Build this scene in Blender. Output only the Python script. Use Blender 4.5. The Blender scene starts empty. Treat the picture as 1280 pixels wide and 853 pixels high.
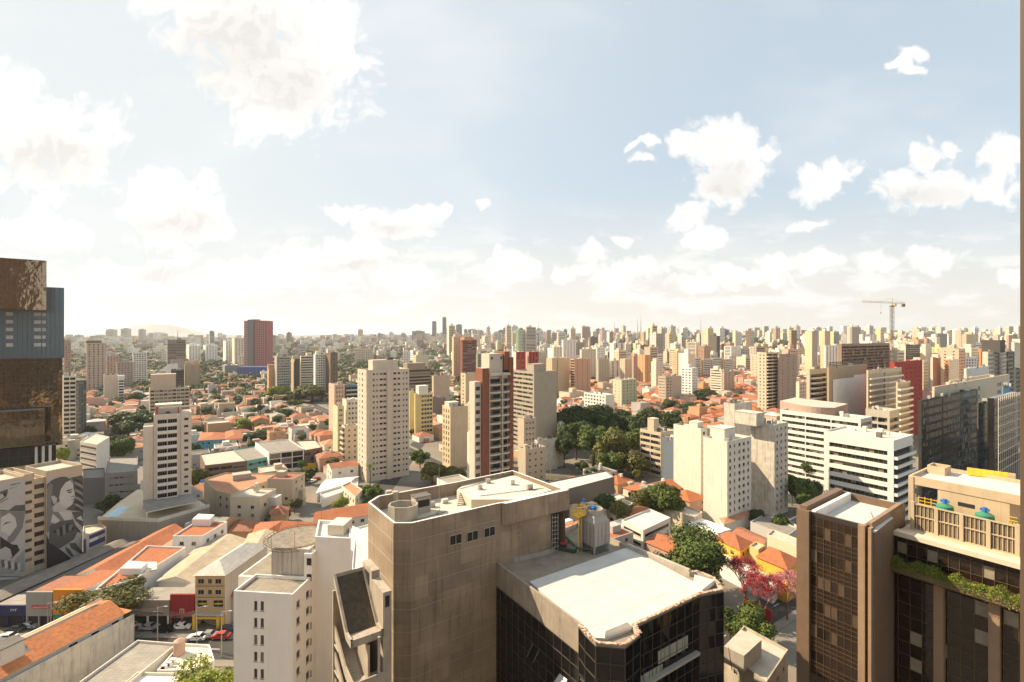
import bpy, math, random
from math import sin, cos, pi, radians, sqrt, atan2, floor
from mathutils import Vector, Matrix
random.seed(7)
sc = bpy.context.scene
col = sc.collection
# ------------------------------------------------------------------ camera
EYE, HOR, F = 70.0, 422.0, 615.0
cd = bpy.data.cameras.new('camera'); cam = bpy.data.objects.new('camera', cd); col.objects.link(cam)
cam.location = (0, 0, EYE); cam.rotation_euler = (pi/2, 0, 0)
cd.sensor_width = 36; cd.lens = 36*F/1280; cd.shift_y = -(426.5-HOR)/1280
cd.clip_start = 0.05; cd.clip_end = 60000
sc.camera = cam
# ------------------------------------------------------------------ light
SUN_EL = radians(39)
sdir = Vector((-.954*cos(SUN_EL), .299*cos(SUN_EL), sin(SUN_EL))).normalized()
sl = bpy.data.lights.new('sun', 'SUN'); sun = bpy.data.objects.new('sun', sl); col.objects.link(sun)
sl.energy = 5.0; sl.angle = radians(.55); sl.color = (1, .81, .56)
sun.rotation_euler = sdir.to_track_quat('Z', 'Y').to_euler(); sun.location = (0, 0, 300)
sc.view_settings.view_transform = 'Standard'; sc.view_settings.look = 'None'
sc.view_settings.exposure = 0.87; sc.view_settings.gamma = 1
sc.cycles.use_adaptive_sampling = True; sc.cycles.adaptive_threshold = .02
sc.cycles.max_bounces = 6; sc.cycles.diffuse_bounces = 3; sc.cycles.glossy_bounces = 3
sc.cycles.transmission_bounces = 3; sc.cycles.transparent_max_bounces = 6; sc.cycles.volume_bounces = 1
sc.cycles.caustics_reflective = False; sc.cycles.caustics_refractive = False
sc.cycles.use_denoising = True
try: sc.cycles.denoiser = 'OPENIMAGEDENOISE'
except Exception: pass
# ------------------------------------------------------------------ sky
CLOUDS = [(290,20,85,60,0),(350,95,90,70,0),(425,88,38,26,0),(350,150,40,26,0),(250,5,60,32,0),(400,40,50,50,0),
 (50,175,85,55,0),(0,140,65,60,0),(110,205,36,26,0),(215,265,62,42,0),(200,235,36,24,0),(55,290,60,22,0),(265,285,28,22,0),
 (425,265,24,14,0),(495,282,52,19,0),(543,266,17,14,0),(605,255,12,10,0),(520,272,30,16,0),
 (310,338,60,24,0),(370,330,45,24,0),(440,325,50,30,0),(500,350,55,16,0),(170,350,80,18,0),(640,335,36,20,0),(620,325,22,14,0),
 (806,180,12,7,0),(799,203,18,6,0),(784,186,8,5,0),(1140,70,16,10,0),(1125,80,18,6,0),(1136,90,12,6,0),
 (905,192,52,34,0),(900,225,50,28,0),(868,268,24,20,0),(885,300,20,14,0),(865,180,22,16,0),(955,185,20,12,0),
 (1060,212,34,15,0),(1025,230,32,18,0),(1150,228,62,26,0),(1152,200,22,18,0),(1250,205,34,30,0),(1240,235,40,20,0),(1020,281,26,7,0),
 (735,322,18,14,0),(720,338,22,10,0),(785,345,38,16,0),(778,307,12,7,0),(1000,325,60,12,0),(930,345,60,12,0),(880,358,45,9,0),
 (1165,322,36,16,0),(1150,315,20,12,0),(1095,330,24,10,0),(1270,352,22,12,0),(1180,190,12,8,0)]
w = bpy.data.worlds.new('World'); sc.world = w; w.use_nodes = True
nt = w.node_tree; N = nt.nodes; K = nt.links
for n in list(N): N.remove(n)
def nn(tree, t, **kw):
    n = tree.nodes.new(t)
    for k, v in kw.items(): setattr(n, k, v)
    return n
def mth(tree, op, a, b=None, c=None, clamp=False):
    n = tree.nodes.new('ShaderNodeMath'); n.operation = op; n.use_clamp = clamp
    for i, v in enumerate((a, b, c)):
        if v is None: continue
        if isinstance(v, (int, float)): n.inputs[i].default_value = v
        else: tree.links.new(v, n.inputs[i])
    return n.outputs[0]
def vmt(tree, op, a, b=None):
    n = tree.nodes.new('ShaderNodeVectorMath'); n.operation = op
    for i, v in enumerate((a, b)):
        if v is None: continue
        if isinstance(v, (tuple, list)): n.inputs[i].default_value = v
        else: tree.links.new(v, n.inputs[i])
    return n.outputs['Value'] if op in ('LENGTH', 'DOT_PRODUCT') else n.outputs[0]
def mixc(tree, f, a, b):
    n = tree.nodes.new('ShaderNodeMix'); n.data_type = 'RGBA'
    for i, v in ((0, f), (6, a), (7, b)):
        if isinstance(v, (int, float)): n.inputs[i].default_value = v
        elif isinstance(v, (tuple, list)): n.inputs[i].default_value = (*v[:3], 1)
        else: tree.links.new(v, n.inputs[i])
    return n.outputs[2]
def ramp(tree, x, lo, hi):      # smoothstep
    n = tree.nodes.new('ShaderNodeMapRange'); n.interpolation_type = 'SMOOTHSTEP'
    tree.links.new(x, n.inputs[0]); n.inputs[1].default_value = lo; n.inputs[2].default_value = hi
    return n.outputs[0]
tc = nn(nt, 'ShaderNodeTexCoord'); sep = nn(nt, 'ShaderNodeSeparateXYZ'); K.new(tc.outputs['Generated'], sep.inputs[0])
ya = mth(nt, 'MAXIMUM', mth(nt, 'ABSOLUTE', sep.outputs[1]), .05)
uu = mth(nt, 'DIVIDE', sep.outputs[0], ya); vv = mth(nt, 'DIVIDE', sep.outputs[2], ya)
cb = nn(nt, 'ShaderNodeCombineXYZ'); K.new(uu, cb.inputs[0]); K.new(vv, cb.inputs[1]); uv = cb.outputs[0]
def noise(tree, vec, scale, detail=5, rough=.55):
    n = tree.nodes.new('ShaderNodeTexNoise'); n.noise_dimensions = '2D' if tree is nt else '3D'; n.inputs['Scale'].default_value = scale
    n.inputs['Detail'].default_value = detail; n.inputs['Roughness'].default_value = rough
    tree.links.new(vec, n.inputs['Vector']); return n
wn = noise(nt, uv, 7, 2, .6)
wv = vmt(nt, 'MULTIPLY', vmt(nt, 'SUBTRACT', wn.outputs['Color'], (.5,.5,.5)), (.075,.06,0))
uvw = vmt(nt, 'ADD', uv, wv)
wn2 = noise(nt, uv, 26, 2, .6)
wv2 = vmt(nt, 'MULTIPLY', vmt(nt, 'SUBTRACT', wn2.outputs['Color'], (.5,.5,.5)), (.03,.026,0))
uvw = vmt(nt, 'ADD', uvw, wv2)
acc = None
for (cx, cy, a, b, _) in CLOUDS:
    a *= 1.06; b *= 1.06
    d = vmt(nt, 'SUBTRACT', uvw, ((cx-640)/F, (HOR-cy)/F, 0))
    d = vmt(nt, 'MULTIPLY', d, (F/a, F/b, 0))
    l = mth(nt, 'SUBTRACT', 1.15, vmt(nt, 'LENGTH', d))
    acc = l if acc is None else mth(nt, 'MAXIMUM', acc, l)
def voro(vec, scale):
    n = nt.nodes.new('ShaderNodeTexVoronoi'); n.feature = 'F1'; n.voronoi_dimensions = '2D'; n.inputs['Scale'].default_value = scale
    K.new(vec, n.inputs['Vector']); return n.outputs['Distance']
def puffs(vec):
    a = mth(nt, 'MULTIPLY', mth(nt, 'SUBTRACT', .45, voro(vec, 17)), .55)
    b = mth(nt, 'MULTIPLY', mth(nt, 'SUBTRACT', .45, voro(vec, 42)), .38)
    c = mth(nt, 'MULTIPLY', mth(nt, 'SUBTRACT', noise(nt, vec, 24, 6, .62).outputs[0], .5), 1.15)
    d = mth(nt, 'MULTIPLY', mth(nt, 'SUBTRACT', noise(nt, vec, 8, 1, .5).outputs[0], .5), .9)
    return mth(nt, 'ADD', mth(nt, 'ADD', a, b), mth(nt, 'ADD', c, d))
pf = puffs(uvw); pf2 = puffs(vmt(nt, 'ADD', uvw, (-.014, .018, 0)))
field = mth(nt, 'ADD', acc, pf)
mask1 = mth(nt, 'MULTIPLY', ramp(nt, field, -.12, .50), .96)
core = None
for (cx, cy, a, b) in ((300,60,105,75), (355,110,70,50), (55,195,75,34), (215,280,55,20), (905,225,45,26), (1150,240,60,14), (495,288,45,10), (440,335,60,12), (200,345,70,10)):
    d = vmt(nt, 'MULTIPLY', vmt(nt, 'SUBTRACT', uvw, ((cx-640)/F, (HOR-cy)/F, 0)), (F/a, F/b, 0)); l = mth(nt, 'SUBTRACT', 1.0, vmt(nt, 'LENGTH', d))
    core = l if core is None else mth(nt, 'MAXIMUM', core, l)
# low bank of small flat clouds near the horizon
mp = vmt(nt, 'MULTIPLY', uv, (1, 3.2, 1))
bn = noise(nt, mp, 6.5, 5, .62)
band = mth(nt, 'MULTIPLY', ramp(nt, vv, .30, .10), ramp(nt, vv, -.02, .06))
mask2 = mth(nt, 'MULTIPLY', ramp(nt, bn.outputs[0], .47, .66), mth(nt, 'MULTIPLY', band, .75))
cirrus = noise(nt, vmt(nt, 'MULTIPLY', uv, (1, 2.2, 1)), 2.0, 3, .6)
mask3 = mth(nt, 'MULTIPLY', ramp(nt, cirrus.outputs[0], .4, .8), .25)
sky = nn(nt, 'ShaderNodeTexSky'); sky.sky_type = 'NISHITA'; sky.sun_disc = False
sky.sun_elevation = SUN_EL; sky.sun_rotation = atan2(-.954, .299)
sky.air_density = 1.0; sky.dust_density = 2.2; sky.ozone_density = 1.2
SKYK = .105
bg = vmt(nt, 'MULTIPLY', sky.outputs[0], (SKYK*.98, SKYK*.99, SKYK*.93))
bg = vmt(nt, 'MINIMUM', bg, (.46, .47, .48))
bg = mixc(nt, .68, bg, (.39, .445, .48))
glowd = vmt(nt, 'DOT_PRODUCT', tc.outputs['Generated'], tuple(sdir))
glow = ramp(nt, glowd, .15, .95)
cream = mixc(nt, glow, (.54, .500, .445), (.51, .49, .455))
hz = ramp(nt, vv, .34, -.02)
skyc = mixc(nt, mth(nt, 'MULTIPLY', hz, .93), bg, cream)
skyc = mixc(nt, mth(nt, 'MULTIPLY', glow, .80), skyc, (.455, .478, .49))
# cloud body: white rims, faintly grey in the thick middle
relief = ramp(nt, mth(nt, 'SUBTRACT', pf2, pf), -.10, .30)
thick = mth(nt, 'ADD', mth(nt, 'MULTIPLY', ramp(nt, core, -.35, .9), mth(nt, 'MULTIPLY_ADD', relief, .22, .70)), mth(nt, 'MULTIPLY', mth(nt, 'MULTIPLY', relief, ramp(nt, field, .1, .8)), .30), clamp=True)
ccol = mixc(nt, mth(nt, 'MULTIPLY', thick, .9), (.60, .59, .575), (.455, .435, .415))
m = mth(nt, 'MAXIMUM', mask1, mth(nt, 'MAXIMUM', mask2, mask3))
m = mth(nt, 'MULTIPLY', m, ramp(nt, sep.outputs[1], -.02, .03))
fin = mixc(nt, m, skyc, ccol)
b_ = nn(nt, 'ShaderNodeBackground'); K.new(fin, b_.inputs[0]); b_.inputs[1].default_value = 1.0
o_ = nn(nt, 'ShaderNodeOutputWorld'); K.new(b_.outputs[0], o_.inputs[0])
# ------------------------------------------------------------------ materials
GBX = (1.447/1.7589, 1/1.7589)
MATS = {}
def mat(key, base, rough=.85, metal=0., var=.10, scale=.35, streak=0., bump=0., spec=.35, pattern=None, rand=0.):
    if key in MATS: return MATS[key]
    m = bpy.data.materials.new(key); m.use_nodes = True; t = m.node_tree
    p = t.nodes['Principled BSDF']; p.inputs['Roughness'].default_value = rough; p.inputs['Metallic'].default_value = metal
    p.inputs['Specular IOR Level'].default_value = spec
    g = t.nodes.new('ShaderNodeNewGeometry'); pos = g.outputs['Position']
    n1 = noise(t, pos, scale, 5, .6)
    f = mth(t, 'MULTIPLY_ADD', mth(t, 'SUBTRACT', n1.outputs[0], .5), 2*var*1.6, 1.0)
    if streak:
        sv = vmt(t, 'MULTIPLY', pos, (1.6, 1.6, .12)); n2 = noise(t, sv, 1.0, 5, .65)
        f = mth(t, 'MULTIPLY', f, mth(t, 'SUBTRACT', 1.0, mth(t, 'MULTIPLY', ramp(t, n2.outputs[0], .48, .75), streak)))
    if rand:
        oi = t.nodes.new('ShaderNodeObjectInfo')
        f = mth(t, 'MULTIPLY', f, mth(t, 'MULTIPLY_ADD', oi.outputs['Random'], 2*rand, 1-rand))
    c = vmt(t, 'SCALE', tuple(base)); sn = c.node; t.links.new(f, sn.inputs['Scale'])
    if pattern == 'tile':          # clay tiles: fine corrugation and courses
        wv_ = t.nodes.new('ShaderNodeTexNoise'); wv_.inputs['Scale'].default_value = 1.6; wv_.inputs['Detail'].default_value = 4
        t.links.new(pos, wv_.inputs['Vector'])
        c = mixc(t, mth(t, 'MULTIPLY', ramp(t, wv_.outputs[0], .42, .68), .55), c, (base[0]*.5, base[1]*.52, base[2]*.62))
        n6 = noise(t, pos, .22, 6, .7); c = mixc(t, mth(t, 'MULTIPLY', ramp(t, n6.outputs[0], .5, .68), .38), c, (.22, .15, .11))
        st = t.nodes.new('ShaderNodeTexWave'); st.bands_direction = 'X'; st.inputs['Scale'].default_value = 1.5; st.inputs['Distortion'].default_value = .4
        t.links.new(pos, st.inputs['Vector'])
        c = mixc(t, mth(t, 'MULTIPLY', st.outputs[1], .28), c, (base[0]*.5, base[1]*.42, base[2]*.4))
    if pattern == 'panel':         # concrete sheet/panel joints
        bk = t.nodes.new('ShaderNodeTexBrick'); bk.offset = 0; bk.inputs['Scale'].default_value = .5
        bk.inputs['Mortar Size'].default_value = .012; bk.inputs['Color1'].default_value = (1,1,1,1); bk.inputs['Color2'].default_value = (.86,.86,.86,1)
        bk.inputs['Mortar'].default_value = (.55,.55,.55,1); t.links.new(pos, bk.inputs['Vector'])
        mm = t.nodes.new('ShaderNodeMix'); mm.data_type = 'RGBA'; mm.blend_type = 'MULTIPLY'; mm.inputs[0].default_value = 1
        t.links.new(c, mm.inputs[6]); t.links.new(bk.outputs[0], mm.inputs[7]); c = mm.outputs[2]
    if pattern == 'cast':          # board-marked lifts with uneven tone and water stains
        cv = t.nodes.new('ShaderNodeCombineXYZ'); t.links.new(vmt(t, 'DOT_PRODUCT', pos, (GBX[0], GBX[1], 0)), cv.inputs[0]); sz_ = t.nodes.new('ShaderNodeSeparateXYZ'); t.links.new(pos, sz_.inputs[0]); t.links.new(mth(t, 'ADD', sz_.outputs[2], .1), cv.inputs[1])
        bk = t.nodes.new('ShaderNodeTexBrick'); bk.offset = .5; bk.inputs['Scale'].default_value = 1; bk.inputs['Brick Width'].default_value = 3.6; bk.inputs['Row Height'].default_value = 3.25
        bk.inputs['Mortar Size'].default_value = .015; bk.inputs['Color1'].default_value = (.82,.82,.84,1); bk.inputs['Color2'].default_value = (1.14,1.12,1.08,1); bk.inputs['Mortar'].default_value = (.7,.7,.7,1)
        t.links.new(cv.outputs[0], bk.inputs['Vector']); mm = t.nodes.new('ShaderNodeMix'); mm.data_type = 'RGBA'; mm.blend_type = 'MULTIPLY'; mm.inputs[0].default_value = 1
        t.links.new(c, mm.inputs[6]); t.links.new(bk.outputs[0], mm.inputs[7]); c = mm.outputs[2]
        n5 = noise(t, vmt(t, 'MULTIPLY', pos, (3.2, 3.2, .22)), 1.0, 7, .7); c = mixc(t, mth(t, 'MULTIPLY', ramp(t, n5.outputs[0], .56, .72), .55), c, (base[0]*.4, base[1]*.38, base[2]*.36))
    if pattern == 'leaf':
        n3 = noise(t, pos, .9, 3, .6); c = mixc(t, ramp(t, n3.outputs[0], .4, .65), c, (base[0]*1.75, base[1]*1.5, base[2]*1.1))
    t.links.new(c, p.inputs['Base Color'])
    if bump:
        n4 = noise(t, pos, 3.0, 5, .6); bp = t.nodes.new('ShaderNodeBump'); bp.inputs['Strength'].default_value = bump
        bp.inputs['Distance'].default_value = .1; t.links.new(n4.outputs[0], bp.inputs['Height']); t.links.new(bp.outputs[0], p.inputs['Normal'])
    MATS[key] = m; return m
def glassm(key, base, rough=.06, metal=.0, spec=.9, wob=.02, var=.3):
    """reflective architectural glass, slightly wavy pane by pane"""
    if key in MATS: return MATS[key]
    m = bpy.data.materials.new(key); m.use_nodes = True; t = m.node_tree; p = t.nodes['Principled BSDF']
    p.inputs['Roughness'].default_value = rough; p.inputs['Metallic'].default_value = metal; p.inputs['Specular IOR Level'].default_value = spec
    g = t.nodes.new('ShaderNodeNewGeometry'); n1 = noise(t, g.outputs['Position'], .5, 3, .6)
    f = mth(t, 'MULTIPLY_ADD', mth(t, 'SUBTRACT', n1.outputs[0], .5), 2*var, 1.0)
    c = vmt(t, 'SCALE', tuple(base)); t.links.new(f, c.node.inputs['Scale']); t.links.new(c, p.inputs['Base Color'])
    if wob:
        n2 = noise(t, g.outputs['Position'], .28, 3, .5); bp = t.nodes.new('ShaderNodeBump'); bp.inputs['Strength'].default_value = 1
        bp.inputs['Distance'].default_value = wob*2; t.links.new(n2.outputs[0], bp.inputs['Height']); t.links.new(bp.outputs[0], p.inputs['Normal'])
    MATS[key] = m; return m
def wallm(rgb, k=None, streak=.16):
    k = k or 'wall_%02d_%02d_%02d' % tuple(int(c*99) for c in rgb)
    return mat(k, rgb, .88, var=.07, scale=.25, streak=streak)
GL = glassm('window_glass', (.022,.022,.024), .15, 0, .35, 0)
GL2 = glassm('window_glass_blue', (.07,.11,.14), .1, .1, .9, 0)
CUR = mat('window_curtain', (.20,.175,.14), .6, var=.25, scale=1.5)
FRM = mat('window_frame_metal', (.32,.30,.27), .5, .3, var=.05)
DARK = mat('dark_opening', (.03,.027,.024), .8, var=.2)
WHITE = mat('white_paint', (.80,.77,.72), .75, var=.05, streak=.10)
OFFW = mat('off_white_paint', (.66,.62,.55), .8, var=.07, streak=.14)
CONC = mat('raw_concrete', (.30,.27,.225), .9, var=.22, scale=.45, streak=.32, bump=.25)
CONC2 = mat('pale_concrete', (.42,.38,.32), .9, var=.18, scale=.5, streak=.28, bump=.2)
DECK = mat('roof_deck', (.46,.42,.35), .9, var=.25, scale=.6)
DECKG = mat('grey_roof_deck', (.24,.22,.195), .9, var=.3, scale=.5)
DECKW = mat('white_roof_membrane', (.55,.53,.49), .8, var=.12, scale=.3)
TILE = mat('clay_tile', (.43,.145,.06), .85, var=.22, scale=.3, pattern='tile')
TILE2 = mat('dull_clay_tile', (.36,.15,.085), .88, var=.3, scale=.3, pattern='tile')
TILE3 = mat('pale_clay_tile', (.50,.25,.14), .88, var=.3, scale=.3, pattern='tile')
SHEET = mat('fibre_cement_sheet', (.33,.30,.26), .9, var=.25, scale=.4, pattern='panel')
SHEETD = mat('weathered_dark_sheet', (.15,.135,.12), .9, var=.3, scale=.4, pattern='panel')
STEEL = mat('galvanised_steel', (.45,.44,.42), .45, .6, var=.1)
YEL = mat('yellow_paint', (.75,.45,.03), .6, var=.08)
REDP = mat('red_paint', (.42,.045,.035), .7, var=.1)
BLUEP = mat('blue_plastic', (.04,.16,.42), .5, var=.1)
GREENP = mat('green_paint', (.05,.22,.13), .6, var=.1)
BARK = mat('bark', (.10,.075,.05), .9, var=.3, scale=2)
ASPH = mat('asphalt', (.055,.052,.048), .9, var=.2, scale=.8)
# ------------------------------------------------------------------ geometry helpers
def PX(px, Y): return (px-640)/F*Y
def PZ(py, Y): return EYE-(py-HOR)/F*Y
def P(px, py, z=0.):
    Y = (EYE-z)*F/(py-HOR); return ((px-640)/F*Y, Y)
def sst(a, b, x):
    t = min(1, max(0, (x-a)/(b-a))); return t*t*(3-2*t)
def ground(x, y):
    if y <= 0: return 0.
    s = x/max(y, 1)
    r = sqrt(x*x+y*y)
    h = 46*sst(900, 4200, r)
    h += 26*sst(1300, 2600, r)*math.exp(-((s-.55)/.5)**2)*(1-.4*sst(4000, 7000, r))
    h += 9*sst(1500, 3000, r)*sin(x*.0021+1)*cos(y*.0017)
    if r > 6000:
        h += 235*math.exp(-((x+9000)/520)**2-((y-12000)/900)**2)+175*math.exp(-((x+8350)/420)**2-((y-12000)/900)**2)+70*math.exp(-((x+8600)/1500)**2-((y-12600)/1400)**2)
        h += 70*math.exp(-((x+3900)/2600)**2-((y-11500)/1400)**2)+55*sst(8500, 11500, r)*(.6+.4*sin(x*.0011+.6)*cos(x*.00047))
    return h
class MB:
    def __init__(s): s.v = []; s.f = []; s.m = []; s.mats = []
    def mi(s, m):
        if m not in s.mats: s.mats.append(m)
        return s.mats.index(m)
    def face(s, pts, m):
        b = len(s.v); s.v.extend([tuple(p) for p in pts]); s.f.append(tuple(range(b, b+len(pts)))); s.m.append(s.mi(m))
    def box(s, c, sz, m, u=(1, 0), base=True):
        """c = centre of the base (x,y,z), sz = (along u, across, height)"""
        ux, uy = u; l = sqrt(ux*ux+uy*uy); ux /= l; uy /= l; wx, wy = -uy, ux
        a, b_, h = sz[0]/2, sz[1]/2, sz[2]; q = []
        for z in (c[2], c[2]+h):
            for (i, j) in ((-a, -b_), (a, -b_), (a, b_), (-a, b_)):
                q.append((c[0]+ux*i+wx*j, c[1]+uy*i+wy*j, z))
        b = len(s.v); s.v.extend(q); k = s.mi(m)
        for f in ((4,5,6,7),(0,1,5,4),(1,2,6,5),(2,3,7,6),(3,0,4,7),(3,2,1,0)):
            s.f.append(tuple(b+i for i in f)); s.m.append(k)
    def prism(s, poly, z0, z1, m, top=None, bottom=False):
        n = len(poly)
        for i in range(n):
            a, b = poly[i], poly[(i+1) % n]
            s.face([(a[0],a[1],z0),(b[0],b[1],z0),(b[0],b[1],z1),(a[0],a[1],z1)], m)
        s.face([(p[0],p[1],z1) for p in poly], top or m)
        if bottom: s.face([(p[0],p[1],z0) for p in reversed(poly)], m)
    def tube(s, a, b, r0, r1, m, n=8, caps=True):
        a = Vector(a); b = Vector(b); d = (b-a).normalized()
        x = d.orthogonal().normalized(); y = d.cross(x); k = len(s.v); mi = s.mi(m)
        for p, r in ((a, r0), (b, r1)):
            for i in range(n):
                t = 2*pi*i/n; s.v.append(tuple(p+x*cos(t)*r+y*sin(t)*r))
        for i in range(n):
            j = (i+1) % n; s.f.append((k+i, k+j, k+n+j, k+n+i)); s.m.append(mi)
        if caps:
            s.f.append(tuple(k+i for i in reversed(range(n)))); s.m.append(mi)
            s.f.append(tuple(k+n+i for i in range(n))); s.m.append(mi)
    def mesh(s, name):
        me = bpy.data.meshes.new(name); me.from_pydata(s.v, [], s.f)
        for m in s.mats: me.materials.append(m)
        me.polygons.foreach_set('material_index', s.m); me.update(); return me
    def build(s, name, parent=None, loc=None):
        o = bpy.data.objects.new(name, s.mesh(name)); col.objects.link(o)
        if parent is not None: o.parent = parent
        if loc: o.location = loc
        return o
def tag(o, label=None, cat=None, group=None, kind=None):
    if label: o['label'] = label
    if cat: o['category'] = cat
    if group: o['group'] = group
    if kind: o['kind'] = kind
    return o
def thing(name, label, cat, loc, group=None):
    o = bpy.data.objects.new(name, None); col.objects.link(o); o.location = loc; o.empty_display_size = .5
    return tag(o, label, cat, group)
def part(mb, name, root, label=None):
    """mesh given in world coordinates becomes a part of root (an unrotated Empty)"""
    L = root.location
    mb.v = [(x-L.x, y-L.y, z-L.z) for x, y, z in mb.v]
    o = mb.build(name, root)
    if label: o['label'] = label
    return o
def isx(p, d, px):
    s = (px-640)/F; return (s*p[1]-p[0])/(d[0]-s*d[1])
def unit(x, y):
    l = sqrt(x*x+y*y); return (x/l, y/l)
GA, GB = unit(-.691, 1), unit(1.447, 1)          # main street grid
HA, HB = unit(-1, .104), unit(.104, 1)           # shopping street grid
OCC = []                                          # footprints already taken
def inpoly(x, y, poly):
    c = False; n = len(poly); j = n-1
    for i in range(n):
        xi, yi = poly[i]; xj, yj = poly[j]
        if (yi > y) != (yj > y) and x < (xj-xi)*(y-yi)/(yj-yi)+xi: c = not c
        j = i
    return c
def occupy(poly, m=3.):
    xs = [p[0] for p in poly]; ys = [p[1] for p in poly]; cx = sum(xs)/len(xs); cy = sum(ys)/len(ys)
    g = []
    for (x, y) in poly:
        l = sqrt((x-cx)**2+(y-cy)**2) or 1; g.append((x+(x-cx)/l*m*1.4, y+(y-cy)/l*m*1.4))
    OCC.append((min(p[0] for p in g), max(p[0] for p in g), min(p[1] for p in g), max(p[1] for p in g), g))
def free(x, y, r=0):
    for dx, dy in ((0, 0), (r, 0), (-r, 0), (0, r), (0, -r)):
        a, b = x+dx, y+dy
        for (x0, x1, y0, y1, g) in OCC:
            if x0 <= a <= x1 and y0 <= b <= y1 and inpoly(a, b, g): return False
    return True
# ------------------------------------------------------------------ windows
WM = {}
def window_mesh(w, h, kind, depth):
    """local frame: x along the wall, y outwards, z up, origin at the lower left corner on the wall plane"""
    key = (round(w, 1), round(h, 1), kind, depth)
    if key in WM: return WM[key]
    b = MB(); d = -depth; g = {0: GL, 1: GL, 2: CUR, 3: GL2}[kind]
    b.face([(0,d,0),(w,d,0),(w,d,h),(0,d,h)], g)
    t = .06; e = d+.03
    if kind == 1: b.face([(t,d+.012,h*.45),(w-t,d+.012,h*.45),(w-t,d+.012,h-t),(t,d+.012,h-t)], CUR)
    for (x0, x1, z0, z1) in ((0,w,0,t),(0,w,h-t,h),(0,t,t,h-t),(w-t,w,t,h-t),(w/2-t/2,w/2+t/2,t,h-t)):
        b.face([(x0,e,z0),(x1,e,z0),(x1,e,z1),(x0,e,z1)], FRM)
    b.box((w/2, .03, -.08), (w+.2, .14, .08), CONC2)
    WM[key] = b.mesh('window'); return WM[key]
def Wn(n, w=1.4, h=1.2, sill=1.0, edge=.8, dep=.18, pos=None): return dict(t='w', n=n, w=w, h=h, sill=sill, edge=edge, dep=dep, pos=pos)
def Bd(h=1.4, sill=.9, edge=.4, dep=.25, g=None, split=1): return dict(t='band', n=1, h=h, sill=sill, edge=edge, dep=dep, g=g, split=split)
def Cu(pw=1.6, ph=1.75, g=None, edge=0., mull=None): return dict(t='cur', pw=pw, ph=ph, g=g, edge=edge, mull=mull)
def Bl(n, d=1.3, edge=.6, rail=None, gap=.4): return dict(t='balc', n=n, d=d, edge=edge, rail=rail, gap=gap)
def facade(mb, a, b, z0, zt, st, wm, fh, rec, top=1.0):
    """one wall from a to b (outward normal to the right of the direction), real openings with reveals"""
    dx, dy = b[0]-a[0], b[1]-a[1]; L = sqrt(dx*dx+dy*dy)
    if L < .01: return
    ux, uy = dx/L, dy/L; nx, ny = uy, -ux
    def p(u, z, o=0.): return (a[0]+ux*u+nx*o, a[1]+uy*u+ny*o, z)
    def quad(u0, u1, za, zb, m, o=0.): mb.face([p(u0,za,o), p(u1,za,o), p(u1,zb,o), p(u0,zb,o)], m)
    if not st: quad(0, L, z0, zt, wm); return
    if st['t'] == 'cur':
        g = st['g'] or GL; e = st['edge']
        if e: quad(0, e, z0, zt, wm); quad(L-e, L, z0, zt, wm)
        quad(e, L-e, z0, zt, g)
        mm = st['mull'] or FRM; n = max(1, round((L-2*e)/st['pw'])); wdt = .035 if st['pw'] < 2 else .07
        for i in range(n+1):
            u = e+(L-2*e)*i/n; mb.face([p(u-wdt,z0,.05), p(u+wdt,z0,.05), p(u+wdt,zt,.05), p(u-wdt,zt,.05)], mm)
        k = 0; z = zt-top
        while z > z0+.1: quad(e, L-e, z-wdt, z+wdt, mm, .045); z -= st['ph']
        if top > .01: pass
        return
    nf = max(1, int((zt-top-z0)/fh)); zs = [zt-top-fh*(i+1) for i in range(nf)]
    if st['t'] == 'balc':
        n = st['n']; e = st['edge']; gap = st['gap']; cw = (L-2*e-gap*(n-1))/n
        ops = [(e+i*(cw+gap), e+i*(cw+gap)+cw) for i in range(n)]; sill, h, dep = .08, fh-.45, .9
    elif st['t'] == 'band':
        s = st['split']; e = st['edge']; cw = (L-2*e-.35*(s-1))/s
        ops = [(e+i*(cw+.35), e+i*(cw+.35)+cw) for i in range(s)]; sill, h, dep = st['sill'], st['h'], st['dep']
    else:
        w_ = st['w']; sill, h, dep = st['sill'], st['h'], st['dep']
        if st['pos']: ops = [(L*f-ww/2, L*f+ww/2) for f, ww in st['pos']]
        else:
            n = st['n']; e = st['edge']; w_ = min(w_, (L-2*e)/n*.86); stp = (L-2*e)/n
            ops = [(e+stp*(i+.5)-w_/2, e+stp*(i+.5)+w_/2) for i in range(n)]
    quad(0, L, zs[0]+sill+h, zt, wm); lo = z0
    for i, zf in enumerate(zs):
        za, zb = zf+sill, zf+sill+h
        u = 0.
        for (u0, u1) in ops:
            quad(u, u0, za, zb, wm); u = u1
            R = [(p(u0,za), p(u0,za,-dep), p(u0,zb,-dep), p(u0,zb)), (p(u1,za,-dep), p(u1,za), p(u1,zb), p(u1,zb,-dep)),
                 (p(u0,za), p(u1,za), p(u1,za,-dep), p(u0,za,-dep)), (p(u0,zb,-dep), p(u1,zb,-dep), p(u1,zb), p(u0,zb))]
            for r in R: mb.face(r, wm)
            rec.append((a[0]+ux*u0, a[1]+uy*u0, za, u1-u0, zb-za, ux, uy, dep, st['t'], st.get('g'), fh, st))
        quad(u, L, za, zb, wm)
        nz = zs[i+1]+sill+h if i+1 < nf else z0
        quad(0, L, nz, za, wm)
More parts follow.
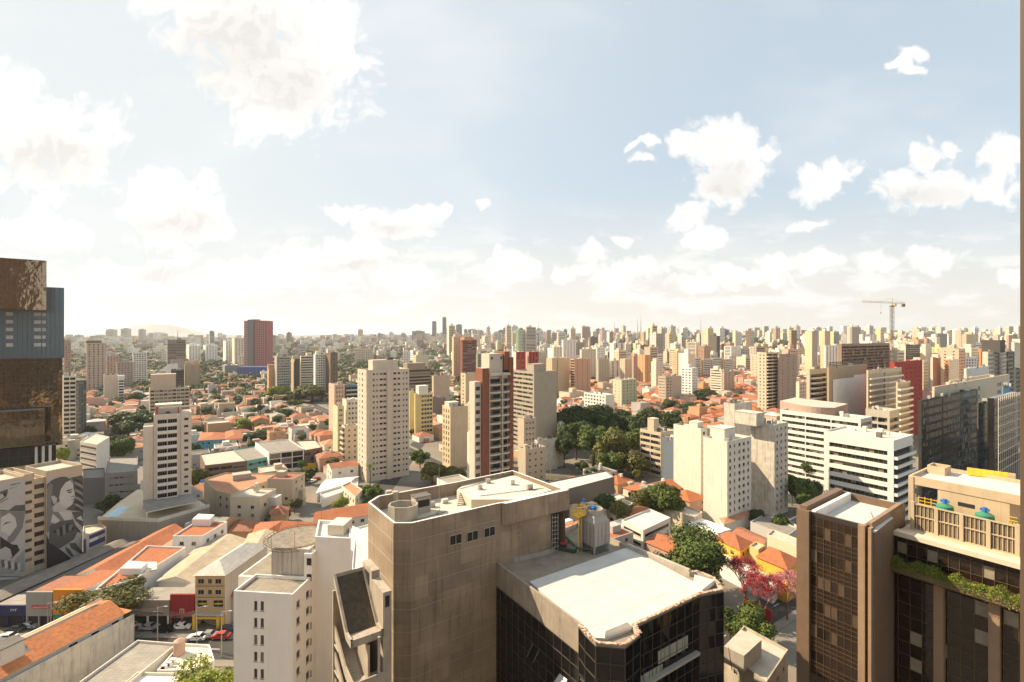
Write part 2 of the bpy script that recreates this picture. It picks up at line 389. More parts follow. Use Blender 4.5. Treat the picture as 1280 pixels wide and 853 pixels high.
def inset(poly, d):
    n = len(poly); out = []
    for i in range(n):
        p0, p1, p2 = poly[i-1], poly[i], poly[(i+1) % n]
        e1 = unit(p1[0]-p0[0], p1[1]-p0[1]); e2 = unit(p2[0]-p1[0], p2[1]-p1[1])
        n1 = (-e1[1], e1[0]); n2 = (-e2[1], e2[0]); k = 1+n1[0]*n2[0]+n1[1]*n2[1]
        k = max(k, .35)
        out.append((p1[0]+(n1[0]+n2[0])/k*d, p1[1]+(n1[1]+n2[1])/k*d))
    return out
def roof_ring(mb, poly, zt, t, drop, wm, dm, cap=None):
    q = inset(poly, t); n = len(poly); cm = cap or wm
    for i in range(n):
        a, b, c, d = poly[i], poly[(i+1) % n], q[(i+1) % n], q[i]
        mb.face([(a[0],a[1],zt),(b[0],b[1],zt),(c[0],c[1],zt),(d[0],d[1],zt)], cm)
        mb.face([(d[0],d[1],zt),(c[0],c[1],zt),(c[0],c[1],zt-drop),(d[0],d[1],zt-drop)], wm)
    mb.face([(p[0],p[1],zt-drop) for p in q], dm)
def tower(name, label, cat, poly, zt, wm, styles, z0=0., fh=3., roof=DECK, near=False, pent=None, group=None,
          drop=.9, thick=.25, cap=None, clut=True, maxwin=100, rng=None, top=1.0, occ=True, antenna=False, rail=None):
    """styles: list per edge of the counter-clockwise footprint. near=True makes each window a part"""
    rng = rng or random.Random(hash(label) & 0xffff if False else sum(ord(c)*(i+1) for i, c in enumerate(label)))
    cx = sum(p[0] for p in poly)/len(poly); cy = sum(p[1] for p in poly)/len(poly)
    mb = MB(); rec = []
    for i in range(len(poly)):
        st = styles[i] if i < len(styles) else None
        w_ = wm
        if isinstance(st, tuple): w_, st = st
        facade(mb, poly[i], poly[(i+1) % len(poly)], z0, zt, st, w_, fh, rec, top)
    roof_ring(mb, poly, zt, thick, drop, wm, roof, cap)
    far = not near
    if far:
        for (x, y, z, w_, h, ux, uy, dep, t, g, f_, st) in rec:
            nx, ny = uy, -ux; k = rng.random()
            m_ = g or (GL if k < .72 else CUR)
            o = dep-.001
            mb.face([(x-nx*o,y-ny*o,z),(x+ux*w_-nx*o,y+uy*w_-ny*o,z),(x+ux*w_-nx*o,y+uy*w_-ny*o,z+h),(x-nx*o,y-ny*o,z+h)], m_)
            if t == 'balc':
                D = st['d']; c = (x+ux*w_/2+nx*D/2, y+uy*w_/2+ny*D/2, z-.2); rm = st['rail'] or wm
                mb.box(c, (w_+.3, D, .16), wm, (ux, uy)); mb.box((x+ux*w_/2+nx*D, y+uy*w_/2+ny*D, z-.04), (w_+.3, .08, 1.0), rm, (ux, uy))
        if pent:
            for (f1, f2, a, b, h, m_) in pent:
                mb.box(pent_at(poly, f1, f2, zt-drop), (a, b, h+drop), m_ or wm, (poly[1][0]-poly[0][0], poly[1][1]-poly[0][1]))
        if len(poly) == 4 and occ: clutter(poly, zt, drop, wm, rng, False, mb)
        o = mb.build(name); L = Vector((cx, cy, z0))
        o.data.transform(Matrix.Translation(-L)); o.location = L
        tag(o, label, cat, group); root = o
    else:
        root = thing(name, label, cat, (cx, cy, z0), group)
        part(mb, 'wall', root)
        rec.sort(key=lambda r: -r[2]); over = MB(); n = 0
        for (x, y, z, w_, h, ux, uy, dep, t, g, f_, st) in rec:
            nx, ny = uy, -ux; k = rng.random()
            if t == 'balc':
                bm = MB(); D = st['d']; rm = st['rail'] or wm
                bm.face([(x-nx*dep,y-ny*dep,z),(x+ux*w_-nx*dep,y+uy*w_-ny*dep,z),(x+ux*w_-nx*dep,y+uy*w_-ny*dep,z+h),(x-nx*dep,y-ny*dep,z+h)], GL)
                for q in range(1, 4):
                    u = w_*q/4; bm.box((x+ux*u-nx*(dep-.04), y+uy*u-ny*(dep-.04), z), (.07, .06, h), FRM, (ux, uy))
                bm.box((x+ux*w_/2+nx*D/2, y+uy*w_/2+ny*D/2, z-.22), (w_+.3, D, .18), wm, (ux, uy))
                bm.box((x+ux*w_/2+nx*(D-.05), y+uy*w_/2+ny*(D-.05), z-.04), (w_+.3, .08, 1.05), rm, (ux, uy))
                for q in (-.12, w_+.12): bm.box((x+ux*q+nx*D/2, y+uy*q+ny*D/2, z-.04), (.08, D-.1, 1.0), rm, (ux, uy))
                part(bm, 'balcony', root); continue
            if n < maxwin:
                if w_ > 3.2 or g:
                    bm = MB(); m_ = g or GL
                    o = dep
                    bm.face([(x-nx*o,y-ny*o,z),(x+ux*w_-nx*o,y+uy*w_-ny*o,z),(x+ux*w_-nx*o,y+uy*w_-ny*o,z+h),(x-nx*o,y-ny*o,z+h)], m_)
                    q = max(1, round(w_/1.5)); o2 = dep-.04
                    for i in range(q+1):
                        u = w_*i/q; bm.box((x+ux*u-nx*o2, y+uy*u-ny*o2, z), (.06, .05, h), FRM, (ux, uy))
                        if i < q and rng.random() < .35:
                            hh = h*rng.choice((.4, .6, 1)); o3 = dep-.012
                            bm.face([(x+ux*(u+.03)-nx*o3,y+uy*(u+.03)-ny*o3,z+h-hh),(x+ux*(u+w_/q)-nx*o3,y+uy*(u+w_/q)-ny*o3,z+h-hh),(x+ux*(u+w_/q)-nx*o3,y+uy*(u+w_/q)-ny*o3,z+h),(x+ux*(u+.03)-nx*o3,y+uy*(u+.03)-ny*o3,z+h)], CUR)
                    part(bm, 'window', root)
                else:
                    kind = 0 if k < .55 else 1 if k < .82 else 2
                    me = window_mesh(w_, h, kind, dep)
                    o = bpy.data.objects.new('window', me); col.objects.link(o); o.parent = root
                    o.matrix_local = Matrix(((ux, nx, 0, x-cx), (uy, ny, 0, y-cy), (0, 0, 1, z-z0), (0, 0, 0, 1)))
                n += 1
            else:
                over.face([(x-nx*dep,y-ny*dep,z),(x+ux*w_-nx*dep,y+uy*w_-ny*dep,z),(x+ux*w_-nx*dep,y+uy*w_-ny*dep,z+h),(x-nx*dep,y-ny*dep,z+h)], GL if k < .7 else CUR)
        if over.f: tag(part(over, 'windows', root), kind='stuff')
        if pent:
            for (f1, f2, a, b, h, m_) in pent:
                bm = MB(); c = pent_at(poly, f1, f2, zt-drop+.004); uu_ = (poly[1][0]-poly[0][0], poly[1][1]-poly[0][1])
                bm.box(c, (a, b, h+drop), m_ or wm, uu_); bm.box((c[0], c[1], zt+h+.004), (a+.3, b+.3, .15), m_ or wm, uu_)
                part(bm, 'roof_house', root)
    if near and len(poly) == 4 and occ and clut:
        for tgt in clutter(poly, zt, drop, wm, rng, True): part(tgt, 'roof_unit', root)
    if antenna:
        bm = MB(); c = pent_at(poly, .5, .5, zt-drop)
        bm.tube(c, (c[0], c[1], zt+antenna), .12, .05, STEEL, 5)
        if far:
            o = bm.build('antenna_mast'); o.data.transform(Matrix.Translation(-root.location)); o.parent = root
        else: part(bm, 'antenna_mast', root)
    if occ: occupy(poly)
    return root
def clutter(poly, zt, drop, wm, rng, split, mb=None):
    out = []; u = (poly[1][0]-poly[0][0], poly[1][1]-poly[0][1])
    for _k in range(rng.randint(3, 7)):
        b = MB() if split else mb; c_ = pent_at(poly, rng.uniform(.12, .88), rng.uniform(.12, .88), zt-drop+.002)
        b.box(c_, (rng.uniform(.6, 2.2), rng.uniform(.6, 1.8), drop+rng.uniform(.1, 1.5)), rng.choice((CONC2, STEEL, OFFW, SHEETD, wm)), u); out.append(b)
    b = MB() if split else mb; c_ = pent_at(poly, rng.uniform(.3, .7), rng.uniform(.3, .7), zt-drop); b.tube(c_, (c_[0], c_[1], zt+rng.uniform(2, 5)), .07, .04, STEEL, 4); out.append(b)
    return out
def pent_at(poly, f1, f2, z):
    a, b, d = poly[0], poly[1], poly[-1]
    return (a[0]+(b[0]-a[0])*f1+(d[0]-a[0])*f2, a[1]+(b[1]-a[1])*f1+(d[1]-a[1])*f2, z)
def boxpoly(pl, pc, pr, Y, dirs=(GA, GB), a=None, b=None):
    """footprint whose nearest corner stands at pixel column pc and depth Y"""
    c = (PX(pc, Y), Y); A, B = dirs
    if a is None and dirs[0] is GA and pc < 235:
        A = unit(c[0]-.035*Y, c[1]); a = 14
    if a is None: a = isx(c, A, pl)
    if b is None: b = isx(c, B, pr)
    return [c, (c[0]+B[0]*b, c[1]+B[1]*b), (c[0]+B[0]*b+A[0]*a, c[1]+B[1]*b+A[1]*a), (c[0]+A[0]*a, c[1]+A[1]*a)]
HAZE_D = 5.5e-5
# ================================================================== ground
def build_ground():
    import numpy as np
    ys = [-9000, -3000, -1000, -500, -260, -120, -40, 0, 60, 120, 200, 300, 450, 600, 750]+[900+150*i for i in range(20)]+[4000+400*i for i in range(16)]+[10600+300*i for i in range(14)]+[16000, 20000, 26000]
    mb = MB(); rows = []
    nx = 90
    for y in ys:
        wdt = 700+abs(y)*1.5; r = []
        for i in range(nx+1):
            x = (i/nx*2-1)*wdt; r.append((x, y, ground(x, y)))
        rows.append(r)
    b = 0
    for r in rows: mb.v.extend(r)
    gm = mat('city_ground', (.20,.18,.15), .95, var=.35, scale=.02)
    k = mb.mi(gm)
    for j in range(len(ys)-1):
        for i in range(nx):
            a = j*(nx+1)+i; mb.f.append((a, a+1, a+nx+2, a+nx+1)); mb.m.append(k)
    o = mb.build('ground'); tag(o, kind='structure')
    t = gm.node_tree; p = t.nodes['Principled BSDF']; g = t.nodes['Geometry']
    n = noise(t, g.outputs['Position'], .006, 6, .65); old = p.inputs['Base Color'].links[0].from_socket
    n2 = noise(t, g.outputs['Position'], .03, 4, .6)
    c = mixc(t, ramp(t, n.outputs[0], .50, .66), old, (.06,.06,.03))
    c = mixc(t, mth(t, 'MULTIPLY', ramp(t, n2.outputs[0], .55, .7), .6), c, (.30,.15,.09)); t.links.new(c, p.inputs['Base Color'])
build_ground()
ROADS = []
def road(p0, p1, w, name='road', z=.012, m=ASPH, kerb=True):
    u = unit(p1[0]-p0[0], p1[1]-p0[1]); L = sqrt((p1[0]-p0[0])**2+(p1[1]-p0[1])**2); n = (u[1], -u[0]); ROADS.append((p0, u, L, w))
    b = MB(); h = w/2
    def q(s0, s1, z_): return [(p0[0]+n[0]*s0, p0[1]+n[1]*s0, z_), (p1[0]+n[0]*s0, p1[1]+n[1]*s0, z_), (p1[0]+n[0]*s1, p1[1]+n[1]*s1, z_), (p0[0]+n[0]*s1, p0[1]+n[1]*s1, z_)]
    b.face(q(-h, h, z)[::-1], m); tag(b.build(name), kind='structure')
    if kerb:
        k = MB(); c = ((p0[0]+p1[0])/2, (p0[1]+p1[1])/2)
        for s in (-1, 1):
            o = h+1.1; k.box((c[0]+n[0]*s*o, c[1]+n[1]*s*o, -.02), (L, 2.2, .15), mat('pavement_stone', (.22,.195,.165), .9, var=.2), u)
        tag(k.build('pavement'), kind='structure')
        mk = MB(); d = 2.
        while d < L-4:
            a = (p0[0]+u[0]*d, p0[1]+u[1]*d); mk.box((a[0]+u[0]*1.2, a[1]+u[1]*1.2, z-.004), (2.4, .15, .012), WHITE, u); d += 6
        tag(mk.build('road_marking'), kind='structure')
def onroad(x, y, m):
    for (p0, u, L, w) in ROADS:
        dx, dy = x-p0[0], y-p0[1]; s = dx*u[0]+dy*u[1]; t = abs(dx*u[1]-dy*u[0])
        if -m < s < L+m and t < w/2+2.2+m: return True
    return False
# shopping street across the lower left, and the avenues of the grid
road((-190, 112.6), (-50, 110.2), 7.5)
road((-55, 60), (-62, 330), 9, z=.008, kerb=False)
def groad(px, Y, L0, L1, d, w=8, z=.016): 
    c = (PX(px, Y), Y); road((c[0]-d[0]*L0, c[1]-d[1]*L0), (c[0]+d[0]*L1, c[1]+d[1]*L1), w, z=z)
groad(560, 260, 60, 330, GA, 9, .028)
groad(930, 120, 60, 75, GB, 8, .036); groad(990, 300, 60, 260, GA, 8, .04)
# ================================================================== trees
LEAF = [mat('leaf_green', (.062,.095,.022), .6, var=.3, scale=.5, pattern='leaf', rand=.3),
        mat('leaf_dark', (.038,.058,.018), .6, var=.3, scale=.5, pattern='leaf', rand=.3),
        mat('leaf_olive', (.085,.09,.026), .65, var=.3, scale=.5, pattern='leaf', rand=.25),
        mat('leaf_bright', (.15,.19,.03), .6, var=.3, scale=.5, pattern='leaf', rand=.2)]
for _m in LEAF:
    _m.node_tree.nodes['Principled BSDF'].inputs['Specular IOR Level'].default_value = .2
CR = {}
def crown_mesh(v, n, leaf, li, flat=.75):
    key = (v, n, leaf, li, flat)
    if key in CR: return CR[key]
    r = random.Random(v*91+n); b = MB(); lobes = []
    for i in range(11):
        a = r.random()*2*pi; d = r.random()**.6*.62; z = (r.random()-.35)*flat*.8
        lobes.append((cos(a)*d, sin(a)*d, z, r.uniform(.28, .46)))
    lobes.append((0, 0, .1, .5))
    for i in range(n):
        lx, ly, lz, lr = r.choice(lobes)
        th = r.random()*2*pi; ph = r.uniform(-.75, 1); q = sqrt(max(0, 1-ph*ph)); rr = lr*r.uniform(.62, 1.08)
        nx, ny, nz = cos(th)*q, sin(th)*q, ph
        c = Vector((lx+nx*rr, ly+ny*rr, lz+nz*rr*.85)); nn_ = (Vector((nx, ny, nz+.25))+Vector((r.uniform(-1,1), r.uniform(-1,1), r.uniform(-1,1)))*.75).normalized()
        x = nn_.orthogonal().normalized(); y = nn_.cross(x); s = leaf*r.uniform(.6, 1.4); a = r.random()*pi
        x, y = x*cos(a)+y*sin(a), y*cos(a)-x*sin(a)
        b.face([c-x*s, c-y*s*.6, c+x*s, c+y*s*.6], LEAF[li])
    CR[key] = b.mesh('crown'); return CR[key]
TR = {}
def trunk_mesh(v):
    if v in TR: return TR[v]
    r = random.Random(v); b = MB(); b.tube((0,0,-.05), (.02,.01,.55), .05, .035, BARK, 7)
    for i in range(6):
        a = i*pi/3+r.random(); z = r.uniform(.4, .62); b.tube((.02,.01,z-.08), (cos(a)*.35, sin(a)*.35, z+r.uniform(.2,.45)), .028, .008, BARK, 5)
    TR[v] = b.mesh('trunk'); return TR[v]
TREES = []
def tree(x, y, h, r, li, label, group=None, z=None, n=2600, leaf=.09, v=None, name='tree', flat=.75):
    z = ground(x, y) if z is None else z; v = random.randrange(5) if v is None else v
    t = thing(name, label, 'tree', (x, y, z), group)
    c = bpy.data.objects.new('crown', crown_mesh(v, n, leaf, li, flat)); col.objects.link(c); c.parent = t
    rz = min(r, h*.5); c.location = (0, 0, h-rz*.95); c.scale = (r, r, rz*1.1); c.rotation_euler.z = random.random()*6
    k = bpy.data.objects.new('trunk', trunk_mesh(v)); col.objects.link(k); k.parent = t
    k.scale = (r*1.1, r*1.1, (h-rz*.6)); TREES.append((x, y, r)); occupy([(x-r*.5,y-r*.5),(x+r*.5,y-r*.5),(x+r*.5,y+r*.5),(x-r*.5,y+r*.5)], 0)
    return t
def tree_px(px, ytop, ybase, wpx, li, label, z=0, **kw):
    Y = (EYE-z)*F/(ybase-HOR); h = PZ(ytop, Y)-z; return tree(PX(px, Y), Y, h, wpx/F*Y/2*1.08, li, label, z=z, **kw)
# ================================================================== grey concrete building
def ring_at(pts, z): return [P(px, py, z) for px, py in pts]
def hero_concrete():
    zt = 43.6
    poly = ring_at([(492,654),(515,654),(620,630)], zt)
    c1 = poly[2]; e = (c1[0]+GB[0]*.1, c1[1]+GB[1]*.1)
    out = [P(635,627.5,zt), P(706.6,612,zt), P(641,588,zt), P(567,603,zt), P(473,620,zt), P(460,628,zt)]
    poly = poly+out
    root = thing('concrete_building', 'bare grey-brown concrete office building with white edged roof parapet in the foreground centre', 'building', (-8, 80, 0))
    W = mat('cast_concrete_wall', (.32,.245,.172), .9, var=.35, scale=.16, streak=.35, bump=.4, pattern='cast')
    RIM = mat('white_rim', (.78,.75,.70), .8, var=.05, streak=.1)
    mb = MB(); rec = []
    n = len(poly)
    # main body up to the roof; the part under the overhanging block at the right end is narrower
    for i in range(n):
        a, b = poly[i], poly[(i+1) % n]
        if i == 1:
            L = sqrt((b[0]-a[0])**2+(b[1]-a[1])**2)
            facade(mb, a, b, 0, zt, None, W, 3.2, rec)
        elif i in (2,): mb.face([(a[0],a[1],0),(b[0],b[1],0),(b[0],b[1],zt),(a[0],a[1],zt)], W)
        elif i == 3:
            mb.face([(a[0],a[1],0),(b[0]-3.2*GB[0],b[1]-3.2*GB[1],0),(b[0]-3.2*GB[0],b[1]-3.2*GB[1],zt-3.3),(a[0],a[1],zt-3.3)], W)
        else: mb.face([(a[0],a[1],0),(b[0],b[1],0),(b[0],b[1],zt),(a[0],a[1],zt)], W)
    roof_ring(mb, poly, zt, .32, 2.3, W, mat('pale_roof_screed', (.60,.54,.44), .9, var=.18, scale=.5), RIM)  # pale cream screed deck inside the white rim
    part(mb, 'wall', root)
    # the deep parapet block overhanging at the right
    a, b = poly[3], poly[4]; nx, ny = GB[1], -GB[0]
    pb = MB(); q = [(a[0]-GB[0]*1.2+nx*.02, a[1]-GB[1]*1.2+ny*.02), (a[0]-GB[0]*.6+nx*.55, a[1]-GB[1]*.6+ny*.55), (b[0]+nx*.55+GB[0]*.4, b[1]+ny*.55+GB[1]*.4), (b[0]+GB[0]*.4-nx*.02, b[1]+GB[1]*.4-ny*.02)]
    pb.prism(q, zt-3.4, zt+.01, W, RIM, True)
    part(pb, 'parapet_block', root)
    # lines between the concrete lifts on the three faces seen
    ln = MB(); LM = mat('concrete_joint', (.45,.38,.30), .9, var=.2)
    faces = [(poly[-1], poly[0]), (poly[0], poly[1]), (poly[1], poly[2]), (poly[3], poly[4])]
    for k in range(13):
        z = zt-2.6-3.25*k
        for j, (a, b) in enumerate(faces):
            u = unit(b[0]-a[0], b[1]-a[1]); L = sqrt((b[0]-a[0])**2+(b[1]-a[1])**2)
            if j == 3:
                if k == 0: continue
                L -= 3.2
            m = (a[0]+u[0]*L/2+u[1]*.012, a[1]+u[1]*L/2-u[0]*.012)
            ln.box((m[0], m[1], z), (L-.01, .03, .05), LM, u)
    for a in (poly[0], poly[1]): 
        u = unit(a[0], a[1]); ln.box((a[0]-u[0]*.02, a[1]-u[1]*.02, 0), (.07, .07, zt-.4), LM, (1, 0))
    part(ln, 'joint_lines', root)
    # three windows under the roof
    for px0, px1, pyb in ((562,577,682), (583.5,597.5,677.5), (605,618.5,672)):
        a, b = poly[1], poly[2]; u = unit(b[0]-a[0], b[1]-a[1])
        t0 = isx(a, u, px0); t1 = isx(a, u, px1); Yb = a[1]+u[1]*t0; z = PZ(pyb, Yb)
        bm = MB(); c = (a[0]+u[0]*(t0+t1)/2, a[1]+u[1]*(t0+t1)/2); nx, ny = u[1], -u[0]
        wd = t1-t0; bm.box((c[0]+nx*.02, c[1]+ny*.02, z), (wd, .06, 1.35), DARK, u)
        for s in (-1, 0, 1): bm.box((c[0]+u[0]*s*wd/2.05+nx*.05, c[1]+u[1]*s*wd/2.05+ny*.05, z), (.09, .1, 1.35), FRM, u)
        for s in (-.09, 1.35): bm.box((c[0]+nx*.05, c[1]+ny*.05, z+s), (wd+.1, .12, .09), CONC2, u)
        part(bm, 'window', root)
    # raised roof slab, eight sided like the photograph
    zs = zt-.75
    sl_ = ring_at([(571,613),(589,624.5),(647,624.5),(690,613),(641,590),(583,602)], zs)
    b = MB(); b.prism(sl_, zt-2.3, zs, mat('cream_slab_wall', (.55,.48,.37), .9, var=.15), mat('cream_slab_top', (.62,.56,.46), .9, var=.2, scale=.5)); part(b, 'roof_slab', root)  # slab top a little paler than its cream sides
    # small roof structures
    b = MB(); c = P(526, 640, zt-2.3); b.box((c[0], c[1], zt-2.3), (2.6, 1.9, 2.7), CONC2, GB); b.box((c[0], c[1], zt+.4), (2.9, 2.2, .12), SHEETD, GB)
    b.box((c[0]+GB[1]*.98, c[1]-GB[0]*.98, zt-1.2), (2.2, .05, 1.1), DARK, GB); part(b, 'stair_head', root)
    b = MB(); c = P(486, 632, zt-2.3)
    for k in (0, 1): b.tube((c[0]+k*1.2, c[1]-k*.5, zt-2.3), (c[0]+k*1.2, c[1]-k*.5, zt+.25), .55, .55, CONC2, 10)
    part(b, 'vent_drum', root)
    b = MB(); ctr = P(504, 648, zt-2.3); pts = [(ctr[0]+cos(i*pi/4+.4)*2.3, ctr[1]+sin(i*pi/4+.4)*1.9) for i in range(8)]
    for i in range(8):
        a_, c_ = pts[i], pts[(i+1) % 8]; u = unit(c_[0]-a_[0], c_[1]-a_[1]); b.box(((a_[0]+c_[0])/2, (a_[1]+c_[1])/2, zt-2.3), (sqrt((c_[0]-a_[0])**2+(c_[1]-a_[1])**2)+.1, .2, 2.28), CONC2, u)
    part(b, 'light_well', root)
    b = MB(); a_ = P(577, 632, zt-2.3)
    for k in range(7): b.box((a_[0]+k*.05, a_[1]+k*.32, zt-2.3+k*.24), (1.5, .3, .08), SHEETD, (1, .1))
    for s in (-.75, .75): b.tube((a_[0]+s, a_[1]-.2, zt-2.2), (a_[0]+s+.35, a_[1]+2.1, zt-.4), .05, .05, STEEL, 5)
    part(b, 'roof_stair', root)
    rgd = random.Random(12)
    for k, (px, py) in enumerate(((540,634),(556,629),(600,612),(640,606),(662,612),(520,632),(610,604))):
        b = MB(); zz_ = zt-2.3 if k < 2 or k == 5 else zs; c = P(px, py, zz_); b.box((c[0], c[1], zz_+.15), (rgd.uniform(.7,1.3), .6, rgd.uniform(.5,.9)), OFFW if k % 2 else STEEL, GB); b.box((c[0], c[1], zz_), (.9, .7, .15), CONC2, GB); part(b, 'roof_unit', root)
    b = MB()
    for (pa, pb_) in (((575,612),(640,594)), ((600,621),(680,611)), ((515,640),(560,628))):
        a_, c_ = P(*pa, zs), P(*pb_, zs); zz_ = zs if pa[0] > 565 else zt-2.3; b.tube((a_[0], a_[1], zz_+.12), (c_[0], c_[1], zz_+.12), .06, .06, SHEETD, 5)
    part(b, 'roof_pipes', root)
    for px, py, ztop in ((549, 640, zt+5.2), (688, 618, zt+3.2)):
        b = MB(); c = P(px, py, zt-2.0); b.tube((c[0], c[1], zt-2.3), (c[0], c[1], ztop), .05, .03, STEEL, 6); b.box((c[0], c[1], zt-2.3), (.8, .8, .3), CONC2); part(b, 'lightning_rod', root)
    occupy(poly)
    return poly
GC = hero_concrete()
# ---- stair tower with sloping roofs beside it
def hero_stair():
    W = mat('stair_concrete', (.40,.34,.27), .9, var=.2, scale=.6, streak=.35, bump=.25)
    SOIL = mat('mossy_gravel_roof', (.085,.065,.045), 1, var=.45, scale=1.6, bump=.8)
    Y1, Y0 = 67., 60.
    ux = unit(GB[0], GB[1]); 
    # frame: right = GB, away = GA ; origin = front left corner of the landing
    O = P(438, 806, 33.2); zL = 33.2
    def pt(r, a, z): return (O[0]+GB[0]*r+GA[0]*a, O[1]+GB[1]*r+GA[1]*a, z)
    root = thing('stair_tower', 'open concrete escape stair tower with sloping gravel covered roof, left of the concrete building', 'stair tower', pt(2, 2, 0))
    Wd = 4.1
    # sloping roof with side upstands (flight going up, away from the viewer)
    b = MB()
    A0, A1, Z1 = 1.9, 7.4, 38.2
    b.face([pt(.3,A0,zL+.05), pt(Wd-.3,A0,zL+.05), pt(Wd-.3,A1,Z1), pt(.3,A1,Z1)], SOIL)
    b.face([pt(.3,0.2,zL), pt(Wd-.3,.2,zL), pt(Wd-.3,A0,zL+.05), pt(.3,A0,zL+.05)], W)
    for r0, r1 in ((0, .3), (Wd-.3, Wd)):
        for (a0, z0, a1, z1) in ((-.1, zL, A0, zL), (A0, zL, A1, Z1), ):
            q = [pt(r0,a0,z0+.45), pt(r1,a0,z0+.45), pt(r1,a1,z1+.45), pt(r0,a1,z1+.45)]; ql = [pt(r0,a0,z0-.45), pt(r1,a0,z0-.45), pt(r1,a1,z1-.45), pt(r0,a1,z1-.45)]
            b.face(q, W)
            for i in range(4): b.face([ql[i], ql[(i+1)%4], q[(i+1)%4], q[i]], W)
    b.face([pt(-.0,-.1,zL-.45), pt(Wd,-.1,zL-.45), pt(Wd,-.1,zL+.45), pt(0,-.1,zL+.45)], W); b.face([pt(0,.2,zL+.45), pt(0,-.1,zL+.45), pt(Wd,-.1,zL+.45), pt(Wd,.2,zL+.45)], W)
    b.face([pt(0,A1,Z1-.45), pt(Wd,A1,Z1-.45), pt(Wd,A1,Z1+.45), pt(0,A1,Z1+.45)][::-1], W)
    b.face([pt(0,-.1,zL-.45), pt(0,A0,zL-.45), pt(Wd,A0,zL-.45), pt(Wd,-.1,zL-.45)], W)
    b.face([pt(0,A0,zL-.45), pt(0,A1,Z1-.45), pt(Wd,A1,Z1-.45), pt(Wd,A0,zL-.45)], W)
    part(b, 'sloping_roof', root)
    # high concrete duct on the right with its openings
    b = MB(); m = pt(Wd+.55, 4.2, 0)
    b.box((m[0], m[1], 0), (8.0, 1.1, 38.1), W, GA); q = pt(Wd+.55, 6.4, 0); b.box((q[0], q[1], 38.1), (3.8, 1.1, 1.0), W, GA)
    q = pt(Wd+.0, 6.2, 36.8); b.box((q[0]-GB[0]*.02, q[1]-GB[1]*.02, 36.8), (1.6, .1, 1.7), DARK, GA)
    q = pt(Wd+.55, .2, 36.2); b.box((q[0], q[1], 36.2), (.1, .55, 1.4), DARK, GA); part(b, 'duct_wall', root)
    # flights and landings storey by storey
    for k in range(4):
        z = 29.6-3.4*k
        s = MB()
        for i in range(10):
            a = 1.6+i*.36; c = pt(1.1, a, z-1.7+.17*i); s.box((c[0], c[1], c[2]-.1), (1.5, .4, .2), CONC2, GB)
        part(s, 'stair_flight', root)
        s = MB(); c = pt(2, 0.3, z-1.9); s.box(c, (Wd, 2.2, .2), CONC2, GB); c = pt(2, 6.2, z-.1); s.box(c, (Wd, 2.2, .2), CONC2, GB)
        c = pt(2.05, -.75, z-2.2); s.box(c, (Wd, .18, 1.5), W, GB)
        part(s, 'landing', root)
    b = MB()
    for zz in range(4):
        z = 29.6-3.4*zz     # stepped side wall on the left
        pts = [(-.8, z-2.3), (-.8, z-.6), (2.2, z-.2), (7.2, z+2.6), (7.2, z+.9), (2.2, z-1.6)]
        f0 = [pt(0, a, zz_) for a, zz_ in pts]; f1 = [pt(.18, a, zz_) for a, zz_ in pts]
        b.face(f0, W); b.face(f1[::-1], W)
        for i in range(6): b.face([f0[i], f1[i], f1[(i+1)%6], f0[(i+1)%6]], W)
    part(b, 'side_wall', root)
    b = MB(); c = pt(2.3, 3.2, 0); b.box((c[0], c[1], 0), (6.0, .25, 32.2), W, GA); c = pt(2.4, 7.3, 0); b.box((c[0], c[1], 0), (Wd+1, .3, 36.6), W, GB)
    for a_ in (-.6, 7): 
        c = pt(3.3, a_, 0); b.tube((c[0], c[1], 0), (c[0], c[1], 33.3), .16, .16, CONC2, 8)
    part(b, 'core_wall', root)
    occupy([pt(-1,-1,0)[:2], pt(6,-1,0)[:2], pt(6,8,0)[:2], pt(-1,8,0)[:2]])
hero_stair()
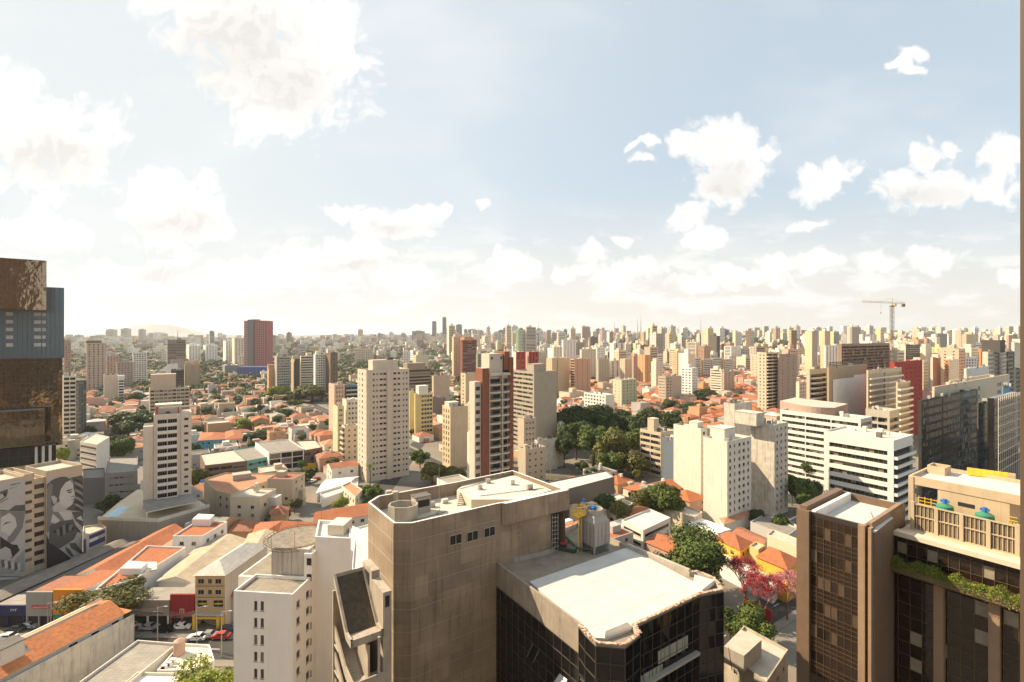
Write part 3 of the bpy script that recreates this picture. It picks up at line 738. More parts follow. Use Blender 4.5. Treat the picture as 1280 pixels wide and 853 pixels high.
# ================================================================== dark glass building
def hero_dark():
    zt = 34.3
    fr = [(724,779.5),(732,790),(745,803),(781,806),(800,791),(793,781),(874,742),(904,736),(892,722),(871,714),(862,714)]
    A = P(619,702,zt); R = [P(x, y, zt) for x, y in fr]; Bk = P(785,681.6,zt)
    far_r = (Bk[0]+GA[0]*13, Bk[1]+GA[1]*13); far_l = (A[0]+GB[0]*.1, A[1]+GB[1]*.1)
    # go back to the concrete building's right hand end
    e = (GC[4][0]-GB[0]*3.1+.2, GC[4][1]-GB[1]*3.1-.3)
    poly = [A]+R+[Bk, far_r, (e[0]+GA[0]*2.0, e[1]+GA[1]*2.0), e]
    G = glassm('black_curtain_glass', (.008,.008,.009), .05, 0, .45, .006, .3)
    C = mat('fascia_concrete', (.31,.26,.205), .9, var=.25, scale=.5, streak=.4, bump=.3)
    MU = mat('bronze_mullion', (.09,.075,.055), .5, .3)
    root = thing('glass_office_building', 'black glass office building with white flat roof and broken tile coping', 'building', (10, 70, 0))
    mb = MB(); n = len(poly)
    for i in range(n):
        a, b = poly[i], poly[(i+1) % n]
        if i == 0:
            mb.face([(a[0],a[1],zt-3.8),(b[0],b[1],zt-3.8),(b[0],b[1],zt),(a[0],a[1],zt)], C)
            mb.face([(a[0],a[1],0),(b[0],b[1],0),(b[0],b[1],zt-3.8),(a[0],a[1],zt-3.8)], DARK)
        else:
            mb.face([(a[0],a[1],0),(b[0],b[1],0),(b[0],b[1],zt-.5),(a[0],a[1],zt-.5)], DARK if i < 12 else C)
            mb.face([(a[0],a[1],zt-.5),(b[0],b[1],zt-.5),(b[0],b[1],zt),(a[0],a[1],zt)], C)
    roof_ring(mb, poly, zt, .3, .75, CONC2, mat('stained_deck', (.27,.225,.17), .9, var=.35, scale=.5), C)
    part(mb, 'wall', root)
    # glass panes, every one its own part on the faces seen
    def skin(i, zc, pw, ph, rows, shift=0):
        a, b = poly[i], poly[(i+1) % n]; L = sqrt((b[0]-a[0])**2+(b[1]-a[1])**2); u = unit(b[0]-a[0], b[1]-a[1]); nx, ny = u[1], -u[0]
        k = max(1, round(L/pw)); w_ = L/k; out = []
        for r in range(rows):
            z1 = zc-ph*r; z0 = z1-ph
            for j in range(k): out.append((a[0]+u[0]*w_*j, a[1]+u[1]*w_*j, z0, w_, ph, u))
        fm = MB()
        for j in range(k+1): fm.box((a[0]+u[0]*w_*j+nx*.05, a[1]+u[1]*w_*j+ny*.05, 0), (.07, .1, zc), MU, u)
        for r in range(int(zc/ph)+1): fm.box(((a[0]+b[0])/2+nx*.045, (a[1]+b[1])/2+ny*.045, zc-ph*r-.035), (L, .09, .07), MU, u)
        part(fm, 'mullions', root); return out
    panes = []
    panes += skin(0, zt-3.8, 1.75, 1.9, 4)
    for i in range(1, 11): panes += skin(i, zt-.5, 1.6, 1.9, 5)
    rg = random.Random(5); far_ = MB()
    for q, (x, y, z, w_, h, u) in enumerate(sorted(panes, key=lambda p: -p[2])):
        nx, ny = u[1], -u[0]; t = rg.uniform(-.02, .02); s = rg.uniform(-.02, .02)
        f = [(x+u[0]*.03+nx*.02, y+u[1]*.03+ny*.02, z+.03), (x+u[0]*(w_-.03)+nx*(.02+t), y+u[1]*(w_-.03)+ny*(.02+t), z+.03), (x+u[0]*(w_-.03)+nx*(.02+t+s), y+u[1]*(w_-.03)+ny*(.02+t+s), z+h-.03), (x+u[0]*.03+nx*(.02+s), y+u[1]*.03+ny*(.02+s), z+h-.03)]
        if q < 90: b = MB(); b.face(f, G); part(b, 'glass_pane', root)
        else: far_.face(f, G)
    rest = MB(); 
    for i in range(0, 11):
        a, b = poly[i], poly[(i+1) % n]; u = unit(b[0]-a[0], b[1]-a[1]); nx, ny = u[1], -u[0]; zc = zt-3.8-7.6 if i == 0 else zt-.5-9.5
        far_.face([(a[0]+nx*.02,a[1]+ny*.02,0),(b[0]+nx*.02,b[1]+ny*.02,0),(b[0]+nx*.02,b[1]+ny*.02,zc),(a[0]+nx*.02,a[1]+ny*.02,zc)], G)
    tag(part(far_, 'lower_glazing', root), kind='stuff')
    # pale blinds behind some panes on the long front bay (edge 6)
    a, b = poly[6], poly[7]; u = unit(b[0]-a[0], b[1]-a[1]); nx, ny = u[1], -u[0]; L = sqrt((b[0]-a[0])**2+(b[1]-a[1])**2)
    bl = MB(); BLM = mat('office_blind', (.30,.31,.25), .5, var=.3, scale=3)
    for j in range(5):
        c = (a[0]+u[0]*(L*.38+j*1.25)+nx*.045, a[1]+u[1]*(L*.38+j*1.25)+ny*.045); bl.box((c[0], c[1], zt-6.6), (1.18, .02, 1.7), BLM, u)
    for j in range(4):
        c = (a[0]+u[0]*(.8+j*1.3)+nx*.045, a[1]+u[1]*(.8+j*1.3)+ny*.045); bl.box((c[0], c[1], zt-8.4), (1.2, .02, 1.6), BLM, u)
    part(bl, 'blinds', root)
    sp = MB(); m_ = ((a[0]+b[0])/2+nx*.3, (a[1]+b[1])/2+ny*.3); sp.box((m_[0], m_[1], zt-8.0), (L*.9, .7, .35), mat('ledge', (.35,.33,.28), .8), u)
    sp.box((m_[0], m_[1], zt-13), (L*.9, .7, .35), mat('ledge', (.35,.33,.28), .8), u); part(sp, 'ledge', root)
    # opened top hung lights on the left face
    a, b = poly[0], poly[1]; u = unit(b[0]-a[0], b[1]-a[1]); nx, ny = u[1], -u[0]
    for f_, z, ang, mt in ((.79, zt-8.3, .9, mat('open_pane', (.45,.47,.42), .15, spec=.9)), (.50, zt-7.6, .6, G)):
        L = 21; c = Vector((a[0]+u[0]*L*f_, a[1]+u[1]*L*f_, z)); o = Vector((nx, ny, 0))*sin(ang)*1.8+Vector((0,0,-cos(ang)*1.8)); w_ = Vector((u[0], u[1], 0))*1.5
        q = MB(); c = c+Vector((nx, ny, 0))*.12; q.face([c, c+o, c+o+w_, c+w_], mt)
        for s_ in (0, 1): q.tube(c+w_*s_, c+w_*s_+o, .04, .04, FRM, 4)
        part(q, 'open_window', root)
    # white membrane roof, raised a little, with its upstand
    wr = [P(x, y, zt-.45) for x, y in ((662,727),(744,797.5),(757,798),(789,786),(872,742),(878,733),(785,684))]
    b = MB(); b.prism(wr, zt-.75, zt-.45, DECKW); part(b, 'white_roof', root)
    b = MB(); SM = mat('membrane_seam', (.33,.30,.25), .8)
    for f in (.18, .36, .54, .72, .88):
        a_, c_ = (wr[0][0]+(wr[1][0]-wr[0][0])*f, wr[0][1]+(wr[1][1]-wr[0][1])*f), (wr[6][0]+(wr[5][0]-wr[6][0])*f, wr[6][1]+(wr[5][1]-wr[6][1])*f)
        u2 = unit(c_[0]-a_[0], c_[1]-a_[1]); L2 = sqrt((c_[0]-a_[0])**2+(c_[1]-a_[1])**2)-.6; b.box(((a_[0]+c_[0])/2, (a_[1]+c_[1])/2, zt-.449), (L2, .035, .008), SM, u2)
    part(b, 'membrane_seams', root)
    b = MB(); q = [P(x, y, zt-.2) for x, y in ((756,795.5),(790,784),(784,779),(757,790))]; b.prism(q, zt-.45, zt-.1, WHITE, DECKG); 
    q = [P(x, y, zt) for x, y in ((868,720),(893,727),(878,739),(866,733))]; b.prism(q, zt-.45, zt+.2, WHITE, DECKW); part(b, 'roof_kerb', root)
    b = MB(); u = unit(Bk[0]-R[-1][0], Bk[1]-R[-1][1]); L = sqrt((Bk[0]-R[-1][0])**2+(Bk[1]-R[-1][1])**2); b.box(((Bk[0]+R[-1][0])/2, (Bk[1]+R[-1][1])/2, zt-.75), (L, .5, 1.0), CONC2, u); part(b, 'right_parapet', root)
    # broken brick and tile coping along the front
    b = MB(); rg = random.Random(3); BRK = [mat('brick_rubble', (.36,.15,.085), .9, var=.4, scale=2), mat('brick_rubble_pale', (.52,.36,.25), .9, var=.3, scale=2), mat('mortar', (.55,.48,.38), .9)]
    for i in range(1, 11):
        a, c = poly[i], poly[i+1]; u = unit(c[0]-a[0], c[1]-a[1]); L = sqrt((c[0]-a[0])**2+(c[1]-a[1])**2); d = 0
        while d < L:
            s = rg.uniform(.12, .3); off = rg.uniform(-.12, .18)
            b.box((a[0]+u[0]*(d+s/2)-u[1]*off, a[1]+u[1]*(d+s/2)+u[0]*off, zt-.03+rg.uniform(-.02,.0)), (s, rg.uniform(.15,.35), rg.uniform(.05,.14)), rg.choice(BRK), (u[0]+rg.uniform(-.3,.3), u[1]+rg.uniform(-.3,.3))); d += s*.42
    part(b, 'tile_coping', root)
    occupy(poly); return poly, zt
DK, ZDK = hero_dark()
# ---- cooling tower, ladder and pipes on its deck
def hero_equipment():
    z = ZDK-.75
    x, y = P(745, 692, z); t = thing('cooling_tower', 'white panelled rooftop cooling tower with round fan outlet beside a yellow ladder', 'cooling tower', (x, y+1.6, z)); x, y = x, y+1.6
    PW = mat('cooling_panel', (.34,.32,.285), .5, var=.12, streak=.2)
    b = MB(); S = 3.6
    b.box((x, y, z+1.3), (S, S, 3.9), PW, GB); 
    for k in range(5):
        for f in (-1, 1):
            e = (-S/2+S*k/4)
            b.box((x+GB[0]*e+GB[1]*S/2*1.005, y+GB[1]*e-GB[0]*S/2*1.005, z+1.3), (.06, .06, 3.9), STEEL, GB)
            b.box((x-GA[0]*0+GA[1]*0-GB[0]*S/2*1.005-GB[1]*e, y-GB[1]*S/2*1.005+GB[0]*e, z+1.3), (.06, .06, 3.9), STEEL, GB)
    for zz in (z+3.2,): b.box((x, y, zz), (S+.06, S+.06, .06), STEEL, GB)
    part(b, 'casing', t)
    b = MB()
    for i in (-1, 1):
        for j in (-1, 1): b.box((x+GB[0]*i*S*.46+GA[0]*j*S*.46, y+GB[1]*i*S*.46+GA[1]*j*S*.46, z), (.25, .25, 1.3), PW, GB)
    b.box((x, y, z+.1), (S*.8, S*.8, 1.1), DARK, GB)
    for k in range(5): b.box((x, y, z+.15+k*.23), (S*.96, S*.96, .05), STEEL, GB)
    part(b, 'louvre_base', t)
    b = MB(); base = [(x+GB[0]*i*S/2+GA[0]*j*S/2*.98, y+GB[1]*i*S/2+GA[1]*j*S/2*.98, z+5.2) for i, j in ((-1,-1),(1,-1),(1,1),(-1,1))]
    r = [(x+cos(a)*1.25, y+sin(a)*1.25, z+6.2) for a in [pi/4*i for i in range(8)]]
    tp = [(x+GB[0]*i*1.2+GA[0]*j*1.2, y+GB[1]*i*1.2+GA[1]*j*1.2, z+6.2) for i, j in ((-1,-1),(1,-1),(1,1),(-1,1))]
    for i in range(4): b.face([base[i], base[(i+1)%4], tp[(i+1)%4], tp[i]], PW)
    b.face(tp, PW); part(b, 'hood', t)
    b = MB(); N_ = 20
    for i in range(N_):
        a0, a1 = 2*pi*i/N_, 2*pi*(i+1)/N_
        for r0, r1, rv in ((1.3, 1.45, 0), (1.2, 1.35, 1)):
            q = [(x+cos(a0)*r0, y+sin(a0)*r0, z+6.15), (x+cos(a1)*r0, y+sin(a1)*r0, z+6.15), (x+cos(a1)*r1, y+sin(a1)*r1, z+7.1), (x+cos(a0)*r1, y+sin(a0)*r1, z+7.1)]
            b.face(q[::-1] if rv else q, PW)
        b.face([(x+cos(a0)*1.45, y+sin(a0)*1.45, z+7.1), (x+cos(a1)*1.45, y+sin(a1)*1.45, z+7.1), (x+cos(a1)*1.35, y+sin(a1)*1.35, z+7.1), (x+cos(a0)*1.35, y+sin(a0)*1.35, z+7.1)], PW)
    b.face([(x+cos(2*pi*i/N_)*1.2, y+sin(2*pi*i/N_)*1.2, z+6.3) for i in range(N_)], DARK); part(b, 'fan_ring', t)
    b = MB(); b.tube((x, y, z+6.3), (x, y, z+7.5), .3, .3, BLUEP, 10); b.box((x, y, z+7.2), (.9, .9, .08), BLUEP); part(b, 'fan_motor', t)
    # ladder
    lx, ly = P(725, 690, z); t = thing('caged_ladder', 'yellow steel caged ladder standing against the white cooling tower', 'ladder', (lx, ly, z))
    b = MB()
    for s in (-.28, .28): b.tube((lx+s, ly, z), (lx+s, ly, z+7.4), .06, .06, YEL, 6)
    part(b, 'rails', t); b = MB()
    for k in range(22): b.tube((lx-.28, ly, z+.3+k*.33), (lx+.28, ly, z+.3+k*.33), .03, .03, YEL, 5)
    part(b, 'rungs', t); b = MB()
    b.box((lx-.1, ly+.6, z+6.0), (2.2, 1.6, .12), YEL, GB)
    for k in range(3):
        zz = z+6.6+k*.5
        for i in range(10):
            a0, a1 = 2*pi*i/10, 2*pi*(i+1)/10; b.tube((lx-.1+cos(a0)*1.1, ly+.6+sin(a0)*.9, zz), (lx-.1+cos(a1)*1.1, ly+.6+sin(a1)*.9, zz), .045, .045, YEL, 4)
    for i in range(10):
        a0 = 2*pi*i/10; b.tube((lx-.1+cos(a0)*1.1, ly+.6+sin(a0)*.9, z+6.1), (lx-.1+cos(a0)*1.1, ly+.6+sin(a0)*.9, z+7.7), .04, .04, YEL, 4)
    part(b, 'guard_cage', t)
    GP = mat('dark_green_pipe', (.06,.09,.05), .6, var=.2)
    b = MB(); p0 = P(700, 668, z); p1 = P(722, 690, z)
    b.tube((p0[0], p0[1], z+.6), (p1[0], p1[1], z+.6), .22, .22, GP, 8); b.tube((p0[0], p0[1], z+.6), (p0[0]-2.2, p0[1]+.6, z+.6), .22, .22, GP, 8)
    b.tube((p1[0], p1[1], z+.6), (x-.5, y-1.5, z+.6), .22, .22, GP, 8)
    for k in range(5): q = k/4; b.box((p0[0]+(p1[0]-p0[0])*q, p0[1]+(p1[1]-p0[1])*q, z), (.3, .3, .5), CONC2)
    tag(b.build('pipe_run'), 'dark green pipe run on the roof deck behind the ladder', 'pipe')
    b = MB(); c = P(706, 688, z); b.box((c[0], c[1], z), (4.0, 1.3, .7), GP, (1, -.45)); b.box((c[0]-.3, c[1]+.1, z+.7), (1.0, .8, .35), DARK, (1, -.45)); tag(b.build('pump_trough'), 'low dark pump trough on the deck under the red pump', 'pump trough')
    b = MB(); b.tube((c[0]-.7, c[1]+.3, z+1.05), (c[0]+.3, c[1]-.1, z+1.05), .32, .32, REDP, 10); b.tube((c[0]-.2, c[1]+.1, z+.72), (c[0]-.2, c[1]+.1, z+1.7), .14, .1, REDP, 8); tag(b.build('pump'), 'small red pump on the dark trough of the roof deck', 'pump')
    t = thing('service_ladder', 'pale steel ladder against the end of the concrete building', 'ladder', (GC[4][0]-1, GC[4][1]-1.5, z)); b = MB(); c = (GC[4][0]-2.0, GC[4][1]-2.6)
    for s in (-.5, 0, .5): b.tube((c[0]+s, c[1]+s*.3, z), (c[0]+s, c[1]+s*.3, 40.2), .05, .05, STEEL, 5)
    part(b, 'rails', t); b = MB()
    for k in range(9): b.tube((c[0]-.5, c[1]-.15, z+.5+k*.7), (c[0]+.5, c[1]+.15, z+.5+k*.7), .04, .04, STEEL, 5)
    part(b, 'rungs', t)
hero_equipment()
# ================================================================== brown glass tower at the right
def hero_brown():
    A1 = P(996, 636, 46); A2 = P(1081, 658, 46)
    BR = mat('brown_granite', (.17,.11,.072), .55, var=.15, scale=.8, streak=.15)
    PIER = mat('tan_pier', (.29,.195,.125), .75, var=.12, scale=.8, streak=.2)
    CAP = mat('pale_coping', (.62,.53,.40), .85, var=.12)
    G = glassm('bronze_glass', (.02,.012,.008), .08, 0, .5, .004, .3); MU = mat('dull_gold_mullion', (.15,.105,.065), .5, .3)
    root = thing('brown_glass_tower', 'brown stone and bronze glass office tower with planter ledge, right foreground', 'building', (50, 60, 0))
    a = unit(A2[0]-A1[0], A2[1]-A1[1]); back = GB; nrm = (a[1], -a[0])
    def pt(s, o): return (A1[0]+a[0]*s+back[0]*o, A1[1]+a[1]*s+back[1]*o)
    L = sqrt((A2[0]-A1[0])**2+(A2[1]-A1[1])**2)
    b = MB(); poly = [pt(0, 0), pt(L, 0), pt(L, 6.8), (pt(0, 14)[0], pt(0, 14)[1])]
    poly = [pt(0,0.35), pt(L,.35), pt(L, 14), pt(0, 14)]
    zt = 46.
    for i in range(4):
        p, q = poly[i], poly[(i+1)%4]; b.face([(p[0],p[1],0),(q[0],q[1],0),(q[0],q[1],zt),(p[0],p[1],zt)], DARK if i == 0 else BR)
    roof_ring(b, poly, zt, .35, 1.0, BR, DECKW, BR); part(b, 'wall', root)
    b = MB(); ms = pt(.72, 0); b.box((pt(.8,.3)[0], pt(.8,.3)[1], 0), (1.6, .9, zt+.02), BR, a); part(b, 'corner_pier', root)
    b = MB(); c = pt(L-.35, .25); b.box((c[0], c[1], 0), (.75, .8, zt+.02), PIER, a); part(b, 'pier', root)
    # roof: white slab with long upstands
    b = MB(); c = pt(L*.2, 7); b.box((c[0], c[1], zt-1), (.5, 13, 1.15), WHITE, a); c = pt(0.3, 7); b.box((c[0], c[1], zt-.4), (.9, 13, .9), BR, a)
    c = pt(L-.2, 7.4); b.box((c[0], c[1], zt-.6), (.5, 12.5, .85), PIER, a); part(b, 'roof_upstand', root)
    # curtain wall panes, row by row: tall window rows between spandrels
    s0, s1 = 1.65, L-.75; k = 7; w_ = (s1-s0)/k; rows = []; z = zt-.6
    hts = [1.15]+[1.55, .62, .62, .62]*8
    rg = random.Random(4); cnt = 0; rest = MB(); fm = MB(); seq = 0
    for h in hts:
        for j in range(k+1 if False else k):
            u0 = s0+w_*j; p0 = pt(u0+.03, .28); p1 = pt(u0+w_-.03, .28); t = rg.uniform(-.015, .015)
            f = [(p0[0],p0[1],z-h+.03),(p1[0]+nrm[0]*t,p1[1]+nrm[1]*t,z-h+.03),(p1[0]+nrm[0]*t,p1[1]+nrm[1]*t,z-.03),(p0[0],p0[1],z-.03)]
            win = abs(h-1.55) < .01
            mt = G if (win or rg.random() < .9) else BR
            if not win: mt = mat('bronze_spandrel', (.028,.017,.011), .3, var=.35, spec=.3)
            elif rg.random() < .38: mt = mat('bronze_blind', (.085,.055,.035), .5, var=.35, scale=3)
            if cnt < 90: q = MB(); q.face(f, mt); part(q, 'glass_pane', root); cnt += 1
            else: rest.face(f, mt)
        z -= h; c = pt((s0+s1)/2, .25); fm.box((c[0], c[1], z-.01), (s1-s0, .06, .03), MU, a)
    for j in range(k+1):
        c = pt(s0+w_*j, .25); fm.box((c[0], c[1], 0), (.035, .07, zt-.6), MU, a)
    c = pt(s0-.05, .5); fm.box((c[0], c[1], 0), (.1, .4, zt-.5), MU, a)
    part(fm, 'mullions', root); tag(part(rest, 'lower_glazing', root), kind='stuff')
    c = pt(1.35, .34); q = MB(); q.box((c[0], c[1], 0), (.5, .1, zt-1), glassm('black_curtain_glass', (.012,.012,.013)), a); part(q, 'side_glazing', root)
    # narrow second pier and the deep side wall towards the long wing
    b = MB(); c = pt(L+.55, .3); b.box((c[0], c[1], 0), (.35, 1.0, zt-.05), PIER, a); b.box((pt(L+.2,.8)[0], pt(L+.2,.8)[1], 0), (.4, .3, zt-.4), DARK, a); part(b, 'narrow_pier', root)
    zw = 44.2
    B0 = pt(L+.72, .3); B1 = P(1117, 664, 43.6); 
    b = MB(); blk = [B0, (B0[0]+.2, B0[1]-.15), B1, (B1[0]-a[0]*3+back[0]*1, B1[1]-a[1]*3+back[1]*1), pt(L, 4)]
    b.prism(blk, 0, zw+1.2, BR, mat('white_cap', (.66,.62,.56), .8)); part(b, 'return_wall', root)
    # long wing
    C0 = B1; C1 = (C0[0]+.691/1.2155*30, C0[1]-1/1.2155*30); d = unit(C1[0]-C0[0], C1[1]-C0[1]); n2 = (d[1], -d[0])
    def wp(s, o): return (C0[0]+d[0]*s-n2[0]*o, C0[1]+d[1]*s-n2[1]*o)
    z0w = 43.6
    pol = [wp(0, 1.2), wp(26, 1.2), wp(26, 26), wp(0, 26)]
    b = MB()
    for i in range(4):
        p, q = pol[i], pol[(i+1)%4]; b.face([(p[0],p[1],0),(q[0],q[1],0),(q[0],q[1],z0w-.3),(p[0],p[1],z0w-.3)], DARK if i == 0 else BR)
    b.face([(p[0],p[1],z0w-.3) for p in pol], mat('sandy_deck', (.58,.46,.31), .9, var=.18, scale=.6))
    part(b, 'wing_wall', root)
    b = MB(); c = wp(13, .75); b.box((c[0], c[1], z0w-.55), (26, 1.5, .6), CAP, d); part(b, 'coping', root)
    # top storey window band
    cnt = 0; fm = MB(); PB = mat('pale_blind', (.28,.24,.18), .5, var=.3, scale=2)
    for r, (h, zt_) in enumerate(((1.0, z0w-.55), (1.5, z0w-1.55), (.9, z0w-3.05))):
        for j in range(24):
            p0 = wp(.1+j*1.08+.03, 1.1); p1 = wp(.1+j*1.08+1.05, 1.1)
            mt = mat('bronze_spandrel', (.055,.033,.02)) if r == 0 else (PB if rg.random() < .35 and r == 1 else G)
            if j < 13: q = MB(); q.face([(p0[0],p0[1],zt_-h+.03),(p1[0],p1[1],zt_-h+.03),(p1[0],p1[1],zt_-.03),(p0[0],p0[1],zt_-.03)], mt); part(q, 'wing_window', root); cnt += 1
        c = wp(13, 1.06); fm.box((c[0], c[1], zt_-h-.03), (26, .08, .05), MU, d)
    for j in range(25): c = wp(.1+j*1.08, 1.06); fm.box((c[0], c[1], z0w-4.0), (.05, .09, 3.4), MU, d)
    part(fm, 'wing_mullions', root)
    # planter ledge
    b = MB(); zp = z0w-4.0; c = wp(13, .2); q = [wp(0,1.1), wp(0,-1.1), wp(26,-1.1), wp(26,1.1)]
    b.box((c[0], c[1], zp-1.0), (26, .3, .1), BR, d)
    f0 = [(wp(-.1,1.1), zp-.2), (wp(-.1,-1.2), zp-.1), (wp(-.1,-1.2), zp-1.0), (wp(-.1,.9), zp-1.9)]; 
    f = [[(*wp(s,o), zz) for (o, zz) in ((1.15, zp-.25), (-1.2, zp-.25), (-1.2, zp-.95), (1.1, zp-2.0))] for s in (-.3, 26)]
    for i in range(4): b.face([f[0][i], f[0][(i+1)%4], f[1][(i+1)%4], f[1][i]], BR)
    b.face(f[0], BR); b.face(f[1][::-1], BR); part(b, 'planter', root)
    rg = random.Random(9); b = MB()
    for i in range(16000):
        s = rg.uniform(-.2, 24); o = rg.uniform(-1.6, .35); 
        hgt = .85+.4*sin(s*1.3)*cos(s*.6+1)+.25*sin(s*3.1); z = zp-.25+rg.random()**.8*max(.15, hgt)
        if o < -1.1: z -= rg.random()*.8
        c = Vector((*wp(s, o), z)); n_ = Vector((rg.uniform(-1,1), rg.uniform(-1,1), rg.uniform(-.2,1))).normalized(); x = n_.orthogonal().normalized(); y = n_.cross(x); q = rg.uniform(.04, .11)
        b.face([c-x*q, c-y*q*.6, c+x*q, c+y*q*.6], LEAF[3] if rg.random() < .75 else LEAF[0])
    b.v = [tuple(v) for v in b.v]; tag(b.build('hedge'), 'yellow green plants overflowing the planter ledge of the brown tower', 'plants', kind='stuff')
    # recessed glazing and piers below
    fm = MB(); rest = MB(); cnt = 0
    for r in range(9):
        zt_ = zp-2.2-r*1.75
        for j in range(20):
            p0 = wp(.2+j*1.3+.03, 1.12); p1 = wp(.2+j*1.3+1.27, 1.12); mt = PB if (rg.random() < .13 and r % 2 == 0) else G
            ff = [(p0[0],p0[1],zt_-1.7),(p1[0],p1[1],zt_-1.7),(p1[0],p1[1],zt_),(p0[0],p0[1],zt_)]
            if j < 11 and r < 7: q = MB(); q.face(ff, mt); part(q, 'lower_window', root)
            else: rest.face(ff, mt)
        c = wp(13, 1.08); fm.box((c[0], c[1], zt_-1.76), (26, .06, .05), MU, d)
    for j in range(21): c = wp(.2+j*1.3, 1.08); fm.box((c[0], c[1], zp-18), (.05, .07, 16), MU, d)
    part(fm, 'lower_mullions', root); tag(part(rest, 'side_glazing_field', root), kind='stuff')
    for s in (4.7, 9.9, 15.5): b = MB(); c = wp(s, .75); b.box((c[0], c[1], 0), (1.0, 1.0, zp-1.6), PIER, d); part(b, 'pier', root)
    occupy([pt(0,0), wp(26,0), wp(26,26), pt(0,14)])
    # rooftop plant behind the screen wall
    S = mat('weathered_screen', (.19,.15,.105), .9, var=.3, scale=1.2, streak=.4, bump=.4); FR = mat('screen_frame', (.46,.37,.25), .85, var=.15, streak=.25)
    o_ = 4.1; s0 = isx(wp(0, o_), d, 1141); s1 = isx(wp(0, o_), d, 1272); base = z0w-.3
    za = PZ(629, wp(s0, o_)[1]); H_ = za-base
    b = MB(); c = wp((s0+s1)/2, o_+.1); b.box((c[0], c[1], base), (s1-s0+.2, .12, H_), S, d)
    scr = thing('screen_wall', 'weathered rooftop screen wall of ribbed panels in a sandy concrete frame', 'screen wall', (c[0], c[1], base)); part(b, 'panel', scr)
    n = 4; b = MB()
    for i in range(n+1):
        c = wp(s0+(s1-s0)*i/n, o_-.05); b.box((c[0], c[1], base), (.42, .42, H_+(.25 if i in (0, n) else 0)), FR, d)
    part(b, 'post', scr); b = MB()
    for zz in (base, base+H_*.52, base+H_-.1): c = wp((s0+s1)/2, o_-.02); b.box((c[0], c[1], zz), (s1-s0, .3, .14), FR, d)
    part(b, 'rail', scr); b = MB()
    for i in range(n):
        for j in range(1, 6): c = wp(s0+(s1-s0)*(i+j/6)/n, o_-.0); b.box((c[0], c[1], base), (.07, .16, H_), FR, d)
    part(b, 'rib', scr)
    # machine room block
    o2 = 8.0; s0b, s1b = isx(wp(0, o2), d, 1136), isx(wp(0, o2), d, 1300); zb = PZ(594, wp(s0b, o2)[1]); SAND = mat('sandy_render', (.52,.40,.26), .9, var=.12, scale=.6, streak=.15)
    mr = thing('machine_room', 'sandy machine room block with sunken white roof on top of the brown tower', 'machine room', (*wp((s0b+s1b)/2, o2+4), base))
    sa = isx(wp(0, o2), d, 1172); sb = isx(wp(0, o2), d, 1262)
    b = MB(); pl_ = [wp(sa, o2), wp(sb, o2), wp(sb, o2+9), wp(sa, o2+9)]; b.prism(pl_, base, zb-1.2, SAND); part(b, 'wall', mr)
    b = MB(); pl_ = [wp(s0b, o2-.1), wp(s1b, o2-.1), wp(s1b, o2+10), wp(s0b, o2+10)]
    for i in range(4):
        p, q = pl_[i], pl_[(i+1)%4]; b.face([(p[0],p[1],zb-1.2),(q[0],q[1],zb-1.2),(q[0],q[1],zb),(p[0],p[1],zb)], SAND)
    roof_ring(b, pl_, zb, .3, .5, SAND, DECKW, FR); b.face([(p[0],p[1],zb-1.2) for p in reversed(pl_)], SAND); part(b, 'roof_slab', mr)
    b = MB(); c = wp(s0b+.3, o2+.1); b.box((c[0], c[1], base), (.6, .6, zb-base-.1), FR, d); c = wp(sb-.2, o2+.2);part(b, 'pier', mr)
    b = MB(); c = wp((sa+sb)/2-.6, o2-.01); b.box((c[0], c[1], zb-2.9), (1.7, .08, .5), DARK, d); part(b, 'slot_window', mr)
    b = MB(); wl = [wp(s0b+.6, o2+6), wp(s0b+2.6, o2+6), wp(s0b+2.6,o2+8.5), wp(s0b+.6,o2+8.5)]
    for i in range(4):
        p, q = wl[i], wl[(i+1)%4]; u = unit(q[0]-p[0], q[1]-p[1]); LL = sqrt((q[0]-p[0])**2+(q[1]-p[1])**2); b.box(((p[0]+q[0])/2, (p[1]+q[1])/2, zb-.5), (LL, .18, 1.2), SAND, u)
    part(b, 'roof_well', mr)
    b = MB(); YW = mat('yellow_water_tank', (.80,.52,.05), .6, var=.12)
    p0 = P(1208, 590, zb); 
    for i in range(7):
        q0, q1 = P(1209+i*8.6, 582.5+i*1.1, zb+.9), P(1209+(i+1)*8.6, 582.5+(i+1)*1.1, zb+.9)
        b.box(((q0[0]+q1[0])/2, (q0[1]+q1[1])/2, zb-.4), (sqrt((q1[0]-q0[0])**2+(q1[1]-q0[1])**2)+.05, .25, 1.05), YW if i != 6 else SAND, (q1[0]-q0[0], q1[1]-q0[1]))
    part(b, 'yellow_parapet', mr)
    # the two round fans behind the screen
    for k, (px, py, lab) in enumerate(((1181, 633, 'left of two green fan housings with blue motors behind the screen wall'), (1231, 646, 'right of two green fan housings with blue motors behind the screen wall'))):
        x, y = wp(isx(wp(0, o_+1.9), d, px), o_+1.9); zf = base+H_-1.0
        t = thing('cooling_fan', lab, 'cooling fan', (x, y, base), 'fans behind the screen wall')
        b = MB(); b.box((x, y, base), (3.0, 2.6, zf-base), S, d); part(b, 'casing', t)
        b = MB(); b.tube((x, y, zf), (x, y, zf+1.1), 1.0, .92, GREENP, 20); b.tube((x, y, zf+1.1), (x, y, zf+1.4), .9, .35, GREENP, 20); part(b, 'housing', t)
        b = MB(); b.tube((x, y, zf+1.4), (x, y, zf+2.0), .28, .28, BLUEP, 10); b.box((x, y, zf+1.55), (.9, .35, .3), BLUEP, d); part(b, 'motor', t)
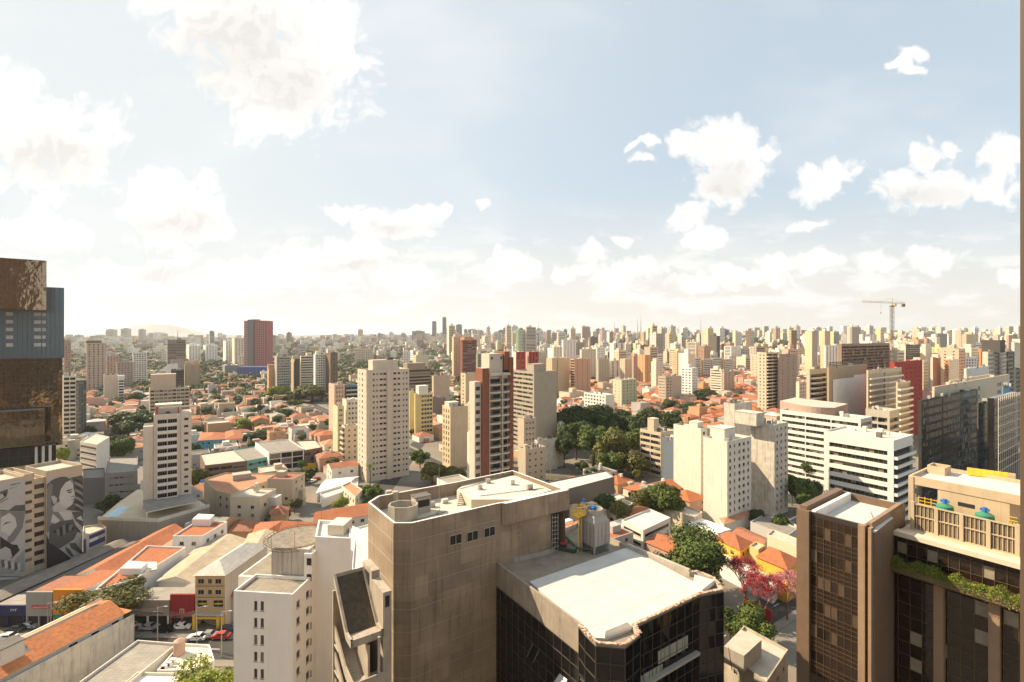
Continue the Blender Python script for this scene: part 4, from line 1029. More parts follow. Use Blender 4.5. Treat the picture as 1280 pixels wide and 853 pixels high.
    for k, (px, lab) in enumerate(((1160, 'yellow tubular guard rail and ladder left of the machine room wall'), (1266, 'yellow tubular ladder right of the machine room wall'))):
        x, y = wp(isx(wp(0, o2-.9), d, px), o2-.9); b = MB(); W_ = 1.5 if k == 0 else .6
        for i in range(4):
            b.tube((x+d[0]*W_*(i/3-.5)*2*.7, y+d[1]*W_*(i/3-.5)*2*.7, base), (x+d[0]*W_*(i/3-.5)*2*.7, y+d[1]*W_*(i/3-.5)*2*.7, base+4.0-k*.8), .05, .05, YEL, 5)
        for i in range(5):
            zz = base+2.0+i*.45; b.tube((x-d[0]*W_*.7, y-d[1]*W_*.7, zz), (x+d[0]*W_*.7, y+d[1]*W_*.7, zz), .045, .045, YEL, 5)
        tag(b.build('guard_rail'), lab, 'rail')
hero_brown()
# ================================================================== hand placed buildings
CREAM = wallm((.62,.52,.38)); BEIGE = wallm((.52,.42,.31)); IVORY = wallm((.70,.62,.49)); TANO = wallm((.52,.32,.18)); GREYB = wallm((.36,.32,.27))
BRICK = wallm((.24,.085,.05)); BRNW = wallm((.20,.14,.10)); YELW = wallm((.66,.54,.26)); PINK = wallm((.50,.33,.26)); GREYW = wallm((.44,.42,.39)); DKB = wallm((.10,.085,.075))
GOLD = wallm((.60,.38,.13)); REDW = wallm((.40,.055,.04)); BLUEG = glassm('blue_facade_glass', (.05,.085,.11), .25, .2, .8, 0); ROUGHW = mat('rough_pale_wall', (.55,.50,.42), .95, var=.3, scale=.5, streak=.45, bump=.3)
GREENW = wallm((.25,.34,.17)); DKGL = glassm('dark_facade_glass', (.016,.016,.015), .10, 0, .4, .006)
def T(label, pl, pc, pr, yt, Y, wm, L=None, R=None, cat='building', name='building', dirs=(GA, GB), a=None, b=None, ray=False, **kw):
    if ray: dirs = (dirs[0], unit(PX(pc, Y)+.01*Y, Y))
    poly = boxpoly(pl, pc, pr, Y, dirs, a, b); x, y = poly[0]; z0 = min(ground(*p) for p in poly)-1 if Y > 850 else 0.
    kw.setdefault('near', Y < 330); kw.setdefault('z0', z0)
    return tower(name, label, cat, poly, PZ(yt, Y), wm, [R, None, None, L], **kw)
def TH(*a_, **kw): return T(*a_, dirs=(HA, HB), **kw)
AT = dict(name='apartment_tower', cat='apartment tower'); OB = dict(name='office_building', cat='office building')
pH = lambda f1=.5, f2=.5, a=5, b=5, h=3.5, m=None: (f1, f2, a, b, h, m)
# --- white tower with helipad (foreground left)
def white_tower():
    W = mat('smooth_white_wall', (.86,.82,.76), .8, var=.04, streak=.07)
    Y = 85; zt = PZ(743, Y)
    r = TH('smooth white apartment block with paired slit windows, under the round rooftop platform', 292, 366, 389, 743, Y, W, Wn(2, .75, 1.7, 1.0, pos=[(.375, .62), (.485, .62)]), Wn(1, 1.5, 1.3, 1.0, pos=[(.28, 1.1), (.8, 1.2)]), **AT, fh=2.95, near=True, top=1.3, drop=.6, roof=mat('brown_grey_roof', (.30,.26,.21), .9, var=.25, pattern='panel'), cap=WHITE, clut=False)
    # tall white block behind, its flat front towards the viewer
    Y2 = 91.8
    r2 = TH('tall blank white block behind the helipad tower', 394, 438, 441, 673, Y2, W, Wn(2, 1.0, 1.4, 1.0, pos=[(-.06, .1)]) if 0 else None, None, **AT, near=True, a=None, b=9, drop=.6, roof=DECKW, clut=False, ray=True)
    b = MB(); x0, x1 = PX(386, 93), PX(396, 93); b.box(((x0+x1)/2, 92.6, 0), (x1-x0, 3.0, PZ(690, 92)), W, (1, -.1))
    for k in range(8): b.box(((x0+x1)/2+.1, 91.06, PZ(704, 92)-2.95*k), (.9, .05, 1.3), GL, (1, -.1))
    part(b, 'link_wall', r)
    # tank box and helipad
    zb = zt-.6; Yt = 92.0; b = MB()
    xa, xb = PX(340, Yt), PX(389, Yt); h = PZ(686, Yt)-zb; cxx = (xa+xb)/2
    t = thing('helipad', 'round mesh deck helipad on a concrete drum room above the white tower', 'helipad', (cxx+1, Yt+3, zb))
    b.box((cxx, Yt+2.6, zb), (xb-xa, 5.2, h), mat('pale_drum_wall', (.55,.50,.43), .9, var=.12, streak=.4), (1, -.1))
    for k in range(5): b.box((xa+(xb-xa)*k/4, Yt-.03+.0, zb), (.12, .1, h), CONC2, (1, -.1))
    part(b, 'tank_room', t)
    b = MB(); cx, cy = PX(373, 97.5), 97.5; zd = PZ(671, 97.5); r0 = 35/F*97.5
    MESH = mat('weathered_mesh_deck', (.25,.215,.17), .95, var=.5, scale=1.2, pattern='panel')
    N_ = 40; ring = [(cx+cos(2*pi*i/N_)*r0, cy+sin(2*pi*i/N_)*r0) for i in range(N_)]
    b.prism(ring, zd-.25, zd, CONC2, MESH, True); part(b, 'platform', t)
    b = MB(); rr = r0+.7
    for i in range(N_):
        a0, a1 = 2*pi*i/N_, 2*pi*(i+1)/N_
        for q, z_ in ((rr, zd+.15), (rr, zd-.4), (r0+.02, zd+.05)):
            b.tube((cx+cos(a0)*q, cy+sin(a0)*q, z_), (cx+cos(a1)*q, cy+sin(a1)*q, z_), .05, .05, SHEETD, 4)
        b.tube((cx+cos(a0)*r0, cy+sin(a0)*r0, zd-.4), (cx+cos(a0)*rr, cy+sin(a0)*rr, zd+.15), .04, .04, SHEETD, 4)
    for k in range(6): b.tube((cx+cos(k)*r0*.95, cy+sin(k)*r0*.95, zd), (cx+cos(k)*r0*.95, cy+sin(k)*r0*.95, zd+3.2 if k % 2 else zd+1.6), .05, .03, REDP if k % 2 else SHEETD, 5)
    part(b, 'safety_rim', t)
    b = MB(); b.prism([(-51.3, 92.2), (-44.4, 91.6), (-43.4, 102), (-50.2, 102.6)], 0, PZ(721, 92), W); part(b, 'rear_wing', r)
    b = MB(); b.prism([(-50.9, 92.7), (-44.4, 92.1), (-43.4, 101.6), (-49.8, 102.2)], PZ(721, 92)+.003, PZ(721, 92)+.05, mat('brown_grey_roof', (.3,.26,.21), .9)); part(b, 'rear_roof', r)
    b = MB(); b.box((PX(424, 96), 96.5, PZ(673, Y2)-.6), (3.2, 4, 2.0), IVORY, (1, -.1)); part(b, 'roof_hut', r2)
white_tower()
# --- glass tower at the far left
def left_glass():
    Y = 215; e0 = P(80, 447, 0)
    R1 = glassm('bronze_mirror_glass', (.33,.25,.175), .04, 1, .9, .05, .45); BLU = glassm('slate_blue_glass', (.12,.165,.20), .22, .35, .9, .004, .15)
    MU = mat('thin_dark_mullion', (.10,.09,.08), .5, .3); MUB = mat('slate_mullion', (.07,.085,.095), .5, .3)
    def blk(pr, yt, yb, Yc, g, mu, nm, pw, ph, proud=0.):
        c1 = (PX(pr, Yc), Yc); c0 = (c1[0]-GB[0]*34, c1[1]-GB[1]*34); aw = unit(c1[0]-8, c1[1]); n = (GB[1], -GB[0])
        pol = [c0, c1, (c1[0]+aw[0]*22, c1[1]+aw[1]*22), (c0[0]+aw[0]*22, c0[1]+aw[1]*22)]; zt, zb = PZ(yt, Yc), PZ(yb, Yc) if yb else 0
        b = MB(); b.prism(pol, zb, zt, g, DECKG, True); 
        k = int(34/pw)
        for i in range(k+1): b.box((c1[0]-GB[0]*pw*i+n[0]*.04, c1[1]-GB[1]*pw*i+n[1]*.04, zb), (.09, .08, zt-zb), mu, GB)
        z = zt-.1
        while z > zb: b.box(((c0[0]+c1[0])/2+n[0]*.035, (c0[1]+c1[1])/2+n[1]*.035, z-.04), (34, .07, .08), mu, GB); z -= ph
        part(b, nm, root); return pol, zt
    root = thing('glass_tower', 'stacked glass office tower of bronze mirror and slate blue volumes at the left edge', 'office tower', (-230, 225, 0))
    blk(80, 360, 447.5, 222, BLU, MUB, 'blue_volume', 1.5, 3.6)
    blk(58, 326, 388, 212, R1, MU, 'upper_mirror_volume', 1.5, 3.6)
    R2 = glassm('dark_mirror_glass', (.20,.165,.125), .03, 1, .9, .03, .5)
    blk(78, 447.5, 556, 221, R2, MU, 'lower_mirror_volume', 1.5, 1.8)
    blk(56, 512, 556, 213, R2, MU, 'bay_volume', 1.5, 3.6)
    blk(70, 556, 578, 218, DKGL, MU, 'recessed_base', 3, 4)
    blk(64, 578, None, 218, CREAM, MU, 'podium', 6, 6)
    # few pale office windows in the blue volume
    c1 = (PX(80, 222), 222); n = (GB[1], -GB[0]); LW = mat('pale_office_blind', (.42,.42,.40), .5, var=.2)
    for r in range(5):
        for px in (10, 14, 45, 49, 55):
            u = isx(c1, GB, px); b = MB(); z = PZ(396, 222)-3.35*r; b.box((c1[0]+GB[0]*u+n[0]*.06, c1[1]+GB[1]*u+n[1]*.06, z), (1.2, .06, 1.5), LW, GB); part(b, 'office_window', root)
    b = MB(); c1 = (PX(70, 217), 217)
    for k in range(3): b.tube((c1[0]-GB[0]*(1.5+k*2.2), c1[1]-GB[1]*(1.5+k*2.2)-.6, PZ(578, 217)), (c1[0]-GB[0]*(1.5+k*2.2), c1[1]-GB[1]*(1.5+k*2.2)-.6, PZ(556, 217)), .5, .5, OFFW, 10)
    part(b, 'columns', root)
    occupy([(-260,195),(-180,195),(-170,260),(-260,260)])
left_glass()
# --- mural building
def mural():
    W = wallm((.50,.40,.29)); GR = [mat('mural_grey_%d' % i, (c, c*.95, c*.9), .9, var=.12, scale=1.5) for i, c in enumerate((.035,.10,.19,.30,.42,.52))]
    q1 = (PX(103, 157), 157.); e = unit(-(q1[0]-PX(58, 149)), -(q1[1]-149)); L = 26; zt = 29.5
    def at(s, o=0.): return (q1[0]+e[0]*s-e[1]*o, q1[1]+e[1]*s+e[0]*o)   # s runs towards the viewer, o outwards (to the right)
    def S(px): return isx(q1, e, px)
    # footprint going away to the left behind the wall
    A, B_ = at(0), at(L); back = (-e[1]*-14, e[0]*-14)
    root = thing('mural_building', 'beige apartment block with two large grey painted portraits on its walls, lower left', 'building', (*at(12), 0))
    sM, sW, sC = S(58), S(43), S(30.5)
    def seg(s0, s1, o, z1, nm, wins=None):
        a, b = at(s1, o), at(s0, o); pol = [a, b, (b[0]-(-e[1])*14, b[1]-e[0]*14), (a[0]-(-e[1])*14, a[1]-e[0]*14)]
        mb = MB(); rec = []
        for i in range(4):
            facade(mb, pol[i], pol[(i+1)%4], 0, z1, wins if i == 0 else None, W, 2.85, rec, 1.4)
        roof_ring(mb, pol, z1, .25, 1.0, W, DECK); part(mb, nm, root)
        for (x, y, z, w_, h, ux, uy, dep, t, g, f_, st) in rec:
            nx, ny = uy, -ux; k = random.random(); bm = MB(); m_ = GL if k < .7 else CUR
            bm.face([(x-nx*dep,y-ny*dep,z),(x+ux*w_-nx*dep,y+uy*w_-ny*dep,z),(x+ux*w_-nx*dep,y+uy*w_-ny*dep,z+h),(x-nx*dep,y-ny*dep,z+h)], m_)
            for q in range(4): bm.box((x+ux*w_*(q+.5)/4-nx*(dep-.03), y+uy*w_*(q+.5)/4-ny*(dep-.03), z), (.06, .05, h), BRNW, (ux, uy))
            part(bm, 'window', root)
    seg(0, sM, 0, zt, 'portrait_wall')
    seg(sM+.003, sW, -.9, zt-1.8, 'recessed_wall', Bd(1.4, 1.0, .15, .3))
    seg(sW+.003, sC, -.1, zt+.2, 'stair_wall', Wn(1, 1.5, .95, 1.1, pos=[(.42, 1.6)]))
    seg(sC+.003, L, .0, zt-.2, 'left_portrait_wall')
    def shape(pts, g, off, s0, nm='mural'):
        pass
    # portraits traced as flat paint on the wall, px/py of the photograph turned into wall coordinates
    def wallpt(px, py, off):
        s = S(px); x, y = at(s, off); return (x, y, PZ(py, y))
    def paint(root_mb, pts, g, k):
        root_mb.face([wallpt(px, py, .012+.004*k) for px, py in pts], GR[g])
    z1 = lambda pts: [(x/8.533, 540+y/8.533) for x, y in pts]; z2 = lambda pts: [(x/8.533, 640+y/8.533) for x, y in pts]
    m = MB(); k = 0
    def add(pts, g):
        nonlocal k; k += 1; paint(m, pts, g, k)
    add([(58.6,590),(61,600),(68,596),(78,595.5),(90,597),(103,594),(103,694),(58.6,711)], 4)                       # pale ground
    add(z1([(500,850),(500,560),(560,510),(640,480),(700,478),(750,500),(775,540),(700,545),(640,640),(640,740),(600,760),(560,800),(550,850)]), 1)  # hair
    add([(58.6,612),(62,604),(66,606),(64,630),(70,650),(72,668),(58.6,664)], 2)
    add(z1([(700,540),(750,515),(775,560),(780,610),(800,655),(795,675),(775,680),(780,715),(770,745),(765,790),(690,800),(640,770),(630,700),(650,610)]), 5)  # face
    add(z1([(545,690),(575,680),(610,710),(600,760),(570,770)]), 4)
    add(z1([(705,625),(770,605),(772,618),(715,640)]), 1); add(z1([(720,645),(760,632),(765,645),(735,655)]), 0); add(z1([(755,690),(795,678),(788,690),(760,698)]), 2); add(z1([(750,725),(780,715),(775,728)]), 1)
    add(z1([(750,490),(870,465),(885,480),(888,850),(830,850),(700,830),(775,770),(800,680),(785,600),(780,540)]), 1)  # dark plumage
    for i in range(9):
        y = 500+i*38; add(z1([(790+i*2,y),(840,y+15),(885,y+50),(885,y+62),(835,y+32),(795,y+14)]), 3 if i % 2 else 0)
    add(z2([(500,0),(620,0),(700,80),(640,120),(530,150),(520,210),(500,230)]), 2); add(z2([(560,20),(640,90),(600,130),(540,110)]), 5)
    add(z2([(620,0),(770,0),(760,80),(700,110)]), 5)
    add(z2([(530,150),(640,100),(780,80),(800,140),(830,200),(790,290),(720,340),(640,390),(560,370),(520,300)]), 1)  # feathered body
    for i in range(7):
        a = i*.8; add(z2([(560+i*34,170+cos(a)*35),(620+i*30,150+cos(a)*30),(640+i*26,205+sin(a)*30),(580+i*30,235+sin(a)*30)]), 2 if i % 2 else 0)
    add(z2([(800,90),(885,170),(880,0),(760,0),(790,60)]), 1); add(z2([(810,70),(885,100),(860,40)]), 5)
    add(z2([(495,240),(530,330),(640,400),(760,500),(495,607)]), 0); add(z2([(800,140),(870,230),(830,215)]), 0)
    add(z2([(735,335),(800,330),(890,440),(860,445),(760,390)]), 1); add(z2([(690,370),(740,400),(785,475),(760,478),(710,430)]), 1); add(z2([(710,340),(745,400),(790,470),(840,450),(760,400)]), 5)
    part(m, 'mural', root, 'grey painted portrait of a woman in profile with dark hair and feathers')
    m = MB(); k = 0
    add([(-6,602),(0,604),(31.5,598),(31.5,715),(-6,738)], 4)
    add(z1([(0,640),(80,610),(85,640),(70,690),(0,740),(0,725),(50,690),(30,660),(0,670)]), 1); add(z1([(30,655),(60,645),(65,680),(40,690)]), 0); add(z1([(0,748),(90,700),(95,708),(0,765)]), 2)
    add(z1([(100,560),(220,540),(225,548),(120,575)]), 2); add(z1([(90,600),(180,580),(185,588),(110,615)]), 3)
    add(z1([(0,830),(90,840),(160,785),(268,775),(268,850),(0,850)]), 1)
    add(z2([(0,0),(265,0),(265,40),(240,170),(150,310),(90,345),(70,320),(100,230),(60,200),(10,200)]), 2)
    add(z2([(10,60),(100,10),(160,60),(180,150),(100,260),(60,230),(10,200)]), 5); add(z2([(20,150),(60,110),(130,105),(60,130)]), 1)
    add(z2([(0,260),(40,290),(130,350),(180,350),(210,410),(120,500),(60,370),(0,400)]), 0); add(z2([(0,400),(60,372),(110,400),(130,480),(60,500),(0,490)]), 4)
    add(z2([(150,520),(262,400),(262,640),(200,640)]), 3); add(z2([(0,500),(120,520),(180,600),(150,660),(0,670)]), 3)
    for i in range(6): add(z2([(10+i*36,520+i*6),(40+i*34,510+i*6),(50+i*34,580+i*8),(20+i*34,600+i*8)]), 5 if i % 2 else 1)
    add(z2([(0,680),(250,690),(240,730),(120,800),(0,850)]), 2); add(z2([(0,700),(200,700),(210,712),(0,725)]), 5)
    part(m, 'mural', root, 'grey painted face seen from the front, beside the stair windows')
    pol = [at(L), at(0), (at(0)[0]-14, at(0)[1]), (at(L)[0]-14, at(L)[1])]; occupy(pol, 5)
mural()
# --- balcony residential tower with podium and pool
def balcony_tower():
    Y = 180; W = wallm((.66,.57,.46)); z0 = 7.7
    # podium
    pod = [P(122,650,z0), P(198,653,z0), P(262,634,z0), P(236,618,z0), P(172,612,z0), P(146,630,z0)]
    root = thing('pool_terrace', 'raised concrete podium terrace carrying a swimming pool and the white balcony tower', 'terrace', (*P(190,640,z0), 0))
    b = MB(); b.prism(pod, 0, z0, mat('podium_wall', (.36,.31,.25), .9, var=.12, streak=.3), mat('terrace_paving', (.58,.48,.34), .9, var=.12)); part(b, 'terrace_body', root)
    b = MB(); 
    for i in (0, 1): 
        p, q = pod[i], pod[i+1]; u = unit(q[0]-p[0], q[1]-p[1]); b.box(((p[0]+q[0])/2-u[1]*.15, (p[1]+q[1])/2+u[0]*.15, z0), (sqrt((p[0]-q[0])**2+(p[1]-q[1])**2), .3, 1.1), OFFW, u)
    part(b, 'terrace_parapet', root)
    pl = [P(129,648,z0), P(147,646,z0), P(161,634,z0), P(150,633.5,z0)]
    b = MB(); b.prism(pl, z0+.0, z0+.12, mat('pool_water', (.10,.36,.50), .08, spec=.8)); part(b, 'pool', root); 
    b = MB(); q = inset(pl, -.6); b.prism(q, z0-.0, z0+.06, OFFW); part(b, 'pool_edge', root)
    occupy(pod, 2)
    WR = mat('wet_white_rail', (.70,.66,.60), .5)
    r = T('white balcony apartment tower with red roof fin beside the swimming pool', 183, 192, 226, 519, Y, W, Wn(1, .8, 1, 1), dict(Bl(2, 1.1, 1.2, WR, .3)), **AT, a=10, fh=2.72, near=True, z0=z0, top=1.6, pent=[(.55,.5,8,6,3.2,W)], roof=DECKW)
    b = MB(); c = boxpoly(183,192,226,Y); p = c[0]
    b.box((p[0]-GB[0]*1.6+GA[0]*5, p[1]-GB[1]*1.6+GA[1]*5, z0), (9.0, 3.0, PZ(533, Y)-z0), W, GA); part(b, 'side_wing', r)
    b = MB(); q = c[1]; b.box((q[0]+GB[0]*1.7+GA[0]*4.0, q[1]+GB[1]*1.7+GA[1]*4.0, z0), (8.4, 3.3, PZ(516, Y+5)-z0), W, GA); part(b, 'end_wing', r)
    b = MB()
    for k in range(12): b.box((q[0]+GB[0]*1.7-GA[0]*.22, q[1]+GB[1]*1.7-GA[1]*.22, z0+1.2+2.72*k), (1.3, .06, .9), GL, GB)
    part(b, 'end_windows', r)
    zz = PZ(512, Y); b = MB(); b.box((p[0]+GB[0]*1.0+GA[0]*5, p[1]+GB[1]*1.0+GA[1]*5, zz-3.4), (9.5, .5, 4.2), REDW, GA); 
    for s in (1.4, 7.5, 12.5): b.box((p[0]+GB[0]*s+GA[0]*1.0, p[1]+GB[1]*s+GA[1]*1.0, zz-3), (.4, .4, 3.2), W if s != 7.5 else REDW, GB)
    b.box((p[0]+GB[0]*7+GA[0]*1.0, p[1]+GB[1]*7+GA[1]*1.0, zz), (12.6, .4, .5), W, GB); b.box((p[0]+GB[0]*13+GA[0]*5, p[1]+GB[1]*13+GA[1]*5, zz), (8.2, .4, .5), W, GA); b.box((p[0]+GB[0]*13+GA[0]*5, p[1]+GB[1]*13+GA[1]*5, zz-3), (8.2, .3, 3), W, GA)
    part(b, 'roof_frame', r)
    b = MB(); cpy = [P(182,641,z0+3), P(249,627,z0+3), P(236,614,z0+3), P(178,626,z0+3)]
    t = thing('entrance_canopy', 'flat pale canopy around the foot of the white balcony tower', 'canopy', (*cpy[0], z0))
    b.prism(cpy, z0+2.8, z0+3.1, OFFW, DECKG, True); part(b, 'canopy_roof', t)
    for p in cpy: b = MB(); b.tube((p[0], p[1]+.5, z0), (p[0], p[1]+.5, z0+2.8), .2, .2, OFFW, 8); part(b, 'column', t)
balcony_tower()
# --- beige slab tower (centre left)
def slab():
    Y = 237; W = wallm((.62,.52,.41)); c = boxpoly(447,458,512,Y); A = c[0]
    Lb = sqrt((c[1][0]-A[0])**2+(c[1][1]-A[1])**2)
    # front with a central rib: three bays
    def fp(s, o): return (A[0]+GB[0]*s+GB[1]*o, A[1]+GB[1]*s-GB[0]*o)
    s1, s2 = isx(A, GB, 484), isx(A, GB, 489.5); s0 = isx(A, GB, 463)
    poly = [fp(0,0), fp(s0,0), fp(s0,-.5), fp(s1,-.5), fp(s1,.35), fp(s2,.35), fp(s2,-.5), fp(Lb,-.5), c[2], c[3]]
    small = dict(Wn(3, .9, 1.0, 1.2)); 
    tower('apartment_tower', 'tall beige slab tower with rows of small square windows, the largest in the centre left', 'apartment tower', poly, PZ(463, Y), W,
      [None, None, Wn(4, 1, 1, 1.1, pos=[(.22,.9),(.42,.7),(.66,1.5),(.88,1.5)]), None, None, None, Wn(4, 1, 1, 1.1, pos=[(.2,1.5),(.42,1.3),(.68,.7),(.86,.9)]), None, None, Wn(3, 1, 1.2, 1, pos=[(.25,.8),(.55,1.6),(.85,.6)])], fh=2.72, near=True, pent=[(.5*Lb/ s0 if 0 else .0,.5,.1,.1,.1,None)][:0], roof=DECK)
    t = MB(); m = fp((s1+s2)/2-1, -6); t.box((m[0], m[1], PZ(463, Y)-1), (13, 6.5, 5.6), W, GB); t.box((m[0]+3, m[1], PZ(463, Y)+4.6), (3, 3, 1.2), SHEETD, GB)
    r = bpy.data.objects['apartment_tower.001'] if 0 else None
    o = [x for x in col.objects if x.get('label', '').startswith('tall beige slab tower')][0]; part(t, 'roof_house', o)
slab()
# --- brick balcony tower
def brick():
    Y = 186; c = boxpoly(594,594,640,Y,a=15); A = c[0]; zt = PZ(461, Y); Wc = wallm((.58,.50,.41)); BK = wallm((.25,.095,.055))
    S = lambda px: isx(A, GB, px)
    root = thing('apartment_tower', 'brick red and cream tower with curved balconies in the centre, behind the concrete building', 'apartment tower', (*A, 0))
    def fp(s, o): return (A[0]+GB[0]*s+GB[1]*o, A[1]+GB[1]*s-GB[0]*o)
    sA, sB, sC, sD = S(602), S(610.5), S(636), S(641)
    def box_(s0, s1, o, z1, m, nm, st=None, dep=4.5):
        pol = [fp(s0,o), fp(s1,o), fp(s1,-dep), fp(s0,-dep)]; mb = MB(); rec = []
        for i in range(4): facade(mb, pol[i], pol[(i+1)%4], 0, z1, st if i == 0 else None, m, 3.0, rec, 1.2)
        mb.face([(p[0],p[1],z1) for p in pol], DECK); part(mb, nm, root)
        for (x, y, z, w_, h, ux, uy, dp, t, g, f_, st_) in rec:
            bm = MB(); nx, ny = uy, -ux; bm.face([(x-nx*dp,y-ny*dp,z),(x+ux*w_-nx*dp,y+uy*w_-ny*dp,z),(x+ux*w_-nx*dp,y+uy*w_-ny*dp,z+h),(x-nx*dp,y-ny*dp,z+h)], GL if random.random()<.6 else GL2)
            for q in range(1, 3): bm.box((x+ux*w_*q/3-nx*(dp-.04), y+uy*w_*q/3-ny*(dp-.04), z), (.07, .06, h), FRM, (ux, uy))
            part(bm, 'window', root)
    box_(0, sA, -.4, PZ(463, Y)-4.5, Wc, 'cream_bay', Wn(1, 2.1, 1.5, .9, pos=[(.5, 1.9)]))
    box_(sA+.002, sB, .6, zt, BK, 'brick_wall', Wn(1, .4, .4, 1.4, pos=[(.45,.4)]))
    box_(sB+.002, sC, -.3, zt-2, Wc, 'balcony_wall')
    box_(sC+.002, sD, .5, zt+4, BK, 'brick_rib', Wn(1, .6, .8, 1.1, pos=[(.5,.8)]))
    b = MB(); b.box((*fp((sB+sC)/2-.6, -4), zt-2.1), (6.2, 6, 7.5), Wc, GB); part(b, 'roof_house', root)
    b = MB(); b.box((*fp(sC-.8, -3), zt-1), (2.4, 6, 7.2), BK, GB); b.tube((*fp(sC-.5, -2), zt), (*fp(sC-.5, -2), zt+11), .15, .08, BK, 6); part(b, 'brick_stack', root)
    b = MB()
    for k in (.3, .75): b.box((*fp(sB+(sC-sB)*k-.6, -.95), zt+3.2), (.7, .08, 1.0), GL, GB)
    part(b, 'roof_house_window', root)
    n = 16; mid = sB+(sC-sB)*.62
    for f in range(n):
        z = zt-6.6-3.0*f
        if z < 0: break
        for (s0, s1) in ((sB+.25, mid-.1), (mid+.1, sC-.05)):
            b = MB(); D = 1.2; K_ = 6; pts = []
            for i in range(K_+1):
                u = i/K_; pts.append(fp(s0+(s1-s0)*u, D*(.55+.45*sin(pi*u))))
            slab_ = [fp(s0, -.3)]+pts+[fp(s1, -.3)]; b.prism(slab_, z-.25, z, Wc, None, True)
            for i in range(K_):
                p, q = pts[i], pts[i+1]; u = unit(q[0]-p[0], q[1]-p[1]); L = sqrt((q[0]-p[0])**2+(q[1]-p[1])**2)
                b.box(((p[0]+q[0])/2-u[1]*-.0, (p[1]+q[1])/2, z), (L, .06, .35), Wc, u); b.box(((p[0]+q[0])/2, (p[1]+q[1])/2, z+.35), (L, .04, .65), glassm('balcony_glass', (.09,.085,.075), .15, 0, .8, 0), u)
            g = [fp(s0, -.27), fp(s1, -.27)]; b.face([(*g[0], z), (*g[1], z), (*g[1], z+2.6), (*g[0], z+2.6)], Wc); b.face([(*fp(s0+.5, -.262), z+.05), (*fp(s1-.4, -.262), z+.05), (*fp(s1-.4, -.262), z+2.3), (*fp(s0+.5, -.262), z+2.3)], GL)
            if random.random() < .6: b.face([(*fp(s0+.6, -.25), z+.1), (*fp(s0+1.9, -.25), z+.1), (*fp(s0+1.9, -.25), z+2.4), (*fp(s0+.6, -.25), z+2.4)], CUR)
            part(b, 'balcony', root)
    b = MB(); b.box((*fp(mid, .5), 0), (.35, 1.4, zt-2.2), Wc, GB); b.box((*fp(sB+.1, .3), 0), (.2, 1.3, zt-2), Wc, GB)
    b.box((*fp((sB+sC)/2, .4), zt-3.0), (sC-sB, 1.6, .9), Wc, GB); part(b, 'pilaster', root)
    occupy(c, 3)
brick()
# --- blank walled block right of it
T('broad beige block with a blank side wall, right of the brick tower', 640, 667.5, 696, 465, 292, wallm((.40,.345,.26)), Bd(1.3,1.0,1.2,.25,split=2), None, **AT, fh=2.75, roof=DECKG, pent=[pH(.35,.25,9,7,4.2,wallm((.40,.345,.26)))])
T('low pink-beige annex with small windows at the foot of the blank walled block', 647, 655, 670, 524, 262, wallm((.52,.42,.32)), None, Wn(3,1,1,1.1), **AT)
T('beige windowless block stepping down left of the park trees', 696, 699, 706, 530, 296, wallm((.42,.36,.28)), None, None, name='building', cat='building')
T('plain beige back building below the pink-beige annex', 648, 657, 682, 562, 232, wallm((.50,.42,.31)), None, Wn(3,1,.9,1), name='building', cat='building')
T('weathered stepped block beside the blank wall foot', 668, 672, 697, 551, 255, ROUGHW, None, None, name='building', cat='building')
# --- twin white slabs and the rough wall slab
W2 = wallm((.68,.62,.53))
T('left one of the pale slab towers, with blank side and narrow window strip', 842, 876, 884, 536, 200, W2, None, Wn(1,1.5,1.2,.9), **AT, fh=2.6, pent=[(.6,.3,4,4,2,None)], cap=OFFW)
T('middle pale slab tower with a blank wall and windowed right flank', 879, 909, 939, 552, 178, W2, None, Wn(5,1.3,1.2,.9,pos=[(.12,1.1),(.3,.8),(.5,1.3),(.68,1.5),(.87,1.1)]), **AT, fh=2.6, pent=[(.5,.7,7,6,3.4,None)], cap=OFFW)
T('right slab tower with stained unrendered side wall', 938, 968, 985, 531, 192, ROUGHW, None, Wn(3,1.2,1.1,1,pos=[(.2,1),(.5,1.2),(.82,1)]), **AT, fh=2.6, a=None, cap=OFFW, pent=[(-.15,.95,6,9,4,ROUGHW)])
T('stained unrendered back wall block between the pale slab towers', 905, 918, 940, 505, 214, ROUGHW, None, None, **AT)
T('low grid-fronted apartment block left of the pale slab towers', 800, 826, 845, 541, 245, wallm((.55,.46,.33)), Bd(1.6,.7,.3,.3,split=2), Wn(4,1.2,1.3,.9), **AT, fh=3, pent=[(.2,.5,4,4,6,None)])
T('narrow slate blue rendered wall block between trees and pale slabs', 828, 842, 846, 549, 215, wallm((.13,.165,.20)), None, None, name='building', cat='building')
